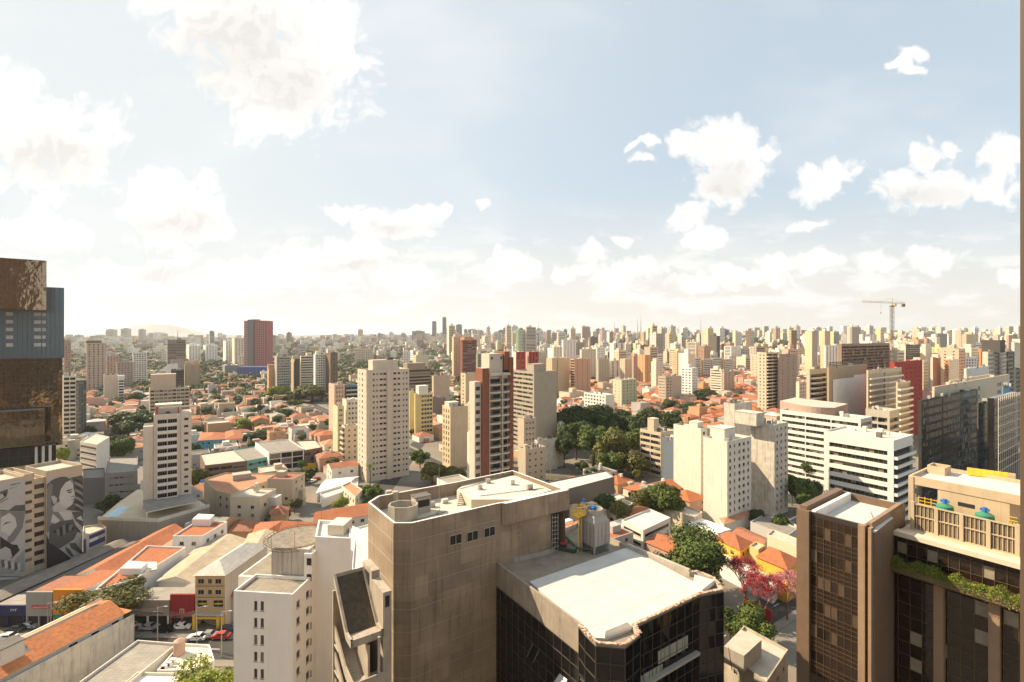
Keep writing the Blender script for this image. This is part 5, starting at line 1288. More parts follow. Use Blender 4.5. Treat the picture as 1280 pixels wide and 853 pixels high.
# --- white offices at the right
WW = wallm((.72,.69,.63))
OFG = glassm('office_green_glass', (.03,.032,.022), .12, 0, .4, .004)
def frame_office():
    Y = 181; c = boxpoly(1030,1117,1141,Y); 
    r = tower('office_building', 'white framed office block with long ribbon windows and side balconies', 'office building', c, PZ(551, Y), WW, [Bl(1,1.2,.3,WW), None, None, Bd(1.75,.95,1.9,.8,OFG)], fh=3.35, near=True, top=3.6, roof=mat('pale_roof_screed', (.60,.54,.44), .9), drop=.7)
frame_office()
T('white office with stacked ribbon windows and curved brown attic', 975, 1076, 1090, 524, 222, WW, Bd(1.5,.95,1.0,.5,OFG,split=3), Bd(1.5,.95,.3,.4,OFG), **OB, fh=3.1, top=1.4, roof=DECK)
def curved_attic():
    Y0 = 236; W = wallm((.38,.27,.22)); b = MB(); pts = []
    for i in range(13):
        f = i/12; px = 975+68*f; Yc = 262-26*f-9*sin(f*pi)*.8; pts.append((PX(px, Yc), Yc))
    pts += [(pts[-1][0]+16, pts[-1][1]+14), (pts[0][0]+16, pts[0][1]+14)]
    z1 = PZ(505, 250); b.prism(pts, PZ(527, 236)-6, z1, W, DECK)
    tag(b.build('roof_attic'), 'curved brown plant room wall on top of the ribbon window office', 'attic')
curved_attic()
T('grey concrete frame building with columns behind the white framed office', 1082, 1112, 1124, 514, 250, wallm((.48,.44,.36)), Bd(2.4,.4,1.0,1.2,split=2), Bd(2.2,.4,.6,1.0), **OB, fh=3.6, top=3)
# twin core office complex under construction
CW = wallm((.58,.48,.34))
T('left wing of the office site with striped balconies and blue roof sheeting', 1008, 1012, 1034, 462, 318, CW, None, Bl(1,1.4,1.5,WW,.3), **OB, fh=3.3, top=3, near=True, cap=BLUEG)
T('windowless core of the office site wrapped in pale protective mesh', 1034, 1036, 1084, 459, 312, wallm((.45,.35,.23)), None, None, **OB, near=True, roof=DECKG)
def mesh_wrap():
    c = boxpoly(1034,1036,1084,312); A = c[0]; b = MB(); n = (GB[1], -GB[0]); MM = mat('white_safety_mesh', (.85,.84,.81), .8, var=.08, streak=.2)
    for px0, px1, yt in ((1040,1066,474),(1066,1081,471)):
        s0, s1 = isx(A, GB, px0), isx(A, GB, px1); k = int((s1-s0)/1.6); z1 = PZ(yt, 318)
        for i in range(k):
            s = s0+(s1-s0)*(i+.5)/k; b.box((A[0]+GB[0]*s+n[0]*.5, A[1]+GB[1]*s+n[1]*.5, 10), ((s1-s0)/k*.985, .12+.05*(i%2), z1-10), MM, GB)
    tag(b.build('safety_netting'), 'white safety netting hung on the windowless office core', 'netting')
    b = MB()
    s0, s1 = 0, isx(A, GB, 1084)
    for i in range(22):
        s = s0+(s1-s0)*i/21; b.box((A[0]+GB[0]*s, A[1]+GB[1]*s, PZ(459, 312)+.004), (.15, .15, 2.6), SHEETD, GB)
    for z_ in (.3, 1.3, 2.4): b.box((A[0]+GB[0]*s1/2, A[1]+GB[1]*s1/2, PZ(459, 312)+z_), (s1, .1, .55), SHEETD, GB)
    tag(b.build('roof_hoarding'), 'dark hoarding along the top edge of the windowless office core', 'hoarding')
mesh_wrap()
T('right wing of the office site with open balconies and a blue edged roof', 1083, 1085, 1127, 463, 300, CW, None, Bl(2,1.4,.8,WW,.9), **OB, fh=3.6, top=2.2, near=True, cap=BLUEG)
T('slender balcony stack in front of the red building', 1120, 1122, 1138, 478, 292, CW, None, Bl(1,1.6,.2,WW,.3), **OB, fh=3.6, top=1.2, near=True, cap=BLUEG)
T('dark red rendered tower with tiny square windows, right of the office site', 1112, 1118, 1153, 453, 330, wallm((.36,.05,.035)), None, Wn(6,1.2,1.0,1.1), **AT, fh=3.2, near=False, top=3.5)
T('glass fronted office with dark panels and a pale roof storey, at the right', 1148, 1152, 1222, 501, 205, mat('dark_grey_spandrel', (.04,.037,.032), .5, var=.3), None, Bd(2.5,.6,.3,.15,DKGL,split=3), **OB, near=True, roof=DECK, drop=.5, top=.3, fh=3.5)
T('dark glass end of the office behind the brown tower', 1221, 1223, 1248, 504, 207, DKB, None, Cu(2.4,3.4,DKGL), **OB, near=True, roof=DECK)
T('pale set back upper storeys on the glass fronted office', 1165, 1168, 1262, 484, 222, CREAM, None, Wn(4,5,2.2,.6,pos=[(.13,6),(.3,3),(.52,3),(.82,9)]), **OB, fh=4.4, near=False, top=2.2, z0=0.)
T('large windowless cream roof storey above the glass office', 1186, 1188, 1238, 476, 245, CREAM, None, None, **OB, near=False)
def lattice():
    b = MB(); Y = 196; c = (PX(1248, Y), Y); L = isx(c, GB, 1277); zt = PZ(497, Y)
    n_ = (-GB[1], GB[0]); g = MB(); g.box((c[0]+GB[0]*L/2+n_[0]*2.2, c[1]+GB[1]*L/2+n_[1]*2.2, 0), (L, 2, zt-.5), DKGL, GB); tag(g.build('glass_annex'), 'dark glass annex behind the white steel lattice', 'office building')
    for i in range(13): s = L*i/12; b.box((c[0]+GB[0]*s, c[1]+GB[1]*s, 0), (.16, .16, zt), mat('white_steel_lattice', (.62,.56,.47), .6), GB)
    for k in range(9): b.box((c[0]+GB[0]*L/2, c[1]+GB[1]*L/2, zt-1-3.6*k), (L, .18, .2), mat('white_steel_lattice', (.62,.56,.47)), GB)
    tag(b.build('steel_lattice'), 'white vertical steel lattice screen beside the dark glass office end', 'screen')
lattice()
T('dark capped tower with pale horizontal stripes near the right edge', 1228, 1235, 1262, 440, 420, wallm((.62,.55,.44)), None, Bd(1.6,.8,.8,.4,DKGL,split=2), **AT, fh=3.6, top=1.2, pent=[(.35,.5,17,12,10,DKB)])
T('dark balcony flank of the striped tower near the right edge', 1258, 1260, 1268, 440, 425, DKB, None, Bd(1.6,.8,.3,.3), **AT, fh=3.6)
T('light blue painted stair shaft in front of the striped tower', 1253, 1254, 1263, 483, 250, wallm((.16,.33,.45)), None, None, name='stair_shaft', cat='stair shaft')
T('white cubic hall with blank bright walls behind the cream roof storey', 1205, 1208, 1236, 461, 380, WW, None, None, name='hall', cat='hall')
# --- big balcony tower at right centre
T('wide cream residential tower with recessed balconies, right of the pale slabs', 947, 958, 974, 441, 440, CREAM, Wn(2,1.2,1.2,1), Bl(2,1.4,.5,CREAM,.4), **AT, fh=3, near=True, maxwin=60)
T('brownish dotted residential tower joined to the wide cream balcony tower', 972, 974, 996, 443, 442, wallm((.40,.30,.23)), None, Wn(3,1.4,1.2,1), **AT, fh=3, near=True, maxwin=60)
T('shell of a building under construction with brown scaffolding below the crane', 1048, 1052, 1112, 430, 520, wallm((.30,.20,.14)), None, Bd(2.0,.5,.8,2.,DARK,split=6), cat='construction site', name='unfinished_building', fh=3.4, top=2)
def scaffold():
    c = boxpoly(1048,1052,1112,515); A = c[0]; L = isx(A, GB, 1112); n = (GB[1], -GB[0]); b = MB(); SC = mat('brown_netting', (.30,.20,.13), .9, var=.4, scale=.3)
    for i in range(26): s = L*i/25; b.box((A[0]+GB[0]*s, A[1]+GB[1]*s, 0), (.2, .2, 58), SC, GB)
    for k in range(17): b.box((A[0]+GB[0]*L/2, A[1]+GB[1]*L/2, 3.4*k), (L, .5, .15), SC, GB)
    rg = random.Random(2)
    for i in range(30):
        s = rg.uniform(3, L-3); b.box((A[0]+GB[0]*s-n[0]*.3, A[1]+GB[1]*s-n[1]*.3, rg.uniform(26, 55)), (rg.uniform(2,7), .1, rg.uniform(2,6)), SC, GB)
    tag(b.build('scaffolding'), 'brown scaffolding and netting along the unfinished building', 'scaffolding')
scaffold()
def crane():
    Y = 470; x = PX(1115, Y); z1 = PZ(384, Y); t = thing('tower_crane', 'tower crane with yellow horizontal jib over the construction site', 'crane', (x, Y, 0))
    YC = mat('crane_yellow', (.55,.42,.20), .6); MT = mat('crane_mast_grey', (.20,.17,.14), .6)
    b = MB(); s = 1.1
    for i in (-s, s):
        for j in (-s, s): b.tube((x+i, Y+j, 0), (x+i, Y+j, z1), .2, .2, MT, 4)
    z = 0; f = 1
    while z < z1-2.4:
        for j in (-s, s):
            b.tube((x-s*f, Y+j, z), (x+s*f, Y+j, z+2.4), .12, .12, MT, 3); b.tube((x+j, Y-s*f, z), (x+j, Y+s*f, z+2.4), .12, .12, MT, 3)
            b.tube((x-s, Y+j, z), (x+s, Y+j, z), .1, .1, MT, 3)
        z += 2.4; f = -f
    part(b, 'mast', t); b = MB(); b.box((x, Y, z1), (3, 3, 1.5), MT); b.box((x+1.6, Y-1.6, z1+.6), (1.6, 2, 2.2), YC); part(b, 'cab', t)
    xa, xb = PX(1077, Y), PX(1131, Y); za, zb = z1+3.6, z1+1.9; b = MB()
    def zz(xx): return za+1.0*(x-xx)/(x-xa)*1.2 if xx < x else za-.6*(xx-x)/(xb-x)
    xx = xa
    while xx < xb-1:
        x2 = min(xx+1.8, xb)
        for o, h in ((-.6, 0), (.6, 0), (0, 1.3)): b.tube((xx, Y+o, zz(xx)+h), (x2, Y+o, zz(x2)+h), .14, .14, YC, 3)
        b.tube((xx, Y-.6, zz(xx)), ((xx+x2)/2, Y, zz(xx)+1.3), .1, .1, YC, 3); b.tube(((xx+x2)/2, Y, zz(xx)+1.3), (x2, Y-.6, zz(x2)), .1, .1, YC, 3); xx = x2
    part(b, 'jib', t); b = MB(); b.tube((x, Y, z1+1.5), (x, Y, z1+8.5), .5, .2, YC, 4); b.tube((x, Y, z1+8), (PX(1095, Y), Y, za+2), .08, .08, MT, 3); b.tube((x, Y, z1+8), (xb-1, Y, za+1), .08, .08, MT, 3); part(b, 'apex', t)
    b = MB(); b.box((xb-1.5, Y, za-3.5), (2.6, 1.6, 3), MT); part(b, 'counterweight', t)
    b = MB(); hx = PX(1101, Y); b.tube((hx, Y, za+.5), (hx, Y, PZ(391, Y)), .07, .07, MT, 3); b.box((hx, Y, PZ(391, Y)-.8), (.8, .8, .9), MT); part(b, 'hook', t)
crane()
# --- left and centre mid distance
S_ = dict(fh=3.0)
LIST = [
 # label, pl, pc, pr, ytop, Y, wall, left style, right style, kw
 ('slim pinkish brown tower just right of the slate blue glass', 79,80,89, 429, 600, wallm((.40,.27,.20)), None, Wn(2,1.2,1.2), {}),
 ('stepped white balcony block at the foot of the bronze glass tower', 78,79,95, 470, 330, IVORY, None, Bl(2,1.2,.3,IVORY), {}),
 ('dark teal glass office beside the stepped white balcony block', 93,94,108, 476, 350, DKB, None, Bd(2.2,.5,.2,.1,BLUEG), {}),
 ('tan tower with a blank orange flank and pale stripe, left background', 100,108,132, 429, 620, wallm((.50,.38,.29)), None, Wn(4,1.6,1.4), dict(pent=[pH(.4,.5,14,12,3,BRNW)])),
 ('low brown block behind the tan striped tower', 131,133,149, 445, 780, PINK, None, Wn(4,1.6,1.2), {}),
 ('pale concrete block with a blank grid wall and dark end bay', 128,130,148, 469, 530, wallm((.56,.47,.37)), None, None, {}),
 ('dark end bay of windows next to the blank grid wall', 147,148,155, 474, 528, WW, None, Bd(1.8,.6,.3,.2,DKGL), {}),
 ('grey mid-rise block with a plain top between two white towers', 143,146,167, 453, 660, wallm((.40,.33,.28)), None, Wn(5,1.4,1.2), {}),
 ('white grid-faced tower in the left background', 163,166,184, 441, 690, WW, None, Wn(5,1.9,1.6,.8), dict(pent=[pH(.2,.5,7,7,4)])),
 ('broad brown slab tower rising over the left trees', 205,209,232, 425, 920, wallm((.27,.20,.15)), WW, Bd(1.2,1,.5,.2,split=2), {}),
 ('low mauve office box in front of the broad brown slab', 212,214,230, 450, 760, wallm((.40,.32,.28)), None, Wn(3,1.2,1), {}),
 ('dark glass box with white corner post, left background', 212,214,230, 463, 560, DKB, None, Bd(2.4,.4,.2,.1,DKGL), {}),
 ('cream office with a rounded painted front, left background', 229,231,250, 456, 640, wallm((.58,.46,.31)), None, Wn(2,4,8,1,pos=[(.25,5),(.75,5)]), {}),
 ('long beige grid office behind the white balcony tower', 184,187,237, 486, 400, wallm((.50,.42,.31)), None, Wn(9,3.6,1.5,.8,.4), dict(pent=[(.35,.5,17,9,11,wallm((.55,.43,.32)))])),
 ('pale round-shouldered twin tower, left one', 233,236,251, 432, 1300, WW, None, Wn(4,2.6,1.4), dict(pent=[pH(.5,.5,20,14,4)])),
 ('pale round-shouldered twin tower, right one', 254,257,272, 432, 1300, WW, None, Wn(4,2.6,1.4), dict(pent=[pH(.5,.5,20,14,4)])),
 ('lone slim tower on the left skyline', 261,262,268, 414, 2000, GREYW, None, Bd(1.6,1,.5), {}),
 ('white tower cluster block left of the pink tower', 279,282,292, 426, 1200, WW, None, Wn(3,2,1.4), {}),
 ('taller white tower touching the pink tower', 290,293,305, 423, 1150, IVORY, None, Wn(3,2,1.4), {}),
 ('grey drum-like office left of the blue hall', 278,281,299, 457, 860, wallm((.26,.24,.23)), None, None, {}),
 ('grey-green grid apartment block, left of centre', 343,346,363, 446, 560, wallm((.38,.36,.30)), None, Wn(6,1.6,1.3), {}),
 ('low tan block beside the grey-green grid block', 334,336,345, 460, 570, TANO, None, None, {}),
 ('dark fronted block with a beige edge, left of centre', 364,368,375, 449, 575, wallm((.50,.40,.26)), None, (DKB, None), {}),
 ('cream block with dark ribbon windows, left of centre', 375,376,392, 445, 590, IVORY, None, Bd(1.3,1,.5,.3), {}),
 ('white fronted block with black side bays', 392,394,407, 443, 610, WW, None, Wn(4,1.8,1.4), {}),
 ('dark brown tower with tooth-edged balconies', 406,413,422, 441, 600, BRNW, Wn(2,1,1), Wn(1,1.2,1.2), dict(pent=[pH(.4,.5,8,8,4,CREAM)])),
 ('pink apartment block left of the blue balcony block', 411,418,431, 481, 345, wallm((.58,.42,.32)), Wn(2,.8,.9), Wn(3,.9,1.1), {}),
 ('blue balcony block beside the beige slab tower', 429,432,447, 482, 350, wallm((.14,.21,.27)), None, Bl(1,1.2,.3,wallm((.45,.50,.50))), {}),
 ('cream yellow block left of the beige slab tower', 416,422,430, 508, 292, wallm((.66,.56,.36)), None, Wn(2,1,1), {}),
 ('white-cream block partly behind the beige slab tower', 428,433,449, 500, 300, IVORY, None, Wn(3,1.1,1.1), {}),
 ('cream rear block with open galleries below the white-cream block', 427,431,449, 533, 268, wallm((.62,.54,.40)), Bl(1,1,.3), Wn(2,1,1), {}),
 ('brown horizontally banded office right behind the beige slab tower', 508,511,538, 461, 460, wallm((.30,.245,.18)), None, Bd(1.6,.8,.1,.5), dict(pent=[pH(.3,.5,18,10,5)])),
 ('yellow rendered block with a blank pale yellow flank', 511,512,518, 489, 352, YELW, None, None, {}),
 ('pale yellow apartment block with rows of dark square windows', 518,519,541, 492, 338, YELW, None, Wn(5,2.0,1.5,.8,pos=[(.42,1.7),(.58,1.7),(.74,1.7),(.9,1.7)]), dict(pent=[(.4,.5,7,5,5,WW)])),
 ('blank beige box building behind the yellow apartment block', 540,542,562, 470, 490, wallm((.52,.42,.30)), None, None, {}),
 ('dark slate walled box under the blank beige box', 539,541,557, 498, 400, wallm((.20,.17,.165)), None, None, {}),
 ('slim cream tower with neighbour core, centre background', 516,520,535, 444, 900, CREAM, Wn(2,1.5,1.4), None, dict(pent=[pH(.4,.5,9,9,6)])),
 ('cream tower right of the orange topped brick tower group', 565,567,576, 421, 760, wallm((.66,.50,.33)), None, Wn(4,1.1,1.2), {}),
 ('brick red tower with an orange crown, centre background', 575,578,596, 425, 740, wallm((.24,.10,.075)), Wn(2,1,1), Bd(1.5,.9,1.2,.4,split=3), dict(pent=[(.4,.5,16,12,4,wallm((.52,.24,.10)))])),
 ('grey-green windowed block left of the brick balcony tower', 595,597,613, 443, 620, wallm((.28,.28,.23)), None, Wn(6,1.5,1.6), {}),
 ('beige blank block left of the brick balcony tower', 576,582,602, 467, 400, wallm((.60,.46,.30)), Wn(1,2,1.2), None, {}),
 ('striped cream block with a blank yellow-cream flank, left of the brick tower', 553,563,585, 509, 262, wallm((.64,.50,.32)), Wn(3,1.0,1.8,.6,pos=[(.2,1.2),(.5,1.2),(.8,1.2)]), None, dict(pent=[pH(.3,.5,6,5,2,IVORY)])),
 ('cream rear block seen between the striped cream block and the brick tower', 583,586,596, 505, 280, CREAM, None, Bd(1.6,.8,.1), {}),
 ('small white block with windows at the left foot of the brick tower', 584,587,597, 541, 222, IVORY, None, Wn(2,1.2,1.3), {}),
 ('tall cream two-tone slab above the park, left one', 683,690,712, 448, 560, wallm((.60,.47,.30)), Wn(2,1,1), Wn(1,1.2,1.2,pos=[(.3,2)]), {}),
 ('pink-orange slab with a dark recess above the park', 713,718,738, 449, 555, wallm((.55,.34,.22)), Bd(1.8,.7,.2,.8,DARK), Wn(3,1.2,1.2), {}),
 ('long low white block behind the park trees', 730,757,768, 494, 430, WW, Wn(7,2.2,1.5,.9), None, {}),
 ('cream block with green balcony strips behind the park', 766,777,796, 475, 470, wallm((.60,.54,.38)), Wn(2,1,1), (wallm((.44,.46,.30)), Wn(4,1.2,1.3)), {}),
 ('dark-roofed market hall behind the park', 699,712,733, 491, 520, CREAM, None, None, dict(roof=SHEETD)),
 ('green and white stacked block, centre right background', 762,767,781, 429, 900, WW, GREENW and None, Wn(2,4,2.4), {}),
 ('white stepped block below the green and white stacked block', 761,763,775, 451, 760, IVORY, None, Wn(2,3,2), {}),
 ('beige double tower right of the stacked white block', 775,781,790, 449, 700, CREAM, Wn(2,1.2,1.2), Wn(2,1.2,1.2), {}),
 ('rosy cream tower behind the double tower', 790,792,798, 445, 740, PINK, None, Wn(2,1.2,1.2), {}),
 ('orange rendered tower above the red roofs', 797,806,813, 444, 690, wallm((.60,.36,.18)), Wn(2,1.2,1.2), Wn(1,1.2,1.2), {}),
 ('cream narrow tower right of the orange rendered tower', 814,820,828, 452, 640, IVORY, None, Wn(2,1.2,1.2), {}),
 ('greyish apartment block with dark windows and tan flank', 823,832,852, 471, 500, wallm((.50,.43,.33)), Wn(3,1.6,1.2), Wn(3,1.6,1.2,pos=[(.15,2),(.32,2)]), {}),
 ('bright white block with wide windows, right of the greyish block', 851,865,872, 460, 540, wallm((.76,.74,.70)), Wn(3,2.6,1.3), Wn(3,1.2,1.2), {}),
 ('cream ribbon-windowed block above the orange roofs', 888,902,904, 462, 590, IVORY, Bd(1.3,1,1.,.3), None, {}),
 ('beige windowed block joined to the cream ribbon block', 902,905,918, 465, 588, wallm((.50,.38,.28)), None, Wn(3,1.6,1.3), {}),
 ('yellow-beige tower standing over the white and orange row', 840,846,856, 439, 850, wallm((.66,.54,.34)), Wn(3,2,1.2), None, {}),
 ('tall white and grey tower, right of centre', 812,820,829, 417, 1050, WW, Wn(3,2,1.4), (GREYB, Wn(3,2,1.4)), {}),
 ('ivory tower with ribbon windows in the upper right crowd', 859,870,874, 428, 1000, IVORY, Bd(1.6,1,1,.3), None, {}),
 ('brownish tower beside the ivory ribbon tower', 873,880,888, 433, 980, wallm((.42,.29,.20)), Wn(3,2,1.4), Wn(3,2,1.4), {}),
 ('black banded tower on the right skyline', 887,896,900, 420, 1300, DKB, Bd(1.6,1,1,.3,CUR), None, {}),
 ('white block with grey crown in the right crowd', 905,914,926, 433, 1000, WW, Bd(1.4,1,2,.3), Wn(3,2,1.4), {}),
 ('slim cream and tan tower left of the yellow tower group', 986,989,996, 413, 900, wallm((.62,.50,.32)), Wn(2,2,1.2), (BRNW, Wn(2,2,1.2)), {}),
 ('yellow-cream tower left one of a pair near the red-striped block', 1006,1015,1022, 414, 860, wallm((.66,.56,.36)), None, (wallm((.42,.34,.28)), Wn(3,2,1.2)), {}),
 ('yellow-cream tower right one of a pair near the red-striped block', 1025,1031,1038, 414, 880, wallm((.66,.56,.36)), None, (wallm((.48,.40,.33)), Wn(3,2,1.2)), {}),
 ('white block with vertical red stripes left of the crane site', 1030,1032,1051, 432, 700, WW, None, (WW, Wn(5,2.2,2.6,.3)), {}),
 ('stepped beige block with balconies below the yellow tower pair', 995,999,1010, 478, 400, IVORY, None, Wn(3,1.6,1.5), {}),
 ('plain pale tower left of the white striped flats at upper right', 1152,1157,1163, 430, 640, IVORY, None, None, {}),
 ('cream tower with an orange flank at upper right', 1163,1166,1176, 447, 560, IVORY, None, (wallm((.50,.20,.11)), None), {}),
 ('orange and white checked tower at upper right', 1181,1186,1199, 450, 560, IVORY, (wallm((.58,.25,.11)), Wn(2,1.2,1.2)), Wn(4,1.2,1.2), {}),
 ('orange flank tower right of the checked tower', 1224,1226,1232, 440, 600, wallm((.60,.27,.11)), None, None, {}),
 ('dark office pair behind the red building', 1126,1132,1150, 431, 640, IVORY, None, (DKB, Bd(1.4,1,.2)), {}),
 ('white villa-like block on the hill behind the crane', 1074,1078,1096, 418, 900, WW, None, Wn(4,3,2.4), {}),
 ('grey tower left of the hilltop white block', 1062,1065,1076, 409, 1000, wallm((.36,.31,.26)), None, Wn(3,2,1.4), {}),
 ('glass topped dome-roofed tower on the far right skyline', 1168,1172,1184, 417, 1300, wallm((.26,.26,.23)), None, Wn(4,2,2), {}),
 ('stepped ziggurat-like cream tower on the right skyline', 1202,1208,1220, 418, 1100, wallm((.58,.45,.30)), None, Wn(4,2,1.6), dict(pent=[(.5,.5,12,12,5,None)])),
 ('pink topped tower at the right edge skyline', 1258,1261,1268, 419, 1000, PINK, None, Wn(2,2,2), {}),
 ('ivory tower at the extreme right beside the window frame', 1264,1268,1280, 428, 520, IVORY, None, Wn(4,1.4,1.3), {}),
 ('green glass slab at the extreme right below the ivory tower', 1267,1270,1290, 460, 330, wallm((.08,.10,.08)), None, Bd(2,.6,.2,.1,BLUEG), {}),
 ('white office rising left of the grey office twin, centre skyline', 656,658,670, 409, 1000, wallm((.55,.50,.44)), None, Bd(1.6,1,.4,.3), {}),
 ('green flanked tower left of the striped centre tower', 645,648,656, 412, 1000, wallm((.22,.32,.20)), None, Bd(1.6,1,.4,.3,WW), {}),
 ('red and white striped block behind the blank walled block', 641,645,657, 440, 620, IVORY, None, (REDW, Wn(2,3,1.6)), {}),
 ('red ribbed block right of the red and white striped block', 657,661,673, 440, 630, PINK, None, (REDW, Wn(3,2,2.6,.2)), {}),
 ('white tower with a black stripe, centre background', 702,704,720, 425, 900, WW, None, Wn(4,2,1.3), {}),
 ('cream tower left of the black striped white tower', 690,692,703, 434, 820, IVORY, None, Wn(3,2,1.2), {}),
 ('ochre white apartment tower above the park trees', 725,727,745, 437, 760, wallm((.62,.54,.42)), None, Wn(5,1.6,1.2), {}),
 ('grey-green low tower pair right of the ochre white tower', 745,748,762, 449, 700, wallm((.44,.41,.31)), None, Wn(4,1.4,1.2), {}),
]
for (lab, pl, pc, pr, yt, Y, wm, Ls, Rs, kw) in LIST:
    if not isinstance(Ls, (dict, tuple, type(None))): Ls = (Ls, None)
    k2 = dict(S_); k2.update(kw); nm = 'apartment_tower' if 'tower' in lab else 'apartment_block' if 'block' in lab else 'office_building'
    k2.setdefault('near', Y < 420 and (pr-pl) > 8); k2.setdefault('maxwin', 70)
    if Y > 500 and 'pent' not in k2 and random.random() < .7: k2['pent'] = [pH(random.uniform(.3,.7), .5, 6, 6, 3.5)]
    T(lab, pl, pc, pr, yt, Y, wm, Ls, Rs, name=nm, cat=nm.replace('_', ' '), **k2)
# pale orange and white row of slabs
for i, (a, b_, c) in enumerate(((863,870,876),(877,882,889),(889,893,904),(905,908,917))):
    T(['first','second','third','last'][i]+' from the left in the row of white slabs with golden side walls', a, a+ (b_-a)*.4, c, 448+i%2, 800+i*12, GOLD, (GOLD, None), (WW, Bd(1.4,1,1,.3)), name='apartment_block', cat='apartment block', group='white slabs with golden side walls', fh=3)
# pink-red striped tower with grey core and blue hall
def pink_tower():
    Y = 1000; root = thing('office_tower', 'pink and red ribbed tower with a grey central shaft above the blue hall', 'office tower', (PX(318, Y), Y, 0)); zt = PZ(401, Y); g = ground(PX(318, Y), Y)
    cols = [(305,310.5,(.58,.33,.28)),(310.5,317.5,(.20,.19,.18)),(317.5,333,(.40,.14,.14))]
    for i, (a, b_, c) in enumerate(cols):
        m = MB(); M_ = wallm(c); x0, x1 = PX(a, Y), PX(b_, Y); o = 3 if i == 1 else 0; z1 = zt+(2 if i == 1 else 0)
        m.box(((x0+x1)/2, Y+14-o, g-2), (x1-x0-.02, 28, z1-g+2), M_, (1, 0)); LN = mat('dark_pink_joint', (.16,.07,.06), .8); LT = mat('pale_pink_joint', (.66,.46,.40), .8)
        if i != 1:
            z = zt-4
            while z > g: m.box(((x0+x1)/2, Y-o-.05, z), (x1-x0-.3, .3, 1.1), LN); z -= 3.6
        if i == 2:
            for q in range(1, 6): m.box((x0+(x1-x0)*q/6, Y-.3, g), (.5, .3, zt-g-3), LT)
        part(m, ['pink_slab','grey_shaft','red_slab'][i], root)
    b = MB(); b.box((PX(316, Y), Y+12, zt+.002), (14, 10, 3), GREYB); part(b, 'roof_house', root)
    Y = 840; b = MB(); zb = ground(PX(316, Y), Y); x0, x1 = PX(297, Y), PX(336, Y); b.box(((x0+x1)/2, Y+12, zb-2), (x1-x0, 24, PZ(459, Y)-zb+2), wallm((.07,.10,.24)), (1, 0))
    for k in range(4): b.box(((x0+x1)/2, Y-.1, PZ(462, Y)-3.5*k), (x1-x0-1, .3, .5), wallm((.16,.20,.36)))
    for k in range(9): b.box((x0+(x1-x0)*(k+.5)/9, Y-.15, zb), (.5, .3, PZ(461, Y)-zb), wallm((.14,.18,.34)))
    tag(b.build('blue_hall'), 'low dark blue panelled hall at the foot of the pink tower', 'hall')
    # building with the sharp sloping white gable
    Y = 620; b = MB(); xs = [PX(p, Y) for p in (195, 195, 211.5, 211.5)]; zs = [0, PZ(467, Y), PZ(455, Y), 0]
    for yy, rv in ((Y, 0), (Y+16, 1)):
        q = [(x, yy, z) for x, z in zip(xs, zs)]; b.face(q if rv else q[::-1], WW)
    for i in range(4):
        j = (i+1) % 4; b.face([(xs[i],Y,zs[i]),(xs[j],Y,zs[j]),(xs[j],Y+16,zs[j]),(xs[i],Y+16,zs[i])][::-1] if 0 else [(xs[i],Y,zs[i]),(xs[i],Y+16,zs[i]),(xs[j],Y+16,zs[j]),(xs[j],Y,zs[j])], WW if i != 1 else BLUEG)
    for k in range(5): b.box((PX(203, Y), Y-.1, 14-2.6*k+12), (PX(208, Y)-PX(199, Y), .1, .9), GL)
    tag(b.build('office_building'), 'white office with a sharply sloping glazed top edge, left background', 'office building')
pink_tower()
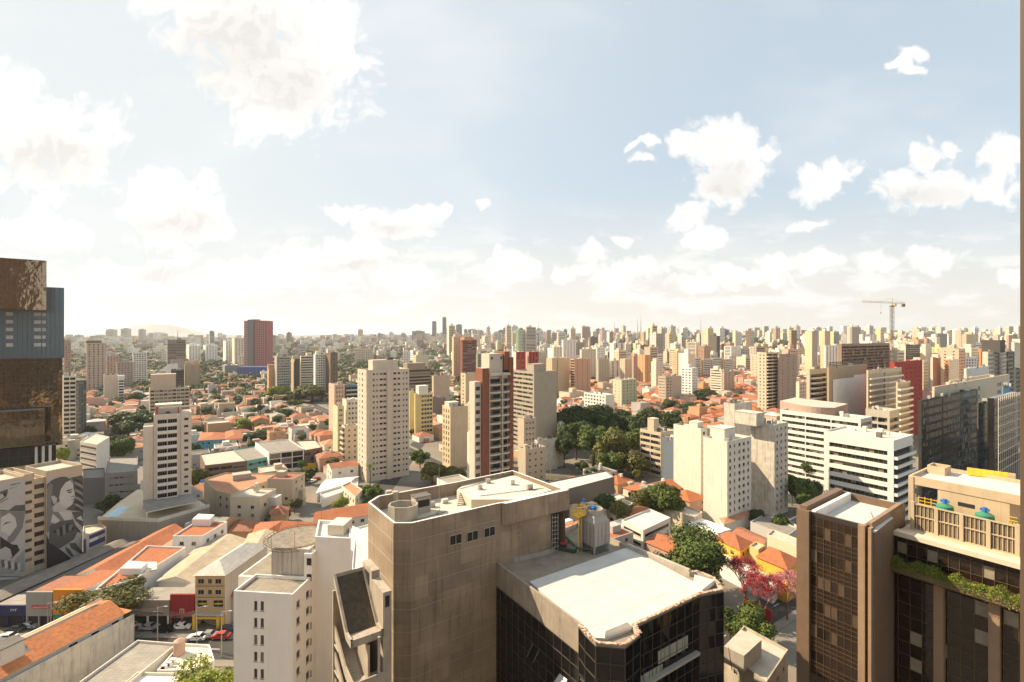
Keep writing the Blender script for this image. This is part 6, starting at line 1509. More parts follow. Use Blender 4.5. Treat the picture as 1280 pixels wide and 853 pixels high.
# skyline glass towers, centre left
for (a, b_, yt, Y, c, lab) in ((540,545,402,3600,(.17,.17,.17),'left slim dark tower on the distant skyline'),(553,557.5,397,3600,(.15,.15,.15),'tallest slim dark tower on the distant skyline'),(558,565,410,3500,(.19,.18,.17),'squat dark tower beside the tallest skyline tower'),(570,577,406,3500,(.20,.20,.19),'dark rounded tower right of the tallest skyline tower'),
   (515,529,414,3300,(.30,.28,.25),'broad pale tower on the distant skyline'),(629,636,410,3200,(.28,.27,.25),'grey rounded tower on the skyline above the brick tower'),(580,584,412,3600,(.34,.33,.31),'pale slim tower in the distant centre cluster'),(585,594,412,3500,(.14,.14,.14),'low black tower in the distant centre cluster'),
   (623,630,413,3300,(.2,.2,.19),'dark low tower on the skyline above the brick tower'),(705,709,412,3000,(.15,.19,.24),'bluish slim tower on the skyline, centre right'),(714,719,414,2900,(.24,.22,.2),'domed slim tower on the skyline, centre right'),(684,689,416,3000,(.22,.2,.19),'dark twin tower left of the bluish slim tower'),
   (849,855,413,2600,(.30,.27,.24),'left slab of a grey pair on the right skyline'),(857,862,413,2600,(.24,.22,.2),'right slab of a grey pair on the right skyline'),(902,911,412,2500,(.20,.19,.18),'dark glass tower right of the antenna mast on the skyline'),(936,941,420,2600,(.24,.22,.2),'small grey tower on the right skyline'),
   (956,960,420,2600,(.2,.19,.18),'slim dark tower near the wide cream tower on the skyline'),(472,476,417,2800,(.36,.33,.3),'slim pale tower left on the distant skyline'),(467,470,419,2800,(.36,.33,.3),'shorter slim pale tower left on the distant skyline'),(358,363,416,2100,(.36,.27,.22),'brownish slim tower right of the pink tower'),
   (337,345,420,1900,(.5,.46,.38),'pale round tower right of the pink tower'),(93,100,419,3000,(.42,.38,.34),'hazy tower left on the far hill'),(132,141,412,3200,(.42,.38,.34),'hazy stepped tower on the far hill'),(151,159,411,3200,(.44,.38,.34),'hazy pinkish tower on the far hill'),(173,179,412,3000,(.44,.38,.34),'hazy slim tower in front of the mountain')):
    x, y = PX((a+b_)/2, Y), Y; z0 = ground(x, y)-3; w_ = (b_-a)/F*Y; o = w_/2
    poly = [(x-o, y), (x+o, y), (x+o, y+w_*.8), (x-o, y+w_*.8)]
    tower('skyline_tower', lab, 'skyline tower', poly, PZ(yt, Y), wallm(c), [Bd(1.6,1.2,1.5,.3)], z0=z0, fh=4.0, drop=.5, pent=[(.5,.5,w_*.45,w_*.4,4,None)], occ=False)
# masts
for (px, yt, yb, Y, lab, col_) in ((768,402,424,2600,'lattice broadcast mast rising from the dark hill, leftmost',SHEETD),(797,397,424,2500,'thin broadcast mast left of the thicker one on the skyline',SHEETD),(801,394,424,2500,'thick dark broadcast mast on the skyline',BRNW),(876,396,420,2500,'tapering pale broadcast tower on a stepped roof',PINK),(222,413,424,3000,'short mast on the left hill',SHEETD),(673,401,440,640,'thin antenna mast on the roof beside the red ribbed block',SHEETD)):
    b = MB(); x = PX(px, Y); k = Y/615
    z0 = ground(x, Y) if Y > 900 else 40
    for s0, s1, r0, r1 in ((0,.45,.9,.55),(.45,.8,.5,.25),(.8,1,.2,.1)):
        zt = PZ(yt, Y); b.tube((x, Y, z0+(zt-z0)*s0), (x, Y, z0+(zt-z0)*s1), r0*k*.8, r1*k*.8, col_, 5)
    tag(b.build('broadcast_mast'), lab, 'mast')
# ================================================================== traced low buildings
def ccw(poly):
    a = sum(poly[i][0]*poly[(i+1)%len(poly)][1]-poly[(i+1)%len(poly)][0]*poly[i][1] for i in range(len(poly)))
    return poly if a > 0 else poly[::-1]
def roof_mesh(mb, q, z, h, m, gable=False, wall=None, over=.4):
    """hip or gable roof over a four sided footprint q (ccw) with eaves at z"""
    e = inset(q, -over); l0 = sqrt((q[1][0]-q[0][0])**2+(q[1][1]-q[0][1])**2); l1 = sqrt((q[2][0]-q[1][0])**2+(q[2][1]-q[1][1])**2)
    if l0 < l1: e = e[1:]+e[:1]; q = q[1:]+q[:1]; l0, l1 = l1, l0
    A = ((e[0][0]+e[3][0])/2, (e[0][1]+e[3][1])/2); B = ((e[1][0]+e[2][0])/2, (e[1][1]+e[2][1])/2); f = 0. if gable else min(.45, l1/2/l0)
    R0 = (A[0]+(B[0]-A[0])*f, A[1]+(B[1]-A[1])*f, z+h); R1 = (B[0]+(A[0]-B[0])*f, B[1]+(A[1]-B[1])*f, z+h)
    E = [(p[0], p[1], z) for p in e]
    mb.face([E[0], E[1], R1, R0], m); mb.face([E[2], E[3], R0, R1], m)
    mb.face([E[1], E[2], R1], (wall if gable else m)); mb.face([E[3], E[0], R0], (wall if gable else m))
    mb.face(E[::-1], wall or m)
def low(name, label, cat, pts, z, wm, kind='flat', roof=DECK, h=1.6, wins=(), world=False, z0=0., group=None, near=True, extra=None):
    """low building traced by its eaves outline; wins: {edge: style}"""
    poly = ccw([P(px, py, z) for px, py in pts] if not world else list(pts)); cx = sum(p[0] for p in poly)/len(poly); cy = sum(p[1] for p in poly)/len(poly)
    root = thing(name, label, cat, (cx, cy, z0), group); mb = MB(); rec = []; W = dict(wins)
    # walls facing the viewer get windows
    for i in range(len(poly)):
        a, b = poly[i], poly[(i+1)%len(poly)]; st = W.get(i)
        if st is None and W.get('front'):
            ex, ey = b[0]-a[0], b[1]-a[1]; nx, ny = ey, -ex; l = sqrt(nx*nx+ny*ny) or 1; mx, my = (a[0]+b[0])/2, (a[1]+b[1])/2
            if (nx*mx+ny*my)/l/sqrt(mx*mx+my*my) < -.25 and l > 5:
                st = dict(W['front']); 
                if st['t'] == 'w' and not st['pos']: st['n'] = max(1, int(l/3.4))
        facade(mb, a, b, z0, z-(.0), st, wm, 3.0, rec, .35 if kind != 'flat' else .9)
    if kind == 'flat': roof_ring(mb, poly, z, .2, .5, wm, roof)
    part(mb, 'wall', root)
    if kind != 'flat' and len(poly) == 4:
        mb = MB(); roof_mesh(mb, poly, z+.002, h, roof, kind == 'gable', wm); part(mb, 'roof', root)
    for (x, y, zz, w_, hh, ux, uy, dep, t, g, f_, st) in rec[:60]:
        nx, ny = uy, -ux
        me = window_mesh(w_, hh, random.choice((0,0,1,2)), dep); o = bpy.data.objects.new('window', me); col.objects.link(o); o.parent = root
        o.matrix_local = Matrix(((ux, nx, 0, x-cx), (uy, ny, 0, y-cy), (0, 0, 1, zz-z0), (0, 0, 0, 1)))
    occupy(poly, 1.5); return root, poly
FRW = {'front': Wn(2, 1.3, 1.1, 1.0)}
# bottom-left long house
def long_house():
    A = P(168, 768, 8.6); u = unit(-.29, -1); n = (u[1], -u[0])       # u towards the viewer, n = left
    n = (-abs(u[1]), -u[0]*-1) if 0 else (-1*abs(u[1]), u[0]*-(-1))
    n = (u[1], -u[0]);  n = n if n[0] < 0 else (-n[0], -n[1])
    def wp(s, o): return (A[0]+u[0]*s+n[0]*o, A[1]+u[1]*s+n[1]*o)
    WR = mat('mildewed_white_render', (.62,.56,.47), .9, var=.2, scale=.6, streak=.5)
    L = 36
    root = thing('long_house', 'long house with mildewed white side wall and orange tiled roof, bottom left corner', 'house', (*wp(15, 6), 0))
    b = MB(); pol = ccw([wp(0,0), wp(0,.35), wp(L,.35), wp(L,0)]); b.prism(pol, 0, 8.6, WR); part(b, 'boundary_wall', root)
    b = MB(); pol = ccw([wp(1.5,1.2), wp(1.5,13), wp(L,13), wp(L,1.2)]); b.prism(pol, 0, 9.2, OFFW); part(b, 'wall', root)
    for s in (3.2, 7.2, 11.2):
        b = MB(); c = wp(s, 1.17); b.box((*c, 7.6), (1.4, .08, 1.0), GL, u); b.box((c[0]+(-n[0])*.03, c[1]-n[1]*.03, 7.55), (1.6, .06, .06), CONC2, u); part(b, 'window', root)
    # right slope
    b = MB(); T1 = mat('bright_clay_tile', (.60,.22,.085), .85, var=.15, scale=.3, pattern='tile')
    zr, ze = 11.6, 9.3; r = 5.6
    for s0, s1 in ((1.2, 17.),):
        b.face([(*wp(s0, .8), ze), (*wp(s1, .8), ze), (*wp(s1, r), zr), (*wp(s0, r), zr)], T1)
    b.face([(*wp(17, .8), ze), (*wp(L, .8), ze), (*wp(L, 3.2), ze+1.1), (*wp(17, 3.2), ze+1.1)], T1)
    b.face([(*wp(23, 3.2), ze+1.1), (*wp(L, 3.2), ze+1.1), (*wp(L, r), zr), (*wp(23, r), zr)], T1)
    part(b, 'roof', root)
    b = MB(); b.face([(*wp(1.2, r+2.0), zr-.6), (*wp(L, r+2.0), zr-.6), (*wp(L, 13.5), ze-.4), (*wp(1.2, 13.5), ze-.4)], T1); b.face([(*wp(-.1, .8), ze), (*wp(1.3, .8), ze), (*wp(1.3, 13), ze), (*wp(-.1, 13), ze)], T1)
    b.face([(*wp(1.2, .8), ze), (*wp(1.2, r+3.2), zr+.02),(*wp(1.2, 13.5), ze-.4)], OFFW); b.face([(*wp(1.2,r),zr),(*wp(3,r),zr),(*wp(3,r+2.0),zr-.6),(*wp(1.2,r+2.0),zr-.6)], T1); part(b, 'back_roof', root)
    b = MB(); c = wp(18, r+1.0); b.box((*wp(19, r+2.05), 8), (35, .2, 3.2), IVORY, u); part(b, 'valley_wall', root)
    b = MB(); c = wp(19.8, 4.6); b.box((*c, 9.6), (3.4, 3.2, 3.6), OFFW, u); b.box((*c, 13.2), (3.7, 3.5, .18), SHEETD, u); q = wp(21.6, 4.6); b.box((*q, 11.2), (.06, .6, .5), DARK, u); part(b, 'water_tank_house', root)
    occupy([wp(0,0), wp(0,13), wp(L,13), wp(L,0)])
long_house()
low('flat_roof_house', 'grey sheet roofed hall between the long house and the service yard', 'hall', [(172,800),(222,804),(150,862),(86,862)], 6.5, OFFW, roof=SHEET)
low('flat_roof_house', 'small building with a walled roof yard full of pipes, left of the bottom tree', 'building', [(226,804),(262,806),(268,825),(240,838),(196,838)], 6.0, WHITE, roof=IVORY)
low('flat_roof_house', 'cream flat roofed store at the bottom edge left of the tree', 'building', [(172,840),(226,841),(215,866),(140,866)], 6.2, IVORY, roof=WHITE)
b = MB(); c = P(224, 812, 6.4); b.tube((c[0], c[1], 5.6), (c[0], c[1], 8.2), 1.1, 1.0, PINK, 14); b.tube((c[0], c[1], 8.2), (c[0], c[1], 8.6), 1.0, .3, PINK, 14); tag(b.build('water_tank'), 'pinkish round water tank on the roof yard', 'water tank')
for i, (px, py) in enumerate(((211,830),(205,834),(216,826))):
    b = MB(); c = P(px, py, 6); b.box((c[0], c[1], 5.5), (1.0, .6, .9), WHITE); b.tube((c[0], c[1]-.32, 5.95), (c[0], c[1]-.36, 5.95), .32, .32, DARK, 12); tag(b.build('air_conditioner'), ['middle', 'nearest', 'farthest'][i]+' of three white air conditioner boxes in the roof yard', 'air conditioner', 'air conditioners in the roof yard')
# shop row
def shop(label, px0, px1, ytop, col_, dep=22, yb=None, sign=None, roof=SHEET, z0=0, base=None):
    Y = 118.6; x0, x1 = PX(px0, Y), PX(px1, Y); zt = PZ(ytop, Y); root = thing('shop', label, 'shop', ((x0+x1)/2, Y, 0))
    b = MB(); poly = [(x0, Y), (x1-.05, Y), (x1-.05+dep*.104, Y+dep), (x0+dep*.104, Y+dep)]; zg = 2.9
    b.prism([(p[0], p[1]+.5 if k < 2 else p[1]) for k, p in enumerate(poly)], 0, zt-.5, OFFW, roof); part(b, 'wall', root)
    b = MB(); b.box(((x0+x1)/2, Y+.1, zg), (x1-x0-.04, .5, zt-zg), col_); part(b, 'sign_fascia', root)
    b = MB(); b.box(((x0+x1)/2, Y+.38, .1), (x1-x0-.6, .25, zg-.4), DARK); part(b, 'shop_front', root)
    b = MB(); n = max(2, int((x1-x0)/3.5))
    for k in range(n+1): b.box((x0+.3+(x1-x0-.6)*k/n, Y-.1, 0), (.3, .3, zg), base or col_)
    part(b, 'columns', root); occupy(poly, 2); return root, x0, x1, Y, zt
def lettering(root, txt, x, y, z, size, m, name='lettering', sx=1):
    cu = bpy.data.curves.new('lettering', 'FONT'); cu.body = txt; cu.size = size; cu.extrude = .02; cu.align_x = 'CENTER'
    o = bpy.data.objects.new('lettering', cu); me = bpy.data.meshes.new_from_object(o); bpy.data.objects.remove(o)
    me.materials.clear(); me.materials.append(m); ob = bpy.data.objects.new(name, me); col.objects.link(ob); ob.parent = root
    ob.location = (x-root.location.x, y-root.location.y, z-root.location.z); ob.rotation_euler = (pi/2, 0, 0); ob.scale = (sx, 1, 1)
def marks(root, xa, xb, y, z, h, m, n):
    b = MB(); rq = random.Random(n)
    for i in range(n):
        w_ = (xb-xa)/n; x = xa+w_*(i+.5); hh = h*rq.uniform(.6, 1); b.box((x-w_*.2, y, z), (w_*.2, .05, hh), m); b.box((x+w_*.1, y, z+hh*rq.choice((0, .4, .8))), (w_*.5, .05, h*.18), m)
    part(b, 'sign_marks', root)
OR = wallm((.72,.26,.03)); NAVY = wallm((.03,.035,.09)); DRED = wallm((.30,.035,.035)); WARM = wallm((.33,.27,.22))
r, x0, x1, Y, zt = shop('shop with a low dark blue fascia at the left edge of the shopping street', -12, 32, 757, NAVY, 6); marks(r, x0+5.0, x0+6.6, Y-.2, zt-1.3, .7, OFFW, 3)
r, x0, x1, Y, zt = shop('grey fronted shop with a small red sign strip', 33, 66, 740, wallm((.30,.28,.25)), 9, roof=TILE2); b = MB(); b.box(((x0+x1)/2+.4, Y-.2, zt-3.9), (4.2, .1, .75), REDP); part(b, 'sign_strip', r)
marks(r, (x0+x1)/2-1.4, (x0+x1)/2+2.2, Y-.28, zt-3.75, .42, WHITE, 8)
r, x0, x1, Y, zt = shop('bright orange fronted shop with a green strip under the fascia', 67, 103, 737, OR, 11, roof=TILE); b = MB(); b.box(((x0+x1)/2, Y-.25, 2.5), (x1-x0-.4, .3, .8), GREENP); part(b, 'green_strip', r)
r, x0, x1, Y, zt = shop('wide grey-brown shop front on white columns with small dark lettering', 158, 212, 750, WARM, 7, base=WHITE); lettering(r, 'ESTACIONAMENTO', (x0+x1)/2+.3, Y-.18, 3.5, .78, DARK); marks(r, x0+.5, x0+1.9, Y-.2, 3.5, .5, DARK, 4)
r, x0, x1, Y, zt = shop('dark red shop front with a small white square emblem', 213, 243, 743, DRED, 9); b = MB(); cx_ = (x0+x1)/2; b.box((cx_, Y-.2, 3.6), (1.1, .08, 1.1), wallm((.55,.40,.36))); 
for i in range(2):
    for j in range(2): b.box((cx_-.22+i*.44, Y-.26, 3.72+j*.44), (.3, .06, .3), DRED)
part(b, 'emblem', r)
def tan_building():
    Y = 118.6; x0, x1 = PX(244, Y), PX(281, Y); zt = PZ(719, Y); W = wallm((.50,.35,.20)); dep = 17
    root = thing('shop_house', 'tan three storey shop house with yellow pillars and a pale hipped roof', 'shop house', ((x0+x1)/2, Y, 0)); b = MB(); rec = []
    poly = [(x0, Y), (x1, Y), (x1+dep*.104, Y+dep), (x0+dep*.104, Y+dep)]
    b.prism(poly, 3.6, zt, W, None, True); part(b, 'wall', root)
    b = MB(); b.prism([(x1+.003, Y), (x1+.05, Y), (x1+.05+dep*.104, Y+dep), (x1+dep*.104, Y+dep)], 0, zt, wallm((.60,.49,.37))); part(b, 'side_wall', root)
    for zz, hh in ((zt-2.0, 1.0), (zt-4.6, 1.0), (zt-7.6, 1.5)):
        for f, w_ in ((.2, 1.3), (.5, .8), (.78, 1.3)):
            if hh > 1.2 and f == .5: continue
            if hh > 1.2: w_ = 2.2; f = .24 if f < .4 else .78
            q = MB(); cx = x0+(x1-x0)*f; q.box((cx, Y-.01, zz), (w_, .06, hh), GL); q.box((cx, Y-.05, zz), (.08, .05, hh), FRM); q.box((cx, Y-.1, zz-.08), (w_+.2, .2, .08), CONC2)
            if hh > 1.2: q.box((cx+.2, Y-.3, zz+hh-.7), (w_*.8, .5, .08), YEL)
            part(q, 'window', root)
    b = MB()
    for z_ in (zt-2.7, zt-5.4): b.box(((x0+x1)/2, Y-.06, z_), (x1-x0, .12, .12), BRNW)
    b.box(((x0+x1)/2, Y-.6, 3.5), (x1-x0, 1.4, .25), CONC2); part(b, 'cornice', root)
    b = MB()
    for f in (.03, .83, .98): b.box((x0+(x1-x0)*f, Y-.5, 0), (.75 if f != .98 else .3, .7, 3.5), YEL)
    b.box(((x0+x1)/2, Y-.45, 2.4), (x1-x0, .3, .5), YEL); part(b, 'yellow_frame', root)
    b = MB(); b.box(((x0+x1)/2, Y+2, 0), (x1-x0-1, .3, 3.4), DARK); part(b, 'shop_front', root)
    b = MB(); roof_mesh(b, poly, zt+.003, 2.2, mat('white_sheet_roof', (.60,.55,.48), .7, var=.12, pattern='panel'), False); part(b, 'roof', root); occupy(poly, 1)
tan_building()
low('side_annex', 'small dark tiled annex squeezed against the tan shop house', 'annex', [(283,745),(296,745),(300,735),(288,733)], 6.5, GREYW, kind='hip', roof=TILE2)
# long roofs behind the shops
low('terrace_roof', 'long narrow row of deep red tiled roofs along the grey sheds', 'row house', [(98,718),(142,718),(231,664),(205,660)], 7.5, IVORY, kind='gable', roof=TILE, h=1.8)
low('long_shed', 'longest weathered grey shed roof beside the mural building', 'shed', [(-6,758),(34,756),(188,678),(168,676)], 3.6, SHEETD, kind='gable', roof=SHEETD, h=.8)
low('long_shed', 'second weathered grey shed roof, between the mural building and the longest shed', 'shed', [(-20,745),(-8,754),(160,678),(145,676)], 3.2, SHEETD, kind='gable', roof=mat('grey_brown_sheet', (.22,.19,.16), .9, var=.3, scale=.4, pattern='panel'), h=.8)
r, pl = low('white_house', 'long white walled house with a terracotta roof and roof terrace, nearer one of two', 'house', [(118,738),(168,724),(232,684),(184,682)], 9.0, WHITE, roof=TILE, wins={})
b = MB(); q = [P(x, y, 9.2) for x, y in ((150,716),(176,716),(185,708),(161,706))]; b.prism(ccw(q), 8.5, 10.3, WHITE, OFFW); part(b, 'roof_room', r)
b = MB(); q = [P(x, y, 8.8) for x, y in ((172,716),(196,712),(196,703),(178,703))]; b.prism(ccw(q), 8.5, 8.9, OFFW); part(b, 'roof_terrace', r)
r, pl = low('white_house', 'long white walled house with a terracotta roof and small square windows, farther one of two', 'house', [(216,670),(253,670),(284,652),(247,651)], 10.5, WHITE, wins=FRW, roof=TILE)
b = MB(); q = [P(x, y, 11) for x, y in ((240,654),(262,654),(268,648),(248,647))]; b.prism(ccw(q), 10, 12.2, WHITE, OFFW); part(b, 'roof_room', r)
low('long_hall', 'long beige sheet roofed hall behind the shops', 'hall', [(198,726),(243,728),(312,676),(262,672)], 7.0, OFFW, kind='gable', roof=mat('beige_sheet', (.47,.38,.27), .9, var=.22, pattern='panel'), h=1.5)
low('long_hall', 'pale hall with a low gable roof right of the beige sheet hall', 'hall', [(290,712),(330,700),(352,668),(312,668)], 9.0, IVORY, kind='gable', roof=mat('beige_sheet', (.47,.38,.27)), h=1.5)
low('row_house', 'wavy row of orange tiled roofs behind the helipad', 'house', [(312,676),(345,672),(398,654),(322,654)], 6.5, IVORY, kind='hip', roof=TILE, h=2)
low('row_house', 'long orange tiled roof left of the concrete building', 'house', [(392,655),(462,643),(462,629),(398,640)], 6, OFFW, kind='gable', roof=TILE, h=2, wins=FRW)
low('row_house', 'small red-brown tiled house below the cream apartment house', 'house', [(338,643),(358,643),(361,634),(340,634)], 6, TANO, kind='hip', roof=TILE2)
low('row_house', 'reddish flat house left of the wavy orange roofs', 'house', [(285,664),(312,664),(330,652),(296,650)], 5, TANO, kind='hip', roof=TILE2)
low('flat_roof_house', 'white angular roofed building right behind the tall blank white block', 'building', [(404,690),(446,690),(462,668),(420,664)], 8, WHITE, kind='gable', roof=WHITE, h=2)
low('flat_roof_house', 'white walled yard building left of the concrete building', 'building', [(440,712),(462,708),(462,655),(444,660)], 9, WHITE, roof=DECKW)
low('apartment_house', 'long cream three storey apartment house with an orange flat roof and two rows of windows', 'apartment house', [(255,599),(281,591),(357,592),(289,618),(270,613)], 9.5, wallm((.52,.43,.31)), roof=TILE3, wins={'front': Wn(8, 1.2, 1.3, .9)})
b = MB(); c = P(302, 597, 9.5); b.box((c[0], c[1], 9), (7, 5, 2.4), CONC2, GB); tag(b.build('roof_shed'), 'grey roof shed on the orange roof of the cream apartment house', 'roof shed')
b = MB(); q = ccw([P(x, y, 3) for x, y in ((304,640),(350,622),(346,616),(300,632))]); b.prism(q, 2.6, 3, mat('teal_canopy', (.10,.32,.28), .5)); tag(b.build('canopy'), 'teal canopy along the foot of the cream apartment house', 'canopy')
low('commercial_building', 'white framed two storey building with large black windows and a grey roof', 'commercial building', [(319,553),(361,549),(380,561),(336,566)], 11, WHITE, roof=DECKG, wins={'front': Bd(2.6,.4,.5,.4,DKGL,split=3)})
low('commercial_building', 'teal fronted two storey building left of the white framed one', 'commercial building', [(292,562),(318,558),(335,571),(309,576)], 8, wallm((.16,.42,.38)), roof=DECKG, wins={'front': Bd(1.2,1,.8,.2,split=4)})
low('commercial_building', 'long brown fronted building with a cluttered flat roof left of the teal one', 'commercial building', [(250,568),(292,562),(309,576),(256,582)], 8.5, BRNW, roof=DECK, wins={'front': Bd(1.6,.8,1,.2,split=3)})
low('commercial_building', 'brown gridded building with a yellow ground floor right of the white framed one', 'commercial building', [(370,551),(394,550),(403,559),(381,563)], 10, BRNW, roof=DECK, wins={'front': Bd(1.8,.6,.3,.2,split=6)})
b = MB(); c0, c1 = P(382, 587, 0), P(403, 585, 0); b.box(((c0[0]+c1[0])/2, (c0[1]+c1[1])/2-.8, 0), (9.5, .5, 3.2), YEL, (1, .1)); tag(b.build('yellow_shopfront'), 'yellow painted ground floor front under the brown gridded building', 'shop front')
low('house', 'bright blue walled house with an orange tiled roof', 'house', [(248,551),(281,549),(281,541),(252,541)], 8, wallm((.09,.27,.38)), kind='hip', roof=TILE, wins={'front': Wn(3,1.2,1.1,.9)})
low('house', 'cream house with an orange tiled roof touching the bright blue house', 'house', [(282,549),(303,548),(300,538),(282,540)], 8.5, CREAM, kind='hip', roof=TILE, wins=FRW)
low('warehouse', 'grey warehouse with a pale ridged roof behind the mural building', 'warehouse', [(131,592),(172,589),(172,571),(136,572)], 13, wallm((.25,.235,.21)), roof=DECKG, wins={'front': Bd(.8,1.2,1.5,.2,split=5)})
low('office_block', 'narrow white office with ribbon windows behind the mural building', 'office', [(100,552),(121,556),(137,546),(118,542)], 17, WW, roof=DECK, wins={'front': Bd(1.2,1,.5,.3)})
low('warehouse', 'dark grey walled building between the mural building and the grey warehouse', 'warehouse', [(104,598),(131,597),(131,585),(104,586)], 11, wallm((.15,.14,.13)), roof=DECKG)  # plain dark grey wall tone
low('billboard_building', 'cream building with blue and white painted panels beside the mural building', 'building', [(104,671),(133,659),(126,655),(104,658)], 7, CREAM, roof=DECK)
def panels():
    b = MB(); BP = wallm((.07,.07,.20))
    A = P(104, 671, 7); B_ = P(133, 659, 7); u = unit(B_[0]-A[0], B_[1]-A[1]); L = sqrt((B_[0]-A[0])**2+(B_[1]-A[1])**2)
    for f0, f1, z0, z1, m in ((.25,.92,5.3,6.5,BP),(.25,.92,2.7,4.2,BP),(.25,.6,4.2,5.3,WHITE),(.0,.1,1,6,BP)):
        c = (A[0]+u[0]*L*(f0+f1)/2+u[1]*.1, A[1]+u[1]*L*(f0+f1)/2-u[0]*.1); b.box((*c, z0), (L*(f1-f0), .12, z1-z0), m, u)
    tag(b.build('painted_panel'), 'blue and white painted panels on the cream building beside the mural', 'panel')
panels()
low('shed', 'white sheet roofed sheds left of the palm tree', 'shed', [(396,616),(436,604),(448,596),(408,600)], 4, WHITE, kind='gable', roof=WHITE, h=.8)
low('shed', 'long pale roof strip in front of the beige slab tower', 'shed', [(402,624),(447,608),(447,602),(400,614)], 3.6, WHITE, roof=DECKW)
low('house', 'cream small house with a brown flat roof at the foot of the beige slab tower', 'house', [(427,607),(444,621),(453,612),(438,602)], 6, IVORY, roof=TILE3, wins=FRW)
# right centre
WB = wallm((.66,.61,.54))
low('commercial_building', 'long hall with dark grey wall and bright white roof, right of the concrete building', 'hall', [(700,614),(768,596),(757,588),(676,604)], 11, wallm((.19,.16,.14)), roof=DECKW)
r, p_ = low('office_block', 'low pale angular office with black slit windows beside the cooling tower', 'office', [(777,650),(804,663),(838,647),(812,636)], 10, WB, roof=DECKW, wins={'front': Bd(1.1,1.2,1,.3,DARK)})
low('office_block', 'lower wing of the pale angular office with white terraces', 'office', [(756,655),(778,668),(800,660),(777,648)], 6, WB, roof=IVORY, wins={'front': Bd(1.1,.9,.5,.4,DARK)})
low('flat_roof_house', 'cream flat roofed house with rooftop vents below the left pale slab tower', 'house', [(815,628),(868,647),(878,640),(830,622)], 6, CREAM, roof=DECK)
low('shed', 'white sheet awning roof under the middle pale slab tower', 'shed', [(860,655),(896,668),(912,662),(876,648)], 4, OFFW, kind='gable', roof=WHITE, h=.5)
YH = wallm((.72,.42,.06)); YH2 = wallm((.62,.44,.20))
low('yellow_house', 'left yellow house with an orange tiled roof and shaded balconies', 'house', [(893,672),(925,688),(939,678),(910,666)], 9, YH, kind='hip', roof=TILE, h=2.2, wins=FRW)
low('yellow_tower_house', 'slim cream stair tower house between the two yellow houses', 'house', [(937,682),(948,687),(956,682),(945,677)], 10, YH2, roof=DECK, wins=FRW)
low('yellow_house', 'right yellow house with an orange tiled roof beside the brown glass tower', 'house', [(946,696),(984,712),(999,700),(962,684)], 9, YH, kind='hip', roof=TILE, h=2.4)
low('wall_building', 'cream rendered wall building behind the right yellow house', 'building', [(959,668),(998,684),(1004,676),(966,662)], 9, CREAM, roof=DECK)
low('shed', 'long white ridge roofed shed in front of the yellow houses', 'shed', [(900,702),(966,734),(976,724),(912,694)], 4.5, WHITE, kind='gable', roof=WHITE, h=1)
RT = mat('red_translucent_awning', (.60,.07,.08), .6, var=.25)
def red_awning():
    # red fabric awning stretched over the courtyard
    root = thing('awning', 'red fabric awning over the courtyard below the yellow houses', 'awning', (*P(950, 745, 3.5), 0)); b = MB()
    q = ccw([P(x, y, 3.4) for x, y in ((930,752),(968,770),(990,752),(955,738))]); b.prism(q, 3.3, 3.4, RT); part(b, 'fabric', root)
    b = MB()
    for p in q: b.tube((p[0], p[1], 0), (p[0], p[1], 3.3), .08, .08, REDP, 6)
    part(b, 'post', root)
b = MB(); q0, q1 = P(930, 760, 0), P(965, 778, 0); u = unit(q1[0]-q0[0], q1[1]-q0[1]); b.box(((q0[0]+q1[0])/2, (q0[1]+q1[1])/2, 0), (sqrt((q1[0]-q0[0])**2+(q1[1]-q0[1])**2), .3, 2.8), REDP, u); tag(b.build('red_wall'), 'red painted courtyard wall behind the bottom shrubs', 'wall')
r, p_ = low('concrete_house', 'raw concrete flat roofed block at the bottom between the glass and brown towers', 'building', [(905,812),(958,853),(985,812),(930,782)], 13, mat('stained_pale_concrete', (.42,.36,.28), .9, var=.25, scale=.5, streak=.5), roof=DECK, wins={'front': Wn(2, .9, .9, 1)})
b = MB(); q = ccw([P(x, y, 15.5) for x, y in ((905,808),(930,820),(952,800),(926,787))]); b.prism(q, 12.6, 15.5, CONC2, DECK); part(b, 'roof_house', r)
b = MB(); c0 = P(915, 835, 13); b.tube((c0[0], c0[1], 12.5), (c0[0]-.6, c0[1], 16.5), .06, .06, REDP, 5); part(b, 'red_pole', r)
# yard wall by the brown tower
b = MB(); c0 = P(945, 800, 0); tag(b.build('x'), 'x') if 0 else None
low('flat_roof_house', 'dark roofed yard building between the slab towers and the brown tower', 'building', [(938,652),(984,670),(998,660),(955,643)], 5, GREYW, roof=DECKG)
low('flat_roof_house', 'small cream shed roof in front of the dark roofed yard building', 'building', [(915,668),(950,683),(960,674),(928,660)], 4.5, CREAM, kind='gable', roof=TILE2, h=1)
low('flat_roof_house', 'low garage block at the foot of the right slab tower', 'building', [(985,650),(1005,640),(1022,650),(1000,660)], 5, OFFW, roof=SHEETD)
low('shed', 'brown tiled shed under the middle pale slab tower flank', 'shed', [(905,655),(938,645),(930,638),(900,648)], 4, OFFW, kind='hip', roof=TILE3, h=1)
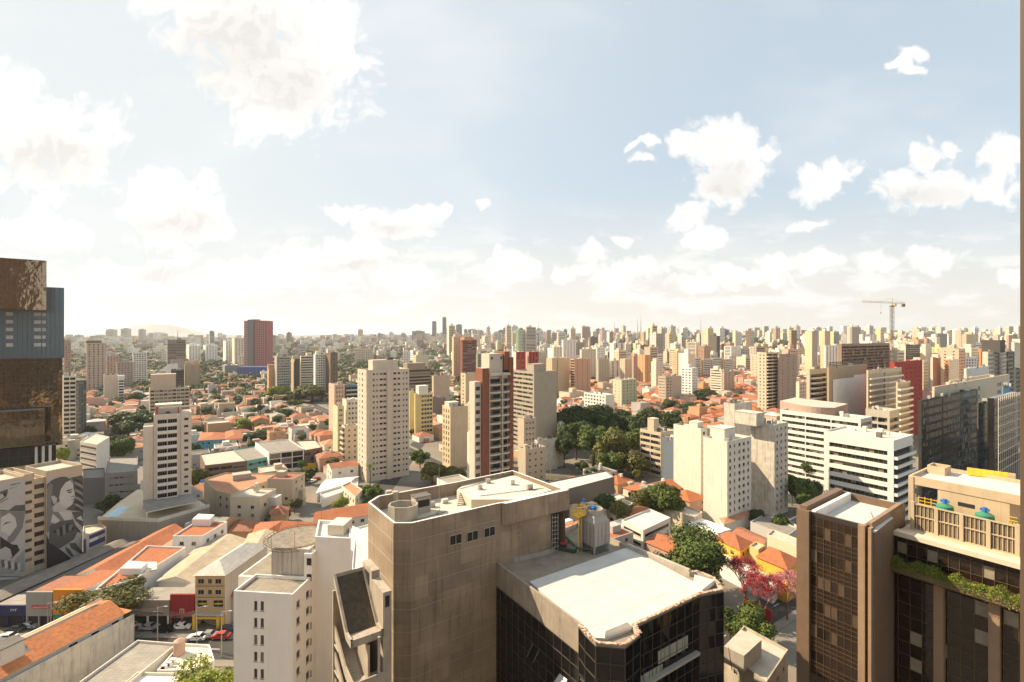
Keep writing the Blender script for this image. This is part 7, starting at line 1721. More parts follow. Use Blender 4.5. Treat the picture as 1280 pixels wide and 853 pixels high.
# ================================================================== trees placed by eye
def bare_tree(px, ytop, ybase, label, cols):
    Y = EYE*F/(ybase-HOR); h = PZ(ytop, Y); x = PX(px, Y); t = thing('tree', label, 'tree', (x, Y, 0)); rg = random.Random(int(px)); b = MB(); c = MB()
    def br(p, d, l, r, k):
        q = p+d*l; b.tube(p, q, r, r*.65, cols[0], 5, False)
        if k == 0:
            for _ in range(26):
                s = q+Vector((rg.gauss(0,.35), rg.gauss(0,.35), rg.gauss(0,.35))); n_ = Vector((rg.gauss(0,1), rg.gauss(0,1), rg.gauss(0,1))).normalized(); x_ = n_.orthogonal().normalized(); y_ = n_.cross(x_); c.face([s-x_*.11, s-y_*.09, s+x_*.11, s+y_*.09], cols[1])
            return
        for _ in range(3): 
            nd = (d+Vector((rg.gauss(0,.5), rg.gauss(0,.5), rg.gauss(.05,.25)))).normalized(); br(q, nd, l*.72, r*.6, k-1)
    br(Vector((0,0,0)), Vector((0,0,1)), h*.33, .28, 5)
    k = b.build('trunk', t); c.build('crown', t)
bare_tree(932, 700, 765, 'magenta red flowering tree over the red courtyard', (mat('pale_bark', (.22,.13,.10), .9), mat('pink_blossom', (.34,.045,.055), .8, var=.3)))
bare_tree(953, 722, 790, 'second magenta red flowering tree, in front of the red courtyard wall', (mat('pale_bark', (.22,.13,.10)), mat('pink_blossom', (.34,.045,.055))))
bare_tree(984, 715, 775, 'pink blossoming tree against the brown glass tower', (mat('pale_bark', (.22,.13,.10)), mat('pink_blossom_bright', (.50,.20,.22), .8, var=.3)))
tree_px(133, 726, 785, 98, 2, 'broad olive street tree in front of the orange shop', n=11000, leaf=.034, v=1)
tree_px(252, 826, 905, 86, 3, 'bright green round tree at the bottom edge beside the white tower', n=9000, leaf=.04, v=2)
tree_px(872, 664, 752, 104, 0, 'large leafy green tree right behind the glass office building', n=11000, leaf=.035, v=3, flat=.9)
tree_px(836, 680, 740, 56, 1, 'smaller dark tree left of the large leafy green tree', n=5000, leaf=.05)
tree_px(940, 757, 810, 60, 0, 'low rounded shrub tree below the red awning', n=5000, leaf=.05)
tree_px(912, 758, 800, 40, 1, 'dark shrub left of the low rounded shrub tree', n=2600, leaf=.08)
for px, yt, yb, wd, li, lab in (
 (703,507,560,40,1,'first dark park tree from the left, beside the blank walled block'),(723,500,562,50,1,'second dark park tree from the left'),(748,499,560,48,1,'third dark park tree from the left'),(772,504,555,44,1,'fourth dark park tree, under the low white block'),
 (720,520,575,40,1,'lower dark park tree at the left edge of the park'),(742,527,585,40,0,'lower middle park tree beside the red tree'),(767,527,590,50,2,'round olive crowned park tree, the roundest'),(792,516,560,36,1,'dark park tree behind the round olive one'),(815,503,548,36,1,'dark park tree below the greyish apartment block'),
 (800,530,580,44,0,'park tree right of the round olive one'),(822,528,575,40,2,'olive park tree left of the low grid-fronted block'),(790,560,598,44,2,'spreading yellow green tree at the right foot of the park'),(762,560,596,34,0,'green tree at the left foot of the park'),(838,511,550,30,1,'dark tree above the low grid-fronted block'),
 (640,500,545,20,1,'slim dark tree behind the brick tower') if 0 else (705,540,585,30,1,'dark tree at the corner of the park and the houses'),
 (826,600,650,46,0,'leafy tree in front of the left pale slab tower'),(805,608,650,34,2,'olive tree left of the leafy one at the pale slabs'),(775,622,660,30,2,'olive tree behind the low pale angular office'),(755,615,652,24,1,'dark shrub tree behind the cooling tower'),(842,617,655,26,0,'small green tree at the slate blue wall foot'),
 (1002,590,640,40,0,'dense tree left of the white framed office'),(1018,597,640,30,1,'dark tree touching the white framed office'),(990,596,632,24,2,'olive tree beside the right slab tower'),(1002,612,650,22,0,'lower green tree beside the stained slab tower'),
 (945,634,660,22,1,'dark small tree at the foot of the middle pale slab tower'),(975,640,668,24,0,'green small tree beside the dark roofed yard building'),(465,604,628,26,0,'bushy tree just left of the concrete building roof'),(427,619,642,24,3,'bright bush on the orange roof row'),(410,640,656,26,2,'low olive bush under the orange roof row'),(366,587,604,34,1,'dark tree in the car park by the cream apartment house'),(350,630,652,26,2,'olive bush beside the cream apartment house'),
 (322,537,556,46,1,'dark spreading tree behind the white framed building'),(357,508,526,32,1,'dark tree amid the left houses'),(330,513,532,30,1,'dark tree between the cream gabled houses') if 0 else (304,520,540,26,3,'bright yellow green tree by the parking lot'),(168,510,545,48,1,'large dark tree left of the white balcony tower'),(160,521,552,34,1,'second dark tree left of the white balcony tower'),
 (146,545,580,34,0,'green tree behind the narrow white office'),(152,540,572,26,0,'green tree at the narrow white office roof'),(245,584,615,26,2,'bare brownish tree right of the white balcony tower'),(244,530,550,26,1,'dark tree behind the white balcony tower'),(130,620,645,34,1,'dark tree left of the swimming pool'),(165,615,640,14,3,'small bright tree beside the pool'),(180,632,650,22,2,'shrub at the foot of the white balcony tower'),
 (80,555,585,22,3,'yellow green tree right of the bronze glass tower'),(168,488,505,24,1,'flat dark umbrella shaped tree in the left background'),(150,515,530,22,1,'round dark tree in the left background'),(565,520,548,18,2,'tree beside the pale yellow apartment block') if 0 else (540,575,605,40,2,'street tree behind the concrete building roof, left'),(566,580,606,34,2,'street tree behind the concrete building roof, right'),
 (497,548,576,20,2,'olive tree by the beige slab tower foot') if 0 else (525,560,585,22,0,'olive street tree beside the beige slab tower'),(347,480,500,34,3,'umbrella shaped green tree before the grey-green grid block'),(390,479,502,44,2,'wide brownish umbrella tree before the cream ribbon block'),(374,490,503,18,1,'small dark tree beside the wide brownish umbrella tree'),(885,483,502,36,1,'dark wide tree above the right orange roofs'),(875,492,507,26,1,'dark low tree above the right orange roofs'),
 (865,500,520,30,1,'dark tree in front of the bright white block'),(925,500,520,24,0,'green tree left of the wide cream tower'),(755,485,499,16,1,'small dark tree near the pink-orange slab') if 0 else (835,497,516,22,1,'dark tree beside the greyish apartment block'),(690,640,676,24,0,'tree hidden behind the concrete building') if 0 else (1015,570,600,24,1,'dark tree behind the dense tree at the white offices')):
    tree_px(px, yt, yb, wd*1.08, li, lab, n=7000, leaf=.062)
def palm(px, ytop, ybase, label):
    Y = EYE*F/(ybase-HOR); h = PZ(ytop, Y); x = PX(px, Y); t = thing('palm_tree', label, 'palm', (x, Y, 0)); b = MB(); b.tube((0,0,0), (.3,0,h*.5), .28, .2, BARK, 7); b.tube((.3,0,h*.5), (.2,0,h-.8), .2, .15, BARK, 7); b.build('trunk', t)
    b = MB(); rg = random.Random(3)
    for i in range(16):
        a = i*2*pi/16+rg.random()*.3; el = rg.uniform(-.1, 1.0); p = Vector((.2, 0, h-.8)); d = Vector((cos(a)*cos(el), sin(a)*cos(el), sin(el)))
        for s in range(7):
            q = p+d*.5; w_ = .35*(1-s/8); sd = Vector((-sin(a), cos(a), 0))*w_; b.face([p-sd, q-sd*.85, q+sd*.85+Vector((0,0,.05)), p+sd], LEAF[0]); p = q; d = (d+Vector((0,0,-.26))).normalized()
    b.build('crown', t)
palm(462, 580, 618, 'slender palm tree in front of the beige slab tower'); palm(391, 470, 498, 'dark palm tree before the cream ribbon block'); palm(740, 565, 590, 'short palm tree at the lower edge of the park')
# ================================================================== houses filling the quarter
VIS = [(460,710,600,999,85),(610,905,690,999,62),(996,1290,600,999,62),(290,445,665,999,90),(0,104,560,999,150),(447,512,463,605,240),(594,641,455,640,190),(640,700,462,560,292),(842,940,540,665,205),(938,985,520,660,195),(1030,1140,540,625,185),(975,1140,500,610,225),(1008,1155,455,560,312),(1148,1290,490,600,207)]
def hidden(x, y, z=2):
    if y < 20: return True
    px = 640+F*x/y; py = HOR+F*(EYE-z)/y
    if px < -25 or px > 1290 or py > 860: return True
    return any(a < px < b and c < py < d and y > Yb-5 for a, b, c, d, Yb in VIS)
WALLS = [('cream', CREAM), ('white', WW), ('ivory', IVORY), ('pinkish', PINK), ('beige', BEIGE), ('grey', GREYW), ('tan', TANO)]
ROOFS = [('orange-tiled', TILE, 5), ('brown-tiled', TILE2, 3), ('faded-tiled', TILE3, 3), ('white-sheet', DECKW, 2), ('grey-sheet', SHEET, 3), ('dark-sheet', SHEETD, 2), ('pale-flat', DECK, 3)]
rbag = [r for r in ROOFS for _ in range(r[2])]
AREAS = [(0,110,'by the bronze tower'),(110,180,'left of the balcony tower'),(180,250,'behind the white balcony tower'),(250,330,'by the blue house'),(330,400,'by the white framed building'),(400,450,'left of the slab tower'),(450,600,'between the central towers'),(600,700,'behind the brick tower'),(700,790,'left of the park'),(790,850,'right of the park'),(850,950,'below the golden slabs'),(950,1290,'by the right hand towers')]
def area(px):
    for a, b, t in AREAS:
        if px < b: return t
    return AREAS[-1][2]
rows_ = [(150,'nearest row'),(230,'near row'),(300,'middle row'),(400,'far row'),(9999,'farthest row')]
def rowname(y):
    for a, t in rows_:
        if y < a: return t
rg = random.Random(11); cand = []
def lattice_points():
    out = []
    u, v = GB, GA; s = 12.5
    for i in range(-90, 110):
        for j in range(-90, 110):
            jx, jy = rg.uniform(-1.2, 1.2), rg.uniform(-1.2, 1.2)
            x = u[0]*i*14.5+v[0]*j*12.5+jx; y = 300+u[1]*i*14.5+v[1]*j*12.5+jy
            if 128 < y < 1000 and abs(x) < y*1.12+20: out.append((x, y))
    return sorted(out, key=lambda p: p[0]**2+p[1]**2)
PTS = lattice_points(); nh = 0; far_houses = MB(); used_lab = {}
def house_geo(x, y, z0, w_, d, h, u, wm, rm, flat, rg, mb, mr):
    v = (-u[1], u[0]); q = [(x-u[0]*w_/2-v[0]*d/2, y-u[1]*w_/2-v[1]*d/2), (x+u[0]*w_/2-v[0]*d/2, y+u[1]*w_/2-v[1]*d/2), (x+u[0]*w_/2+v[0]*d/2, y+u[1]*w_/2+v[1]*d/2), (x-u[0]*w_/2+v[0]*d/2, y-u[1]*w_/2+v[1]*d/2)]
    for i in range(4):
        a, b = q[i], q[(i+1)%4]; mb.face([(a[0],a[1],z0-1.5),(b[0],b[1],z0-1.5),(b[0],b[1],z0+h),(a[0],a[1],z0+h)], wm)
    if flat:
        roof_ring(mr, q, z0+h, .2, .45, wm, rm)
        if rg.random() < .5: mr.box((x+u[0]*w_*.2, y+u[1]*w_*.2, z0+h-.44), (w_*.3, d*.3, 2.2), wm, u)
    else: roof_mesh(mr, q, z0+h, min(w_, d)*rg.uniform(.16,.24), rm, rg.random() < .4, wm, .35)
    return q
placed = []
for (x, y) in PTS:
    px = 640+F*x/y
    if onroad(x, y, 4) or not free(x, y, 4.5): continue
    if px < 590 and y > 480 and rg.random() < .5: TREES.append((x, y, -1)); continue
    if rg.random() < (.33 if px < 440 else .15): 
        if rg.random() < .9: TREES.append((x, y, -1))
        continue
    u = GB if rg.random() < .6 else GA
    if x < -45 and y < 230: u = HA
    sx = rg.uniform(9.5, 13); sy = rg.uniform(9, 12); h = rg.choice((3.4, 4.0, 6.2, 6.6, 7)); wn_, wm = rg.choice(WALLS); rn, rm, _ = rg.choice(rbag); flat = rn in ('pale-flat', 'white-sheet', 'grey-sheet', 'dark-sheet') and rg.random() < .75 or rn == 'pale-flat'
    if px < 600 and y > 190 and rn == 'orange-tiled' and rg.random() < .65: rn, rm = rg.choice((('brown-tiled', TILE2), ('faded-tiled', TILE3), ('grey-sheet', SHEET)))
    if 690 < px < 960 and rg.random() < .6: rn, rm = 'orange-tiled', TILE; flat = False
    if rg.random() < .07: h = rg.uniform(9, 13); flat = True
    z0 = ground(x, y); vis = not hidden(x, y, h)
    if vis and nh < 285:
        root = thing('house', 'x', 'house', (x, y, z0)); mb, mr = MB(), MB(); q = house_geo(x, y, z0, sx, sy, h, u, wm, rm, flat, rg, mb, mr); part(mb, 'wall', root); part(mr, 'roof', root)
        size = 'tall' if h > 8 else 'two-storey' if h > 5 else 'low'
        lab = '%s %s %s roofed house, %s %s' % (wn_, size, rn, rowname(y), area(px)); root['label'] = lab; used_lab.setdefault(lab, []).append((px, root)); nh += 1
        for _a in range(rg.randint(1, 3)):
            an = MB(); ax, ay = x+u[0]*rg.choice((-1,1))*(sx/2+rg.uniform(.5, 1.5))+rg.uniform(-2,2), y+u[1]*rg.choice((-1,1))*(sy/2+rg.uniform(.5, 1.5))+rg.uniform(-2,2)
            an.box((ax, ay, z0), (rg.uniform(2, 4.5), rg.uniform(2, 4), rg.uniform(2.4, h+.6)), rg.choice((wm, CONC2, OFFW, SHEET, TILE3)), u)
            part(an, 'annex', root)
        if y < 330:
            for i in range(4):
                a, b = q[i], q[(i+1)%4]; ex, ey = b[0]-a[0], b[1]-a[1]; L = sqrt(ex*ex+ey*ey); ex /= L; ey /= L; nx, ny = ey, -ex
                if nx*x+ny*y > 0: continue
                for st in range(int(h/3)):
                    for f in (.25, .7):
                        if rg.random() < .25: continue
                        me = window_mesh(1.3, 1.1, rg.choice((0, 2)), .02); o = bpy.data.objects.new('window', me); col.objects.link(o); o.parent = root
                        X_, Y_ = a[0]+ex*L*f+nx*.03, a[1]+ey*L*f+ny*.03
                        o.matrix_local = Matrix(((ex, nx, 0, X_-x), (ey, ny, 0, Y_-y), (0, 0, 1, 1.0+st*3), (0, 0, 0, 1)))
            if rg.random() < .35: b_ = MB(); tx, ty = x+rg.uniform(-2, 2), y+rg.uniform(-2, 2); b_.box((tx, ty, z0+h), (1.5, 1.5, 1.9), wm, u); b_.tube((tx, ty, z0+h+1.9), (tx, ty, z0+h+3.0), .7, .62, BLUEP if rg.random() < .5 else OFFW, 10); part(b_, 'water_tank', root)
            if not flat and rg.random() < .5: b_ = MB(); b_.box((x+1, y+1, z0+h), (1.0, 1.0, 2.6), wm, u); part(b_, 'chimney', root)
    else:
        if not vis and y < 600: continue
        house_geo(x, y, z0, sx, sy, h, u, wm, rm, flat, rg, far_houses, far_houses)
        for _a in range(2): far_houses.box((x+rg.uniform(-7,7), y+rg.uniform(-7,7), z0-1), (rg.uniform(2, 5), rg.uniform(2, 4), rg.uniform(3.4, h+2)), rg.choice((wm, CONC2, OFFW, SHEETD, TILE3)), u)
for lab, lst in used_lab.items():
    if len(lst) == 1: continue
    lst.sort(key=lambda p: p[0]); n = len(lst)
    if n == 2: nm = ['left of two', 'right of two']
    elif n == 3: nm = ['left of three', 'middle of three', 'right of three']
    else: nm = None
    for i, (px, r) in enumerate(lst):
        if nm: r['label'] = lab+', '+nm[i]
        else: r['group'] = lab
for (x, y) in [(rg.uniform(-1.1, 1.1), rg.uniform(900, 3600)) for _ in range(2600)]:
    y2 = y; x2 = x*y2; z0 = ground(x2, y2); rn, rm, _ = rg.choice(rbag); rm = rm if rm is not TILE or x > 0 or rg.random() < .25 else rg.choice((TILE2, SHEETD, DECK)); house_geo(x2, y2, z0, rg.uniform(10, 22), rg.uniform(9, 16), rg.choice((4, 6, 7, 9)), GB, rg.choice(WALLS)[1], rm, 'tile' not in rn, rg, far_houses, far_houses)
tag(far_houses.build('distant_houses'), 'low houses packed over the far districts, too many to count', 'houses', kind='stuff')
# trees between the houses
rg = random.Random(5); nt_ = 0; spots = [(x, y) for (x, y, r) in TREES if r == -1]; TREES = [t for t in TREES if t[2] > 0]
for (x, y) in PTS:
    if rg.random() < .06: spots.append((x+rg.uniform(-7, 7), y+rg.uniform(-7, 7)))
spots.sort(key=lambda p: p[0]**2+p[1]**2); lt = {}
woods = MB()
def blob(x, y, z, r, n, li, mb, rg, s=1.):
    for _ in range(n):
        th = rg.random()*2*pi; ph = rg.uniform(-.2, 1); q = sqrt(max(0, 1-ph*ph)); rr = r*rg.uniform(.6, 1.05)
        c = Vector((x+cos(th)*q*rr, y+sin(th)*q*rr, z+ph*rr*.8)); n_ = (Vector((cos(th)*q, sin(th)*q, ph+.3))+Vector((rg.uniform(-1,1), rg.uniform(-1,1), rg.uniform(-1,1)))*.5).normalized(); a = n_.orthogonal().normalized(); b = n_.cross(a)
        mb.face([c-a*s, c-b*s*.7, c+a*s, c+b*s*.7], LEAF[li])
for (x, y) in spots:
    if hidden(x, y, 6) or not free(x, y, 1) or onroad(x, y, -1): continue
    px = 640+F*x/y
    if px > 850 and rg.random() < .5: continue
    li = rg.choice((0, 1, 1, 2, 2)); h = rg.uniform(6, 11); r = rg.uniform(3, 5.5)
    if nt_ < 215 and y < 620:
        lab = '%s tree among houses, %s %s' % (['green','dark green','olive','bright'][li], rowname(y), area(px)); t = tree(x, y, h, r, li, lab, n=1400, leaf=.11); lt.setdefault(lab, []).append((px, t)); nt_ += 1
    else: blob(x, y, ground(x, y)+h*.5, r, 90, li, woods, rg, .8)
for lab, lst in lt.items():
    if len(lst) > 1:
        lst.sort(key=lambda p: p[0]); n = len(lst)
        for i, (px, r) in enumerate(lst):
            if n <= 3: r['label'] = lab+', '+(['left', 'right'] if n == 2 else ['left', 'middle', 'right'])[i]+' of %s' % ('two' if n == 2 else 'three')
            else: r['group'] = lab
# far woods: dense on the left half, along the dark ridge and on the far hills
for _ in range(11000):
    s = rg.uniform(-1.1, .25) if rg.random() < .8 else rg.uniform(.1, 1.1); y = 620*math.exp(rg.random()**.85*1.9); x = s*y
    dens = .55+.45*sin(x*.011+1)*cos(y*.009)
    if s > -.05 and y < 1600 and rg.random() < .85: continue
    if rg.random() > dens or not free(x, y, 2): continue
    blob(x, y, ground(x, y)+4, rg.uniform(6, 12)*(.7+y/3500), 42, rg.choice((0, 1, 1, 1, 2)), woods, rg, 1.6+y/1500)
for _ in range(500):
    s = rg.uniform(.1, .62); y = rg.uniform(1900, 2700); x = s*y; blob(x, y, ground(x, y)+6, rg.uniform(14, 22), 40, 1, woods, rg, 4)
tag(woods.build('distant_trees'), 'far woods and street trees merging into one green mass', 'trees', kind='stuff')
# ================================================================== far towers
rg = random.Random(21); FT = {}; FT2 = {}
pal = [('cream', CREAM, 5), ('ivory', IVORY, 6), ('white', WW, 6), ('beige', BEIGE, 3), ('tan', TANO, 1), ('grey', GREYB, 2), ('pinkish', PINK, 1), ('brown', BRNW, 1), ('ochre', YELW, 1), ('grey-white', GREYW, 2)]
pb = [p for p in pal for _ in range(p[2])]
zones = [ # px0, px1, n, Y0, Y1, ytop lo, ytop hi
 (82,305,20,1100,3400,424,446),(335,470,8,1500,4000,424,438),(430,600,26,1200,4200,419,450),(590,700,28,900,3200,416,440),(690,860,50,850,3200,418,446),(850,1000,50,750,3200,418,446),(995,1160,40,750,2800,415,440),(1120,1280,74,560,2600,416,450)]
ZN = [(0,305,'over the left woods'),(305,470,'right of the pink tower'),(470,600,'under the slim dark towers'),(600,700,'behind the brick tower'),(700,780,'above the park'),(780,850,'behind the orange tower'),(850,930,'behind the golden walled slabs'),(930,1000,'behind the wide cream tower'),(1000,1110,'beside the crane'),(1110,1200,'behind the red tower'),(1200,1300,'by the dark capped tower')]
def zname(px):
    for a, b, t in ZN:
        if px < b: return t
    return ZN[-1][2]
ft_n = 0
for (p0, p1, n, Y0, Y1, a, b_) in zones:
    for _ in range(n):
        for _try in range(20):
            px = rg.uniform(p0, p1); Y = Y0+(Y1-Y0)*rg.random()**1.2; x = PX(px, Y)
            if free(x, Y, 8): break
        z0 = ground(x, Y); f = (Y-Y0)/(Y1-Y0); yt = a+(b_-a)*(1-f)*rg.uniform(.6, 1)+rg.uniform(-1, 3); zt = PZ(yt, Y)
        zt = min(max(zt+(rg.random()**2)*Y*.022-Y*.004, z0+24), z0+100); w_ = rg.uniform(12, 22)*(1+Y/5200); d = rg.uniform(12, 20)
        cn, wm, _2 = rg.choice(pb); u = rg.choice((GB, GB, (1, .15), (1, .5))); u = unit(*u); v = (-u[1], u[0])
        q = [(x, Y), (x+u[0]*w_, Y+u[1]*w_), (x+u[0]*w_+v[0]*d, Y+u[1]*w_+v[1]*d), (x+v[0]*d, Y+v[1]*d)]
        sc_ = 1+Y/2600; k = rg.random()
        sR = Bd(1.3*sc_, .9, 1.5, .4) if k < .35 else Wn(max(3, int(w_/3.5/sc_**.5)), 1.9*sc_**.5, 1.6*sc_**.5, .9) if k < .9 else None
        sL = rg.choice((None, Wn(3, 1.3*sc_**.5, 1.3*sc_**.5, .9), Wn(2, 1.6*sc_**.5, 1.4*sc_**.5, .9), Bd(1.3, .9, .8, .3)))
        wR = wm if rg.random() < .7 else rg.choice(pb)[1]
        h_ = 'high' if zt-z0 > 60 else 'mid-height' if zt-z0 > 42 else 'low'
        far_ = 'near' if Y < 1100 else 'distant' if Y < 2000 else 'far'
        st = 'blank-sided' if sR is None else 'banded' if sR['t'] == 'band' else 'windowed'
        lab = '%s %s %s %s tower %s' % (far_, h_, cn, st, zname(px))
        r = tower('high_rise', lab, 'high-rise', q, zt, wm, [(wR, sR), None, None, sL], z0=z0-2, fh=3.1*sc_, drop=.6, pent=[(rg.uniform(.3, .7), .5, w_*.35, d*.4, rg.uniform(3, 7), None)], rng=rg, top=2)
        FT.setdefault(lab, []).append((px, r)); ft_n += 1
for lab, lst in FT.items():
    if len(lst) > 1:
        lst.sort(key=lambda p: p[0]); n = len(lst)
        for i, (px, r) in enumerate(lst):
            if n <= 3: r['label'] = lab+', '+(['left', 'right'] if n == 2 else ['left', 'middle', 'right'])[i]+' of %s' % ('two' if n == 2 else 'three')
            else: r['group'] = lab
for (p0, p1, n, Y0, Y1, a, b_) in ((84,303,26,900,3200,425,450),(335,600,52,1100,3600,421,446)):
    for i in range(n):
        px = p0+(p1-p0)*(i+rg.random())/n; Y = rg.uniform(Y0, Y1); x = PX(px, Y)
        if not free(x, Y, 8): continue
        z0 = ground(x, Y); zt = min(max(PZ(a+(b_-a)*(1-(Y-Y0)/(Y1-Y0))*rg.uniform(.6, 1), Y), z0+26), z0+80); w_ = rg.uniform(13, 20)*(1+Y/6000); cn, wm, _2 = rg.choice(pb)
        q = [(x, Y), (x+w_, Y+w_*.3), (x+w_*.8, Y+w_*1.1), (x-w_*.2, Y+w_*.8)]
        lab = '%s slim %s tower over the %s trees, %s' % ('distant' if Y > 2000 else 'nearer', cn, 'far left' if p0 < 200 else 'left centre', 'tall' if zt-z0 > 50 else 'short')
        r = tower('slim_tower', lab, 'tower', q, zt, wm, [Wn(4, 2, 1.6, .9), None, None, Wn(3, 2, 1.6)], z0=z0-2, fh=3.3+Y/1500, drop=.6, pent=[(.5, .5, w_*.35, w_*.35, 4, None)], rng=rg, top=2)
        FT2.setdefault(lab, []).append((px, r))
for lab, lst in FT2.items():
    if len(lst) > 1:
        lst.sort(key=lambda p: p[0]); n = len(lst)
        for i, (px, r) in enumerate(lst):
            if n <= 3: r['label'] = lab+', '+(['left', 'right'] if n == 2 else ['left', 'middle', 'right'])[i]+' of %s' % ('two' if n == 2 else 'three')
            else: r['group'] = lab
# remaining skyline as one mass
mass = MB()
def mass_tower(px, Y, zt, w_, d, wm, wR):
    x = PX(px, Y); z0 = ground(x, Y)-2; zt = max(zt, z0+24); u = rg.choice((GB, (1, .15), (1, .4))); u = unit(*u); v = (-u[1], u[0]); rec = []
    q = [(x, Y), (x+u[0]*w_, Y+u[1]*w_), (x+u[0]*w_+v[0]*d, Y+u[1]*w_+v[1]*d), (x+v[0]*d, Y+v[1]*d)]; fh = 3.1*(1+Y/2200)
    st = rg.choice((Wn(max(3, int(w_/4)), 2.2, 1.7, .9), Wn(max(2, int(w_/5)), 2.8, 1.8, .9), Bd(1.5, .9, 1.2, .3), Bd(1.7, .8, 1, .3, split=2)))
    facade(mass, q[0], q[1], z0, zt, st, wR, fh, rec, 2); facade(mass, q[3], q[0], z0, zt, rg.choice((None, Wn(2, 1.8, 1.6, .9))), wm, fh, rec, 2); facade(mass, q[1], q[2], z0, zt, None, wm, fh, rec, 2)
    mass.face([(p[0], p[1], zt) for p in q], DECK); mass.box((*pent_at(q, rg.uniform(.3,.7), .5, 0)[:2], zt-.01), (w_*.35, d*.4, rg.uniform(3, 7)), wm, u)
    for (x, y, z, w2, h, ux, uy, dep, t, g, f_, s2) in rec:
        nx, ny = uy, -ux; o = dep-.001; mass.face([(x-nx*o,y-ny*o,z),(x+ux*w2-nx*o,y+uy*w2-ny*o,z),(x+ux*w2-nx*o,y+uy*w2-ny*o,z+h),(x-nx*o,y-ny*o,z+h)], GL if rg.random() < .8 else CUR)
for _ in range(150):
    px = rg.uniform(560, 1285); Y = rg.uniform(1300, 3400); x = PX(px, Y)
    if free(x, Y, 8): mass_tower(px, Y, PZ(rg.uniform(407, 421), Y), rg.uniform(11, 19)*(1+Y/5000), rg.uniform(12, 20), rg.choice(pb)[1], rg.choice(pb)[1])
for (p0, p1, n, Y0, Y1, a, b_) in ((590,1285,400,950,2700,418,446),(300,600,90,1500,3400,422,442),(84,300,45,1700,3400,423,438)):
    for _ in range(n):
        px = rg.uniform(p0, p1); Y = Y0+(Y1-Y0)*rg.random(); x = PX(px, Y)
        if not free(x, Y, 8): continue
        w_ = rg.uniform(13, 22)*(1+Y/6000); mass_tower(px, Y, PZ(a+(b_-a)*(1-(Y-Y0)/(Y1-Y0))+rg.uniform(-5, 5), Y), w_, rg.uniform(12, 20), rg.choice(pb)[1], rg.choice(pb)[1])
for _ in range(1300):
    px = rg.uniform(80, 1290) if rg.random() < .4 else rg.uniform(430, 1290); Y = rg.uniform(2300, 5200); x = PX(px, Y); z0 = ground(x, Y); w_ = rg.uniform(18, 34); d = 20; h = rg.uniform(16, 44)+36*rg.random()**4
    if px < 430: h *= .75
    wm = rg.choice(pb)[1]; q = [(x, Y), (x+w_, Y+rg.uniform(-5, 8)), (x+w_, Y+d+8), (x, Y+d)]; rec = []
    mass.prism(q, z0-2, z0+h, wm)
    n = int(h/8)
    for i in range(n): mass.box((x+w_/2, Y-.1+2, z0+4+i*8), (w_*.7, 8, 2), GREYB)
tag(mass.build('distant_city'), 'endless far towers along the horizon, too many to count', 'skyline', kind='stuff')
# ================================================================== cars, lamps, poles
CARM = {}
def car_meshes(k, cm):
    if k in CARM: return CARM[k]
    L, W_, H_ = 4.2, 1.75, 1.45
    prof = [(-2.1,.35),(2.1,.35),(2.1,.75),(1.95,.85),(1.05,.95),(.45,1.42),(-.95,1.45),(-1.75,1.0),(-2.1,.9)]
    b = MB(); n = len(prof)
    for s in (-1, 1):
        f = [(x, s*W_/2*(1 if z < 1.0 else .8), z) for x, z in prof]; b.face(f if s < 0 else f[::-1], cm)
    for i in range(n):
        (x0, z0), (x1, z1) = prof[i], prof[(i+1)%n]; k0, k1 = (1 if z0 < 1.0 else .8), (1 if z1 < 1.0 else .8)
        b.face([(x0,W_/2*k0,z0),(x1,W_/2*k1,z1),(x1,-W_/2*k1,z1),(x0,-W_/2*k0,z0)], cm)
    body = b.mesh('body'); b = MB(); e = .012
    b.face([(1.0,-.78,1.0),(1.0,.78,1.0),(.5,.66,1.38),(.5,-.66,1.38)], GL); b.v = [(x+e, y, z+e) for x, y, z in b.v]
    b.face([(-1.7-e,.78,1.03+e),(-1.7-e,-.78,1.03+e),(-1.0-e,-.66,1.41+e),(-1.0-e,.66,1.41+e)], GL)
    for s in (-1, 1): b.face([(-1.4, s*.80, 1.02), (.85, s*.80, 1.02), (.42, s*.712, 1.38), (-.9, s*.712, 1.38)][::s], GL)
    glass = b.mesh('windows'); b = MB(); b.tube((0,-.1,0), (0,.1,0), .32, .32, mat('tyre_rubber', (.02,.02,.02), .9), 12); b.tube((0,-.11,0), (0,.11,0), .18, .18, STEEL, 8); wheel = b.mesh('wheel')
    CARM[k] = (body, glass, wheel); return CARM[k]
CC = [('white', WHITE), ('silver', mat('silver_paint', (.50,.50,.49), .3, .5)), ('dark grey', mat('dark_grey_paint', (.06,.065,.07), .3, .2)), ('black', mat('black_paint', (.015,.015,.016), .25)), ('red', REDP), ('blue', mat('blue_paint', (.04,.09,.22), .3))]
def car(x, y, rz, ci, label, group):
    t = thing('parked_car', label, 'car', (x, y, .04), group); t.rotation_euler.z = rz; bd, gl_, wh = car_meshes(ci, CC[ci][1])
    for nm, me in (('body', bd), ('window', gl_)): o = bpy.data.objects.new(nm, me); col.objects.link(o); o.parent = t
    for sx in (-1.3, 1.35):
        for sy in (-.78, .78): o = bpy.data.objects.new('wheel', wh); col.objects.link(o); o.parent = t; o.location = (sx, sy, .32)
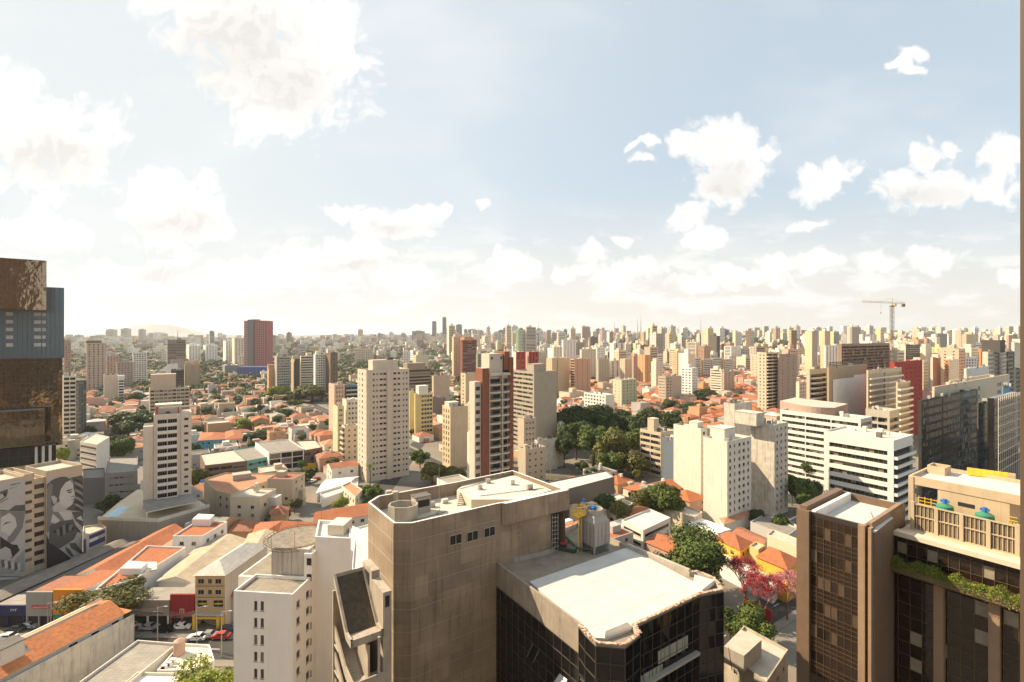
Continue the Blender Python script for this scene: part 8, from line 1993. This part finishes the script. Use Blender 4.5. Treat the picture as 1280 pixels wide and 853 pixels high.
for i, (px, py, ci, lab) in enumerate(((20,789,2,'dark car parked in the street left of the long house'),(37,785,1,'silver car behind the dark one in the shopping street'),(168,783,0,'white car under the wide grey-brown shop front'),(187,787,1,'silver car driving in front of the wide shop'),(205,790,3,'black car in front of the dark red shop'),(228,786,0,'white car in front of the dark red shop'),(246,800,0,'white car near the lamp post at the corner'),(262,797,1,'silver car in front of the tan shop house'),(276,798,4,'red car at the right end of the shopping street'),(284,790,2,'dark grey car beside the yellow pillars'),(8,800,0,'white car at the left edge of the view'),(150,789,4,'red car beside the street tree'))):
    x, y = P(px, py); car(x, y, .02 if i % 2 else pi+.02, ci, lab, 'cars in the shopping street')
for i in range(9):
    x, y = P(352+i*5.5, 600+(i%2)*3, 0); car(x, y, 1.3, (0,1,0,2,0,3,1,0,4)[i], '%s car, %s in the car park behind the cream apartment house' % (CC[(0,1,0,2,0,3,1,0,4)[i]][0], ['first','second','third','fourth','fifth','sixth','seventh','eighth','ninth'][i]+' from the left'), 'cars in the car park')
for i in range(14):
    px = 270+i*5.2; x, y = P(px, 529+(i%3)*3, 0); ci = (0,0,1,0,3,0,2,1,0,0,4,0,1,0)[i]; car(x, y, .9, ci, '%s car in the parking lot by the bright yellow green tree' % CC[ci][0], 'cars in the distant parking lot')
cxs = [(a, b) for a in range(14) for b in (0, 1)]
for (k, s) in cxs:
    p0, u_, L_, w_ = ROADS[2]; d_ = 120+k*13+s*5; o_ = (w_/2-1.3)*(1 if s else -1); x, y = p0[0]+u_[0]*d_+u_[1]*o_, p0[1]+u_[1]*d_-u_[0]*o_; ci = (0,1,2,0,3,1,0,5,0,4,1,2,0,3)[(k+s*5)%14]
    car(x, y, atan2(u_[1], u_[0]), ci, '%s car parked on the %s side of the avenue by the slab tower' % (CC[ci][0], 'right' if s else 'left'), 'cars along the avenue by the slab tower')
def lamp(px, py, h, label):
    x, y = P(px, py); t = thing('street_lamp', label, 'street lamp', (x, y, .1)); b = MB(); b.tube((0,0,0), (0,0,h), .12, .08, CONC2, 7); b.build('pole', t)
    b = MB(); b.tube((0,0,h-.2), (1.8,-.3,h+.3), .05, .04, STEEL, 5); b.box((2.1,-.35,h+.22), (.8,.3,.14), STEEL); b.build('arm', t)
    b = MB(); b.box((0,0,h-1.2), (2.2,.12,.12), SHEETD); b.build('crossarm', t)
for px, py, h, lab in ((197,806,8.5,'leaning pair of utility poles in front of the wide shop'),(246,809,9,'street lamp in front of the tan shop house'),(277,822,10,'tall dark street pole beside the bottom tree'),(60,797,8,'street lamp beside the long orange roofed house'),(1212/1.0,700,8,'x')):
    if lab != 'x': lamp(px, py, h, lab)
# overhead cables of the shopping street
b = MB()
for k in range(4):
    xs = [P(60,797), P(197,806), P(246,809), P(277,822)]
    for i in range(3):
        a, c = xs[i], xs[i+1]; pv = None
        for j in range(9):
            f = j/8; p = (a[0]+(c[0]-a[0])*f, a[1]+(c[1]-a[1])*f+.25*k, 7.3+.18*k-.9*sin(pi*f))
            if pv: b.tube(pv, p, .025, .025, SHEETD, 3, False)
            pv = p
tag(b.build('overhead_cables'), 'bundle of sagging overhead cables along the shopping street', 'cables')
# ================================================================== the place the picture is taken from
b = MB(); JM = mat('brown_window_frame', (.085,.058,.04), .5, .1); x0 = PX(1275.2, .70); b.box((x0+.06, .66, EYE-1.6), (.12, .08, 3.4), JM); tag(b.build('window_frame'), 'brown upright of the window frame at the far right edge of the picture', 'window frame')
own = thing('viewpoint_tower', 'tower behind the viewer from which the view is taken, pale with window grid', 'apartment tower', (0, -22, 0))
def viewpoint():
    mb = MB(); rec = []; poly = [(-26,-20),(26,-36),(34,-14),(14,-1.2),(-14,-1.2)]; poly = ccw(poly)
    for i in range(5):
        facade(mb, poly[i], poly[(i+1)%5], 0, 96, Bd(1.7,.8,1,.4,split=4), wallm((.50,.36,.22)), 3.2, rec, 1)
    mb.face([(p[0],p[1],96) for p in poly], DECK)
    for (x, y, z, w_, h, ux, uy, dep, t, g, f_, st) in rec:
        nx, ny = uy, -ux; o = dep-.01; mb.face([(x-nx*o,y-ny*o,z),(x+ux*w_-nx*o,y+uy*w_-ny*o,z),(x+ux*w_-nx*o,y+uy*w_-ny*o,z+h),(x-nx*o,y-ny*o,z+h)], GL)
    part(mb, 'wall', own)
viewpoint()
# buildings behind the viewer, seen only mirrored in the glass towers
rg = random.Random(8)
for i in range(26):
    x, y = rg.uniform(-330, 140), rg.uniform(-300, -70); w_, d, h = rg.uniform(14, 30), rg.uniform(14, 26), rg.uniform(8, 95) if i % 4 == 0 else rg.uniform(6, 22)
    q = [(x, y), (x+w_, y), (x+w_, y+d), (x, y+d)]; cn, wm, _ = rg.choice(pb)
    tower('mirrored_building', '%s building behind the viewer, mirrored in the bronze glass' % cn, 'building', q, h, wm, [Wn(4), Wn(4), Wn(5), Wn(4)], fh=3.4, rng=rg, occ=False, group='buildings mirrored in the glass', roof=TILE if h < 9 else DECK)
tower('mirrored_building', 'tall dark brown tower behind the viewer, mirrored in the top of the bronze glass', 'building', [(-150,-170),(-40,-170),(-40,-140),(-150,-140)], 175, BRNW, [Wn(14,2,1.6),Wn(4,2,1.6),Wn(16,3,1.6),Wn(4,2,1.6)], fh=3.4, occ=False)
for k in range(9):
    x, y = -125+rg.uniform(-22, 70), -22-k*9.5; h_ = rg.uniform(10, 30); w_ = rg.uniform(9, 15); q = [(x, y), (x+w_, y), (x+w_, y+8), (x, y+8)]
    tower('mirrored_building', 'dark building close behind the viewer, mirrored in the lower bronze glass', 'building', q, h_, rg.choice((BRNW, DKB, GREYB)), [Wn(4), Wn(4), Wn(5), Wn(4)], fh=3.2, rng=rg, occ=False, group='dark buildings mirrored in the lower glass', roof=DECKG)
mh = MB()
for _ in range(900):
    x, y = rg.uniform(-300, 260), rg.uniform(-620, -100)
    if x > -45 and y > -50: continue
    rn, rm, _2 = rg.choice(rbag); house_geo(x, y, 0, rg.uniform(9, 14), rg.uniform(9, 13), rg.choice((3.5, 6, 7)), GB, rg.choice(WALLS)[1], rm, 'tile' not in rn, rg, mh, mh)
for _ in range(120): blob(rg.uniform(-420, 60), rg.uniform(-330, -40), 6, rg.uniform(3, 6), 60, rg.choice((0, 1, 2)), mh, rg, .9)
tag(mh.build('mirrored_houses'), 'low houses behind the viewer, mirrored in the bronze glass tower', 'houses', kind='stuff')
# ================================================================== air
hb = MB(); hm = bpy.data.materials.new('haze_air'); hm.use_nodes = True; t = hm.node_tree
for n in list(t.nodes):
    if n.type != 'OUTPUT_MATERIAL': t.nodes.remove(n)
pv = t.nodes.new('ShaderNodeVolumePrincipled'); pv.inputs["Color"].default_value = (.84,.91,.98,1); pv.inputs['Density'].default_value = HAZE_D; pv.inputs['Anisotropy'].default_value = .3
t.links.new(pv.outputs[0], [n for n in t.nodes if n.type == 'OUTPUT_MATERIAL'][0].inputs['Volume'])
hb.prism([(-42000,-300),(42000,-300),(42000,27000),(-42000,27000)], -60, 420, hm, None, True); o = hb.build('haze'); tag(o, 'pale warm haze lying over the city', 'haze', kind='stuff'); o['kind'] = 'stuff'
hm.volume_intersection_method if 0 else None
